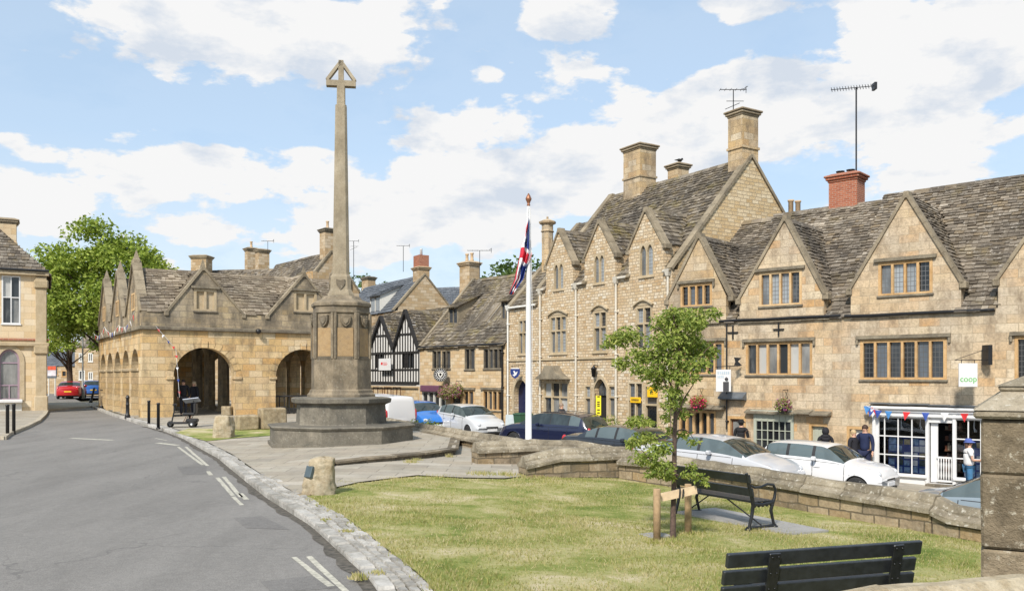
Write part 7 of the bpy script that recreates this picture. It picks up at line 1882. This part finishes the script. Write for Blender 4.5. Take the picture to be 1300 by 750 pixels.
CAR['hatch'] = dict(L=4.15, W=1.75, H=1.50, top=[(0,.62),(.04,.92),(.14,1.05),(.5,1.40),(.9,1.47),(1.6,1.50),(2.25,1.47),(2.5,1.40),(3.2,1.02),(3.65,.92),(3.98,.78),(4.12,.62),(4.15,.5)],
    belt=[(0,.9),(.3,.98),(1.6,.95),(3.2,.92),(3.8,.78),(4.15,.5)], ws=(2.38,3.12), rs=(.12,.52), sw=[(.55,.95),(1.02,1.72),(1.8,3.05)], wheels=(.72,3.35), doors=(1.75,2.85,.98), handles=(1.9,1.1), tumble=.36, taper=.6, zr=.95)
CAR['suv'] = dict(L=4.65, W=1.88, H=1.62, top=[(0,.65),(.04,1.0),(.12,1.12),(.45,1.50),(.8,1.58),(1.8,1.63),(2.5,1.60),(2.85,1.52),(3.5,1.12),(4.0,1.06),(4.45,.92),(4.6,.75),(4.65,.5)],
    belt=[(0,1.0),(.3,1.08),(1.8,1.04),(3.5,1.0),(4.2,.9),(4.65,.5)], ws=(2.7,3.42), rs=(.10,.48), sw=[(.5,.98),(1.06,1.88),(1.96,3.36)], wheels=(.85,3.75), doors=(1.92,3.1,1.02), handles=(2.1,1.15), tumble=.36, taper=.6, zr=1.0, r=.35, rails=1, trz=.7, pz=.72)
CAR['van'] = dict(L=4.75, W=1.83, H=1.85, top=[(0,.6),(.03,1.2),(.08,1.7),(.2,1.82),(1.6,1.86),(3.1,1.84),(3.4,1.72),(3.95,1.2),(4.3,1.08),(4.6,.9),(4.72,.7),(4.75,.5)],
    belt=[(0,1.1),(.3,1.14),(2.6,1.12),(3.9,1.05),(4.4,.95),(4.75,.5)], ws=(3.28,3.9), rs=(.02,.021), sw=[(2.75,3.65)], wheels=(.8,3.85), doors=(2.7,3.6,1.3), handles=(2.85,1.4), tumble=.16, taper=.4, zr=.95, trz=2.2, tly=.97)
RZF = math.atan2(-.673, .74)
def place_car(kind, px, py, col, label, flip=False, turn=0., d_=None, **k):
    sp = CAR[kind]; a = (px-CX)/F; lo, hi = 12., 70.
    f = lambda d: (H+(HY-py)/F*d)-(Zst(a*d, d)+sp['H'])
    best = min((abs(f(12+.1*i)), 12+.1*i) for i in range(500)); d = d_ or best[1]
    p = Vector((a*d, d, Zst(a*d, d))); rz = RZF+(PI if flip else 0)+turn
    t = make_car(sp, col, label, p, rz, **k); 
    dz = Zst(p.x+.74*1.3, p.y-.673*1.3)-Zst(p.x-.74*1.3, p.y+.673*1.3); pitch = -math.atan2(dz, 2.6)*(-1 if flip else 1)
    t.rotation_euler = (0, pitch, rz); print('CAR', label, tuple(round(v,2) for v in p), SC(p.x,p.y)); return t
place_car('mini', 1047, 561, (.72,.72,.72), 'small white hatchback with floating roof and black pillars, nearest whole car')
place_car('saloon', 906, 551, (.50,.51,.53), 'silver saloon car behind the long wall and the black bench', rough=.3)
c3 = place_car('saloon', 800, 541, (.022,.027,.035), 'dark grey saloon with a white paper on its windscreen', d_=29)
q = MB(); q.add([(.95,-.55,1.22),(1.35,-.60,1.03),(1.35,-.2,1.05),(.95,-.18,1.245)],[(0,1,2,3)]); q.build('windscreen_paper', M['plate_w'], c3)
place_car('suv', 703, 524, (.008,.012,.04), 'dark blue estate car seen from its tail behind the flagpole', flip=True, turn=.06, d_=36)
place_car('hatch', 596, 516, (.55,.57,.59), 'silver hatchback parked in front of the mossy roofed cottage', turn=-.25, d_=42)
place_car('hatch', 535, 508.5, (.02,.15,.50), 'bright blue hatchback between the white van and the silver hatchback', turn=-.3)
place_car('van', 471, 504, (.70,.70,.70), 'white van half hidden by the memorial', flip=True, turn=-.05, d_=41)
place_car('saloon', 1312, 602, (.22,.27,.31), 'grey blue car partly hidden behind the gate pillar', flip=True, d_=15.6)
def road_car(kind, px, py, d, col, label, rz):
    p = at(px, py, d); p.z = Zroad(p.x, p.y); make_car(CAR[kind], col, label, p, rz, 'cars at the end of the road')
road_car('saloon', 91, 505, 72, (.45,.01,.015), 'red car seen from behind at the end of the road', PI/2+.35)
road_car('hatch', 117, 500, 80, (.03,.12,.40), 'blue car beyond the lamp post at the end of the road', PI/2+.5)

# ================================================================== people
def skin(name, pts, edges, rad, mat, parent, sub=2, root=0):
    me = bpy.data.meshes.new(name); me.from_pydata([tuple(p) for p in pts], edges, [])
    o = bpy.data.objects.new(name, me); COL.objects.link(o); o.parent = parent
    m_ = o.modifiers.new('skin', 'SKIN'); me = o.data
    for i, r in enumerate(rad):
        v = me.skin_vertices[0].data[i]; v.radius = (r, r) if not isinstance(r, tuple) else r; v.use_root = (i == root)
    m_.use_smooth_shade = True; s_ = o.modifiers.new('sub', 'SUBSURF'); s_.levels = sub; s_.render_levels = sub
    dg = bpy.context.evaluated_depsgraph_get(); me2 = bpy.data.meshes.new_from_object(o.evaluated_get(dg)); o.modifiers.clear(); o.data = me2
    me2.materials.clear(); me2.materials.append(mat)
    for p in me2.polygons: p.use_smooth = True
    return o
def person(label, loc, rz, h=1.70, top=(.02,.02,.025), legs=(.03,.03,.04), hair=(.03,.02,.015), hairlen=0, hat=None, armL=None, armR=None, bag=None, sleeves=True, skirt=False, hood=False, lean=0., group=None):
    """facing local -y"""
    t = thing('person', label, 'person', loc, rz, group); k = h/1.72; V = lambda *p: Vector(p)*k
    armL = armL or [(.20,0,1.40),(.25,-.01,1.14),(.26,-.07,.90)]; armR = armR or [(-.20,0,1.40),(-.25,-.01,1.14),(-.26,-.07,.90)]
    pts = [V(0,0,.96), V(0,.0,1.12), V(0,.01,1.32), V(0,.0,1.44), V(0,-.01,1.53), V(0,-.015,1.60), V(0,-.01,1.68)]; rad = [.105,.092,.108,.07,.048,.082,.070]
    ed = [(0,1),(1,2),(2,3),(3,4),(4,5),(5,6)]
    def chain(a, ps, rs):
        for p, r in zip(ps, rs): pts.append(Vector(p)*k if not isinstance(p, Vector) else p); rad.append(r); ed.append((a, len(pts)-1)); a = len(pts)-1
        return a
    for A in (armL, armR):
        e = chain(3, A, (.045,.036,.027)); w = Vector(A[2])*k; d = (Vector(A[2])-Vector(A[1])).normalized()*k; sd = 1 if A is armL else -1
        side = Vector((0, -1, 0)).cross(d).normalized() if abs(d.y) < .9 else Vector((1,0,0)); pal = w+d*.07; a2 = chain(e, [pal], (.030,))
        for j in range(4): o_ = Vector((0, -.03+.02*j, 0)) if abs(d.z) > .5 else side*(-.03+.02*j); chain(a2, [pal+o_+d*.035, pal+o_+d*(.065+.008*(j in (1,2)))+Vector((0,-.008,0))], (.009,.007))
        chain(e, [w+d*.03+Vector((-sd*.02,-.035,0)), w+d*.065+Vector((-sd*.02,-.05,0))], (.011,.009))
    for sd in (1, -1):
        chain(0, [(sd*.095,0,.88),(sd*.10,-.01,.50),(sd*.10,.02,.10),(sd*.105,-.10,.045)], (.07,.05,.036,.034))
    rad = [r*k for r in rad]
    skin('body', pts, ed, rad, M['skin'], t)
    f = MB(); f.add([V(-.014,-.088,1.595), V(.014,-.088,1.595), V(0,-.118,1.60), V(0,-.09,1.635)], [(0,1,2),(0,2,3),(1,3,2)]); f.build('nose', M['skin'], t)
    e_ = MB(); [e_.ball(V(s*.03,-.083,1.63), .011*k, 8, 5) for s in (-1,1)]; e_.build('eye', M['dark'], t)
    e_ = MB(); e_.ball(V(0,-.088,1.567), .02*k, 8, 5, 0, (1.2,.4,.35)); e_.build('mouth', plain('lips', (.4,.13,.11), .5), t)
    for s in (-1, 1): q = MB(); q.ball(V(s*.083,0,1.61), .024*k, 8, 5, 0, (.4,.8,1.2)); q.build('ear', M['skin'], t)
    hm = plain('hair', hair, .7, var=.3, scale=30); q = MB(); q.ball(V(0,.018,1.655), .105*k, 14, 9, 0, (.92,1.0,1.0 if not hairlen else 1.05))
    if hairlen: q.ball(V(0,.065,1.655-hairlen*.45), .09*k, 12, 8, 0, (1.05,.6,1+hairlen*4.2))
    o = q.build('hair', hm, t)
    tm = plain('top_cloth', top, .85, var=.15, bmp=.1); lm = plain('leg_cloth', legs, .85, var=.15)
    tp_ = [V(0,0,.90), V(0,0,1.12), V(0,.01,1.32), V(0,.0,1.43), V(0,-.005,1.485)]; tr_ = [.165,.155,.172,.125,.066]; te = [(0,1),(1,2),(2,3),(3,4)]
    for A in (armL, armR):
        a = 3
        ps = [Vector(A[0]), Vector(A[1]), Vector(A[1])+(Vector(A[2])-Vector(A[1]))*.92] if sleeves else [Vector(A[0]), Vector(A[0])+(Vector(A[1])-Vector(A[0]))*.55]
        for p, r in zip(ps, (.074,.058,.044)): tp_.append(p*k); tr_.append(r); te.append((a, len(tp_)-1)); a = len(tp_)-1
    skin('jacket' if sleeves else 'shirt', tp_, te, [r*k for r in tr_], tm, t)
    if hood: q = MB(); q.ball(V(0,.02,1.64), .135*k, 14, 9, 0, (.9,1,1.15)); q.ball(V(0,.03,1.47), .15*k, 14, 8, 0, (1.1,.8,.6)); q.build('hood', tm, t)
    if skirt: q = MB(); q.lathe([(.16*k,.98*k),(.2*k,.8*k),(.26*k,.5*k),(.24*k,.5*k),(.15*k,.95*k)], 16); q.build('skirt', lm, t)
    lp = [V(0,0,.95)]; lr = [.145]; le = []
    for sd in (1, -1):
        a = 0
        for p, r in (((sd*.095,0,.87),.105),((sd*.10,-.01,.50),.078),((sd*.10,.02,.12),.062)): lp.append(V(*p)); lr.append(r); le.append((a, len(lp)-1)); a = len(lp)-1
    skin('trousers', lp, le, [r*k for r in lr], lm, t)
    for sd in (1, -1): q = MB(); q.ball(V(sd*.105,-.05,.05), .07*k, 10, 6, 0, (.7,1.8,.75)); q.build('shoe', M['plastic'], t)
    if hat: q = MB(); q.ball(V(0,.01,1.70), .115*k, 14, 8, 0, (1,1,.75)); q.lathe([(.11*k,1.66*k),(.17*k,1.655*k),(.16*k,1.665*k),(.1*k,1.70*k)], 16, (0,-.02*k,0)); q.build('hat', plain('hat', hat, .9), t)
    return t
def ped(px, py_head, label, w, fr=FR, h=1.7, rz=0., **kw):
    """standing on the shop pavement, w metres in front of the facade"""
    u, _ = fr.uz(px, 540, -w); p = fr.world(u, -w, 0); p.z = Zst(p.x, p.y)+.10
    hz = (2+(478-py_head)*p.y/F)-p.z; print('PED', label, 'h from photo', round(hz, 2), 'd', round(p.y, 1)); return person(label, p, rz, h, **kw)
ped(941, 541, 'woman in black with a black cap turned to the brown door, carrying a brown bag', .9, h=1.66, rz=2.6, top=(.01,.01,.012), legs=(.012,.012,.015), hair=(.015,.01,.01), hat=(.01,.01,.01))
ped(1048, 548, 'person with black hooded coat in front of the sage green door', 1.2, h=1.62, rz=2.9, top=(.012,.012,.016), hood=True)
ped(1084, 552, 'blonde woman in a black padded jacket beside the man in the navy suit', .7, h=1.6, rz=.5, top=(.012,.012,.018), hair=(.45,.33,.18), hairlen=.28)
ped(1098, 543, 'dark haired man in a navy suit and white collar by the pale door', .6, h=1.78, rz=-.7, top=(.01,.018,.06), hair=(.05,.025,.015), legs=(.01,.015,.05))
ped(1230, 575, 'woman in a white top with a red strap walking past the white shopfront', 1.8, h=1.62, rz=1.3, top=(.7,.68,.66), hair=(.10,.05,.03), hairlen=.2, sleeves=False, legs=(.05,.16,.3), armL=[(.20,0,1.38),(.22,-.06,1.12),(.10,-.24,1.10)], armR=[(-.20,0,1.38),(-.22,-.06,1.12),(-.10,-.24,1.12)], hat=(.08,.12,.35))
ped(713, 511, 'short haired man in a dark top behind the dark blue estate car', 1.0, fr=FT, h=1.72, rz=1.0, top=(.03,.03,.035), hair=(.25,.18,.13))
ped(960, 560, 'woman with reddish hair half hidden behind the white hatchback', .8, h=1.5, rz=.6, top=(.10,.08,.07), hair=(.12,.05,.03)) if False else None
# handbag of the woman by the door
ub, _ = FR.uz(949, 560, -1.0); pb_ = FR.world(ub, -1.0, 0); pb_.z = Zst(pb_.x, pb_.y)+.95
t = thing('handbag', 'brown shoulder bag of the woman in black by the brown door', 'bag', pb_, .4); MB().cbox(-.14,.14,-.05,.05,0,.24,.03).build('bag_body', M['wood'], t); MB().tube([(-.12,0,.22),(-.1,0,.45),(0,0,.52),(.1,0,.45),(.12,0,.22)], .01, 6).build('strap', M['brownwood'], t)
# people in the shadow of the hall
for (u, w_, lb, hr, hl, rz) in ((1.95, 1.1, 'dark figure in a black coat just inside the left hall arch', (.03,.02,.02), 0, .5), (2.55, 1.7, 'blonde person in dark clothes in the shade of the left hall arch', (.5,.4,.28), .22, -.3)):
    p = FM.world(u, w_, 0); person(lb, (p.x, p.y, p.z-.02), rz, 1.68 if hl == 0 else 1.6, top=(.012,.012,.018), hair=hr, hairlen=hl)

# ================================================================== mobility scooter by the arch
p = on_ground(234, 542, Zplaza); t = thing('mobility_scooter', 'black mobility scooter with a tipped grey tray parked by the left hall arch', 'mobility scooter', p, .15)
for (x, y) in ((-.55,0),(.35,-.26),(.35,.26)):
    q = MB(Matrix.Translation((x, y, .13)) @ Matrix.Rotation(PI/2, 4, 'X')); q.lathe([(.05,-.05),(.12,-.05),(.135,-.03),(.135,.03),(.12,.05),(.05,.05)], 16); wo = q.build('wheel', M['rubber'], t); r_ = MB(q.M); r_.lathe([(.0,-.052),(.06,-.055),(.06,.055),(.0,.052)], 10); r_.build('rim', M['alloy'], wo)
q = MB(); q.cbox(-.62,.5,-.22,.22,.14,.22,.03); q.cbox(.1,.55,-.24,.24,.2,.36,.05); q.build('chassis', M['plastic'], t)
q = MB(); q.tube([(-.5,0,.2),(-.42,0,.6),(-.36,0,.95)], .028, 8); q.tube([(-.38,-.24,.98),(-.36,0,.95),(-.38,.24,.98)], .016, 6); q.cbox(-.44,-.3,-.12,.12,.88,.99,.03); q.build('tiller', M['plastic'], t)
q = MB(); q.lathe([(.05,.3),(.05,.5)], 8, (.22,0,0)); q.cbox(-.02,.46,-.23,.23,.5,.6,.05); q.beam((.42,0,.56),(.50,0,.98),.42,.08,up=(0,1,0)) if False else q.cbox(.40,.50,-.22,.22,.58,1.0,.04); q.build('seat', M['plastic'], t)
q = MB(); [q.tube([(x,y,.22),(x+.14,y,.52)], .014, 6) for x in (.0,.2) for y in (-.18,.18)]; q.build('seat_frame', M['brownwood'], t)
q = MB(Matrix.Translation((.3,0,1.12)) @ Matrix.Rotation(-.12, 4, 'Y') @ Matrix.Rotation(-.35, 4, 'X')); q.cbox(-.32,.32,-.24,.24,-.02,.02,.01); q.build('tray', plain('tray_grey', (.28,.31,.38), .45), t); MB().tube([(.46,0,.9),(.36,0,1.1)], .018, 6).build('tray_arm', M['plastic'], t)

t.scale = (.88, .88, .88)
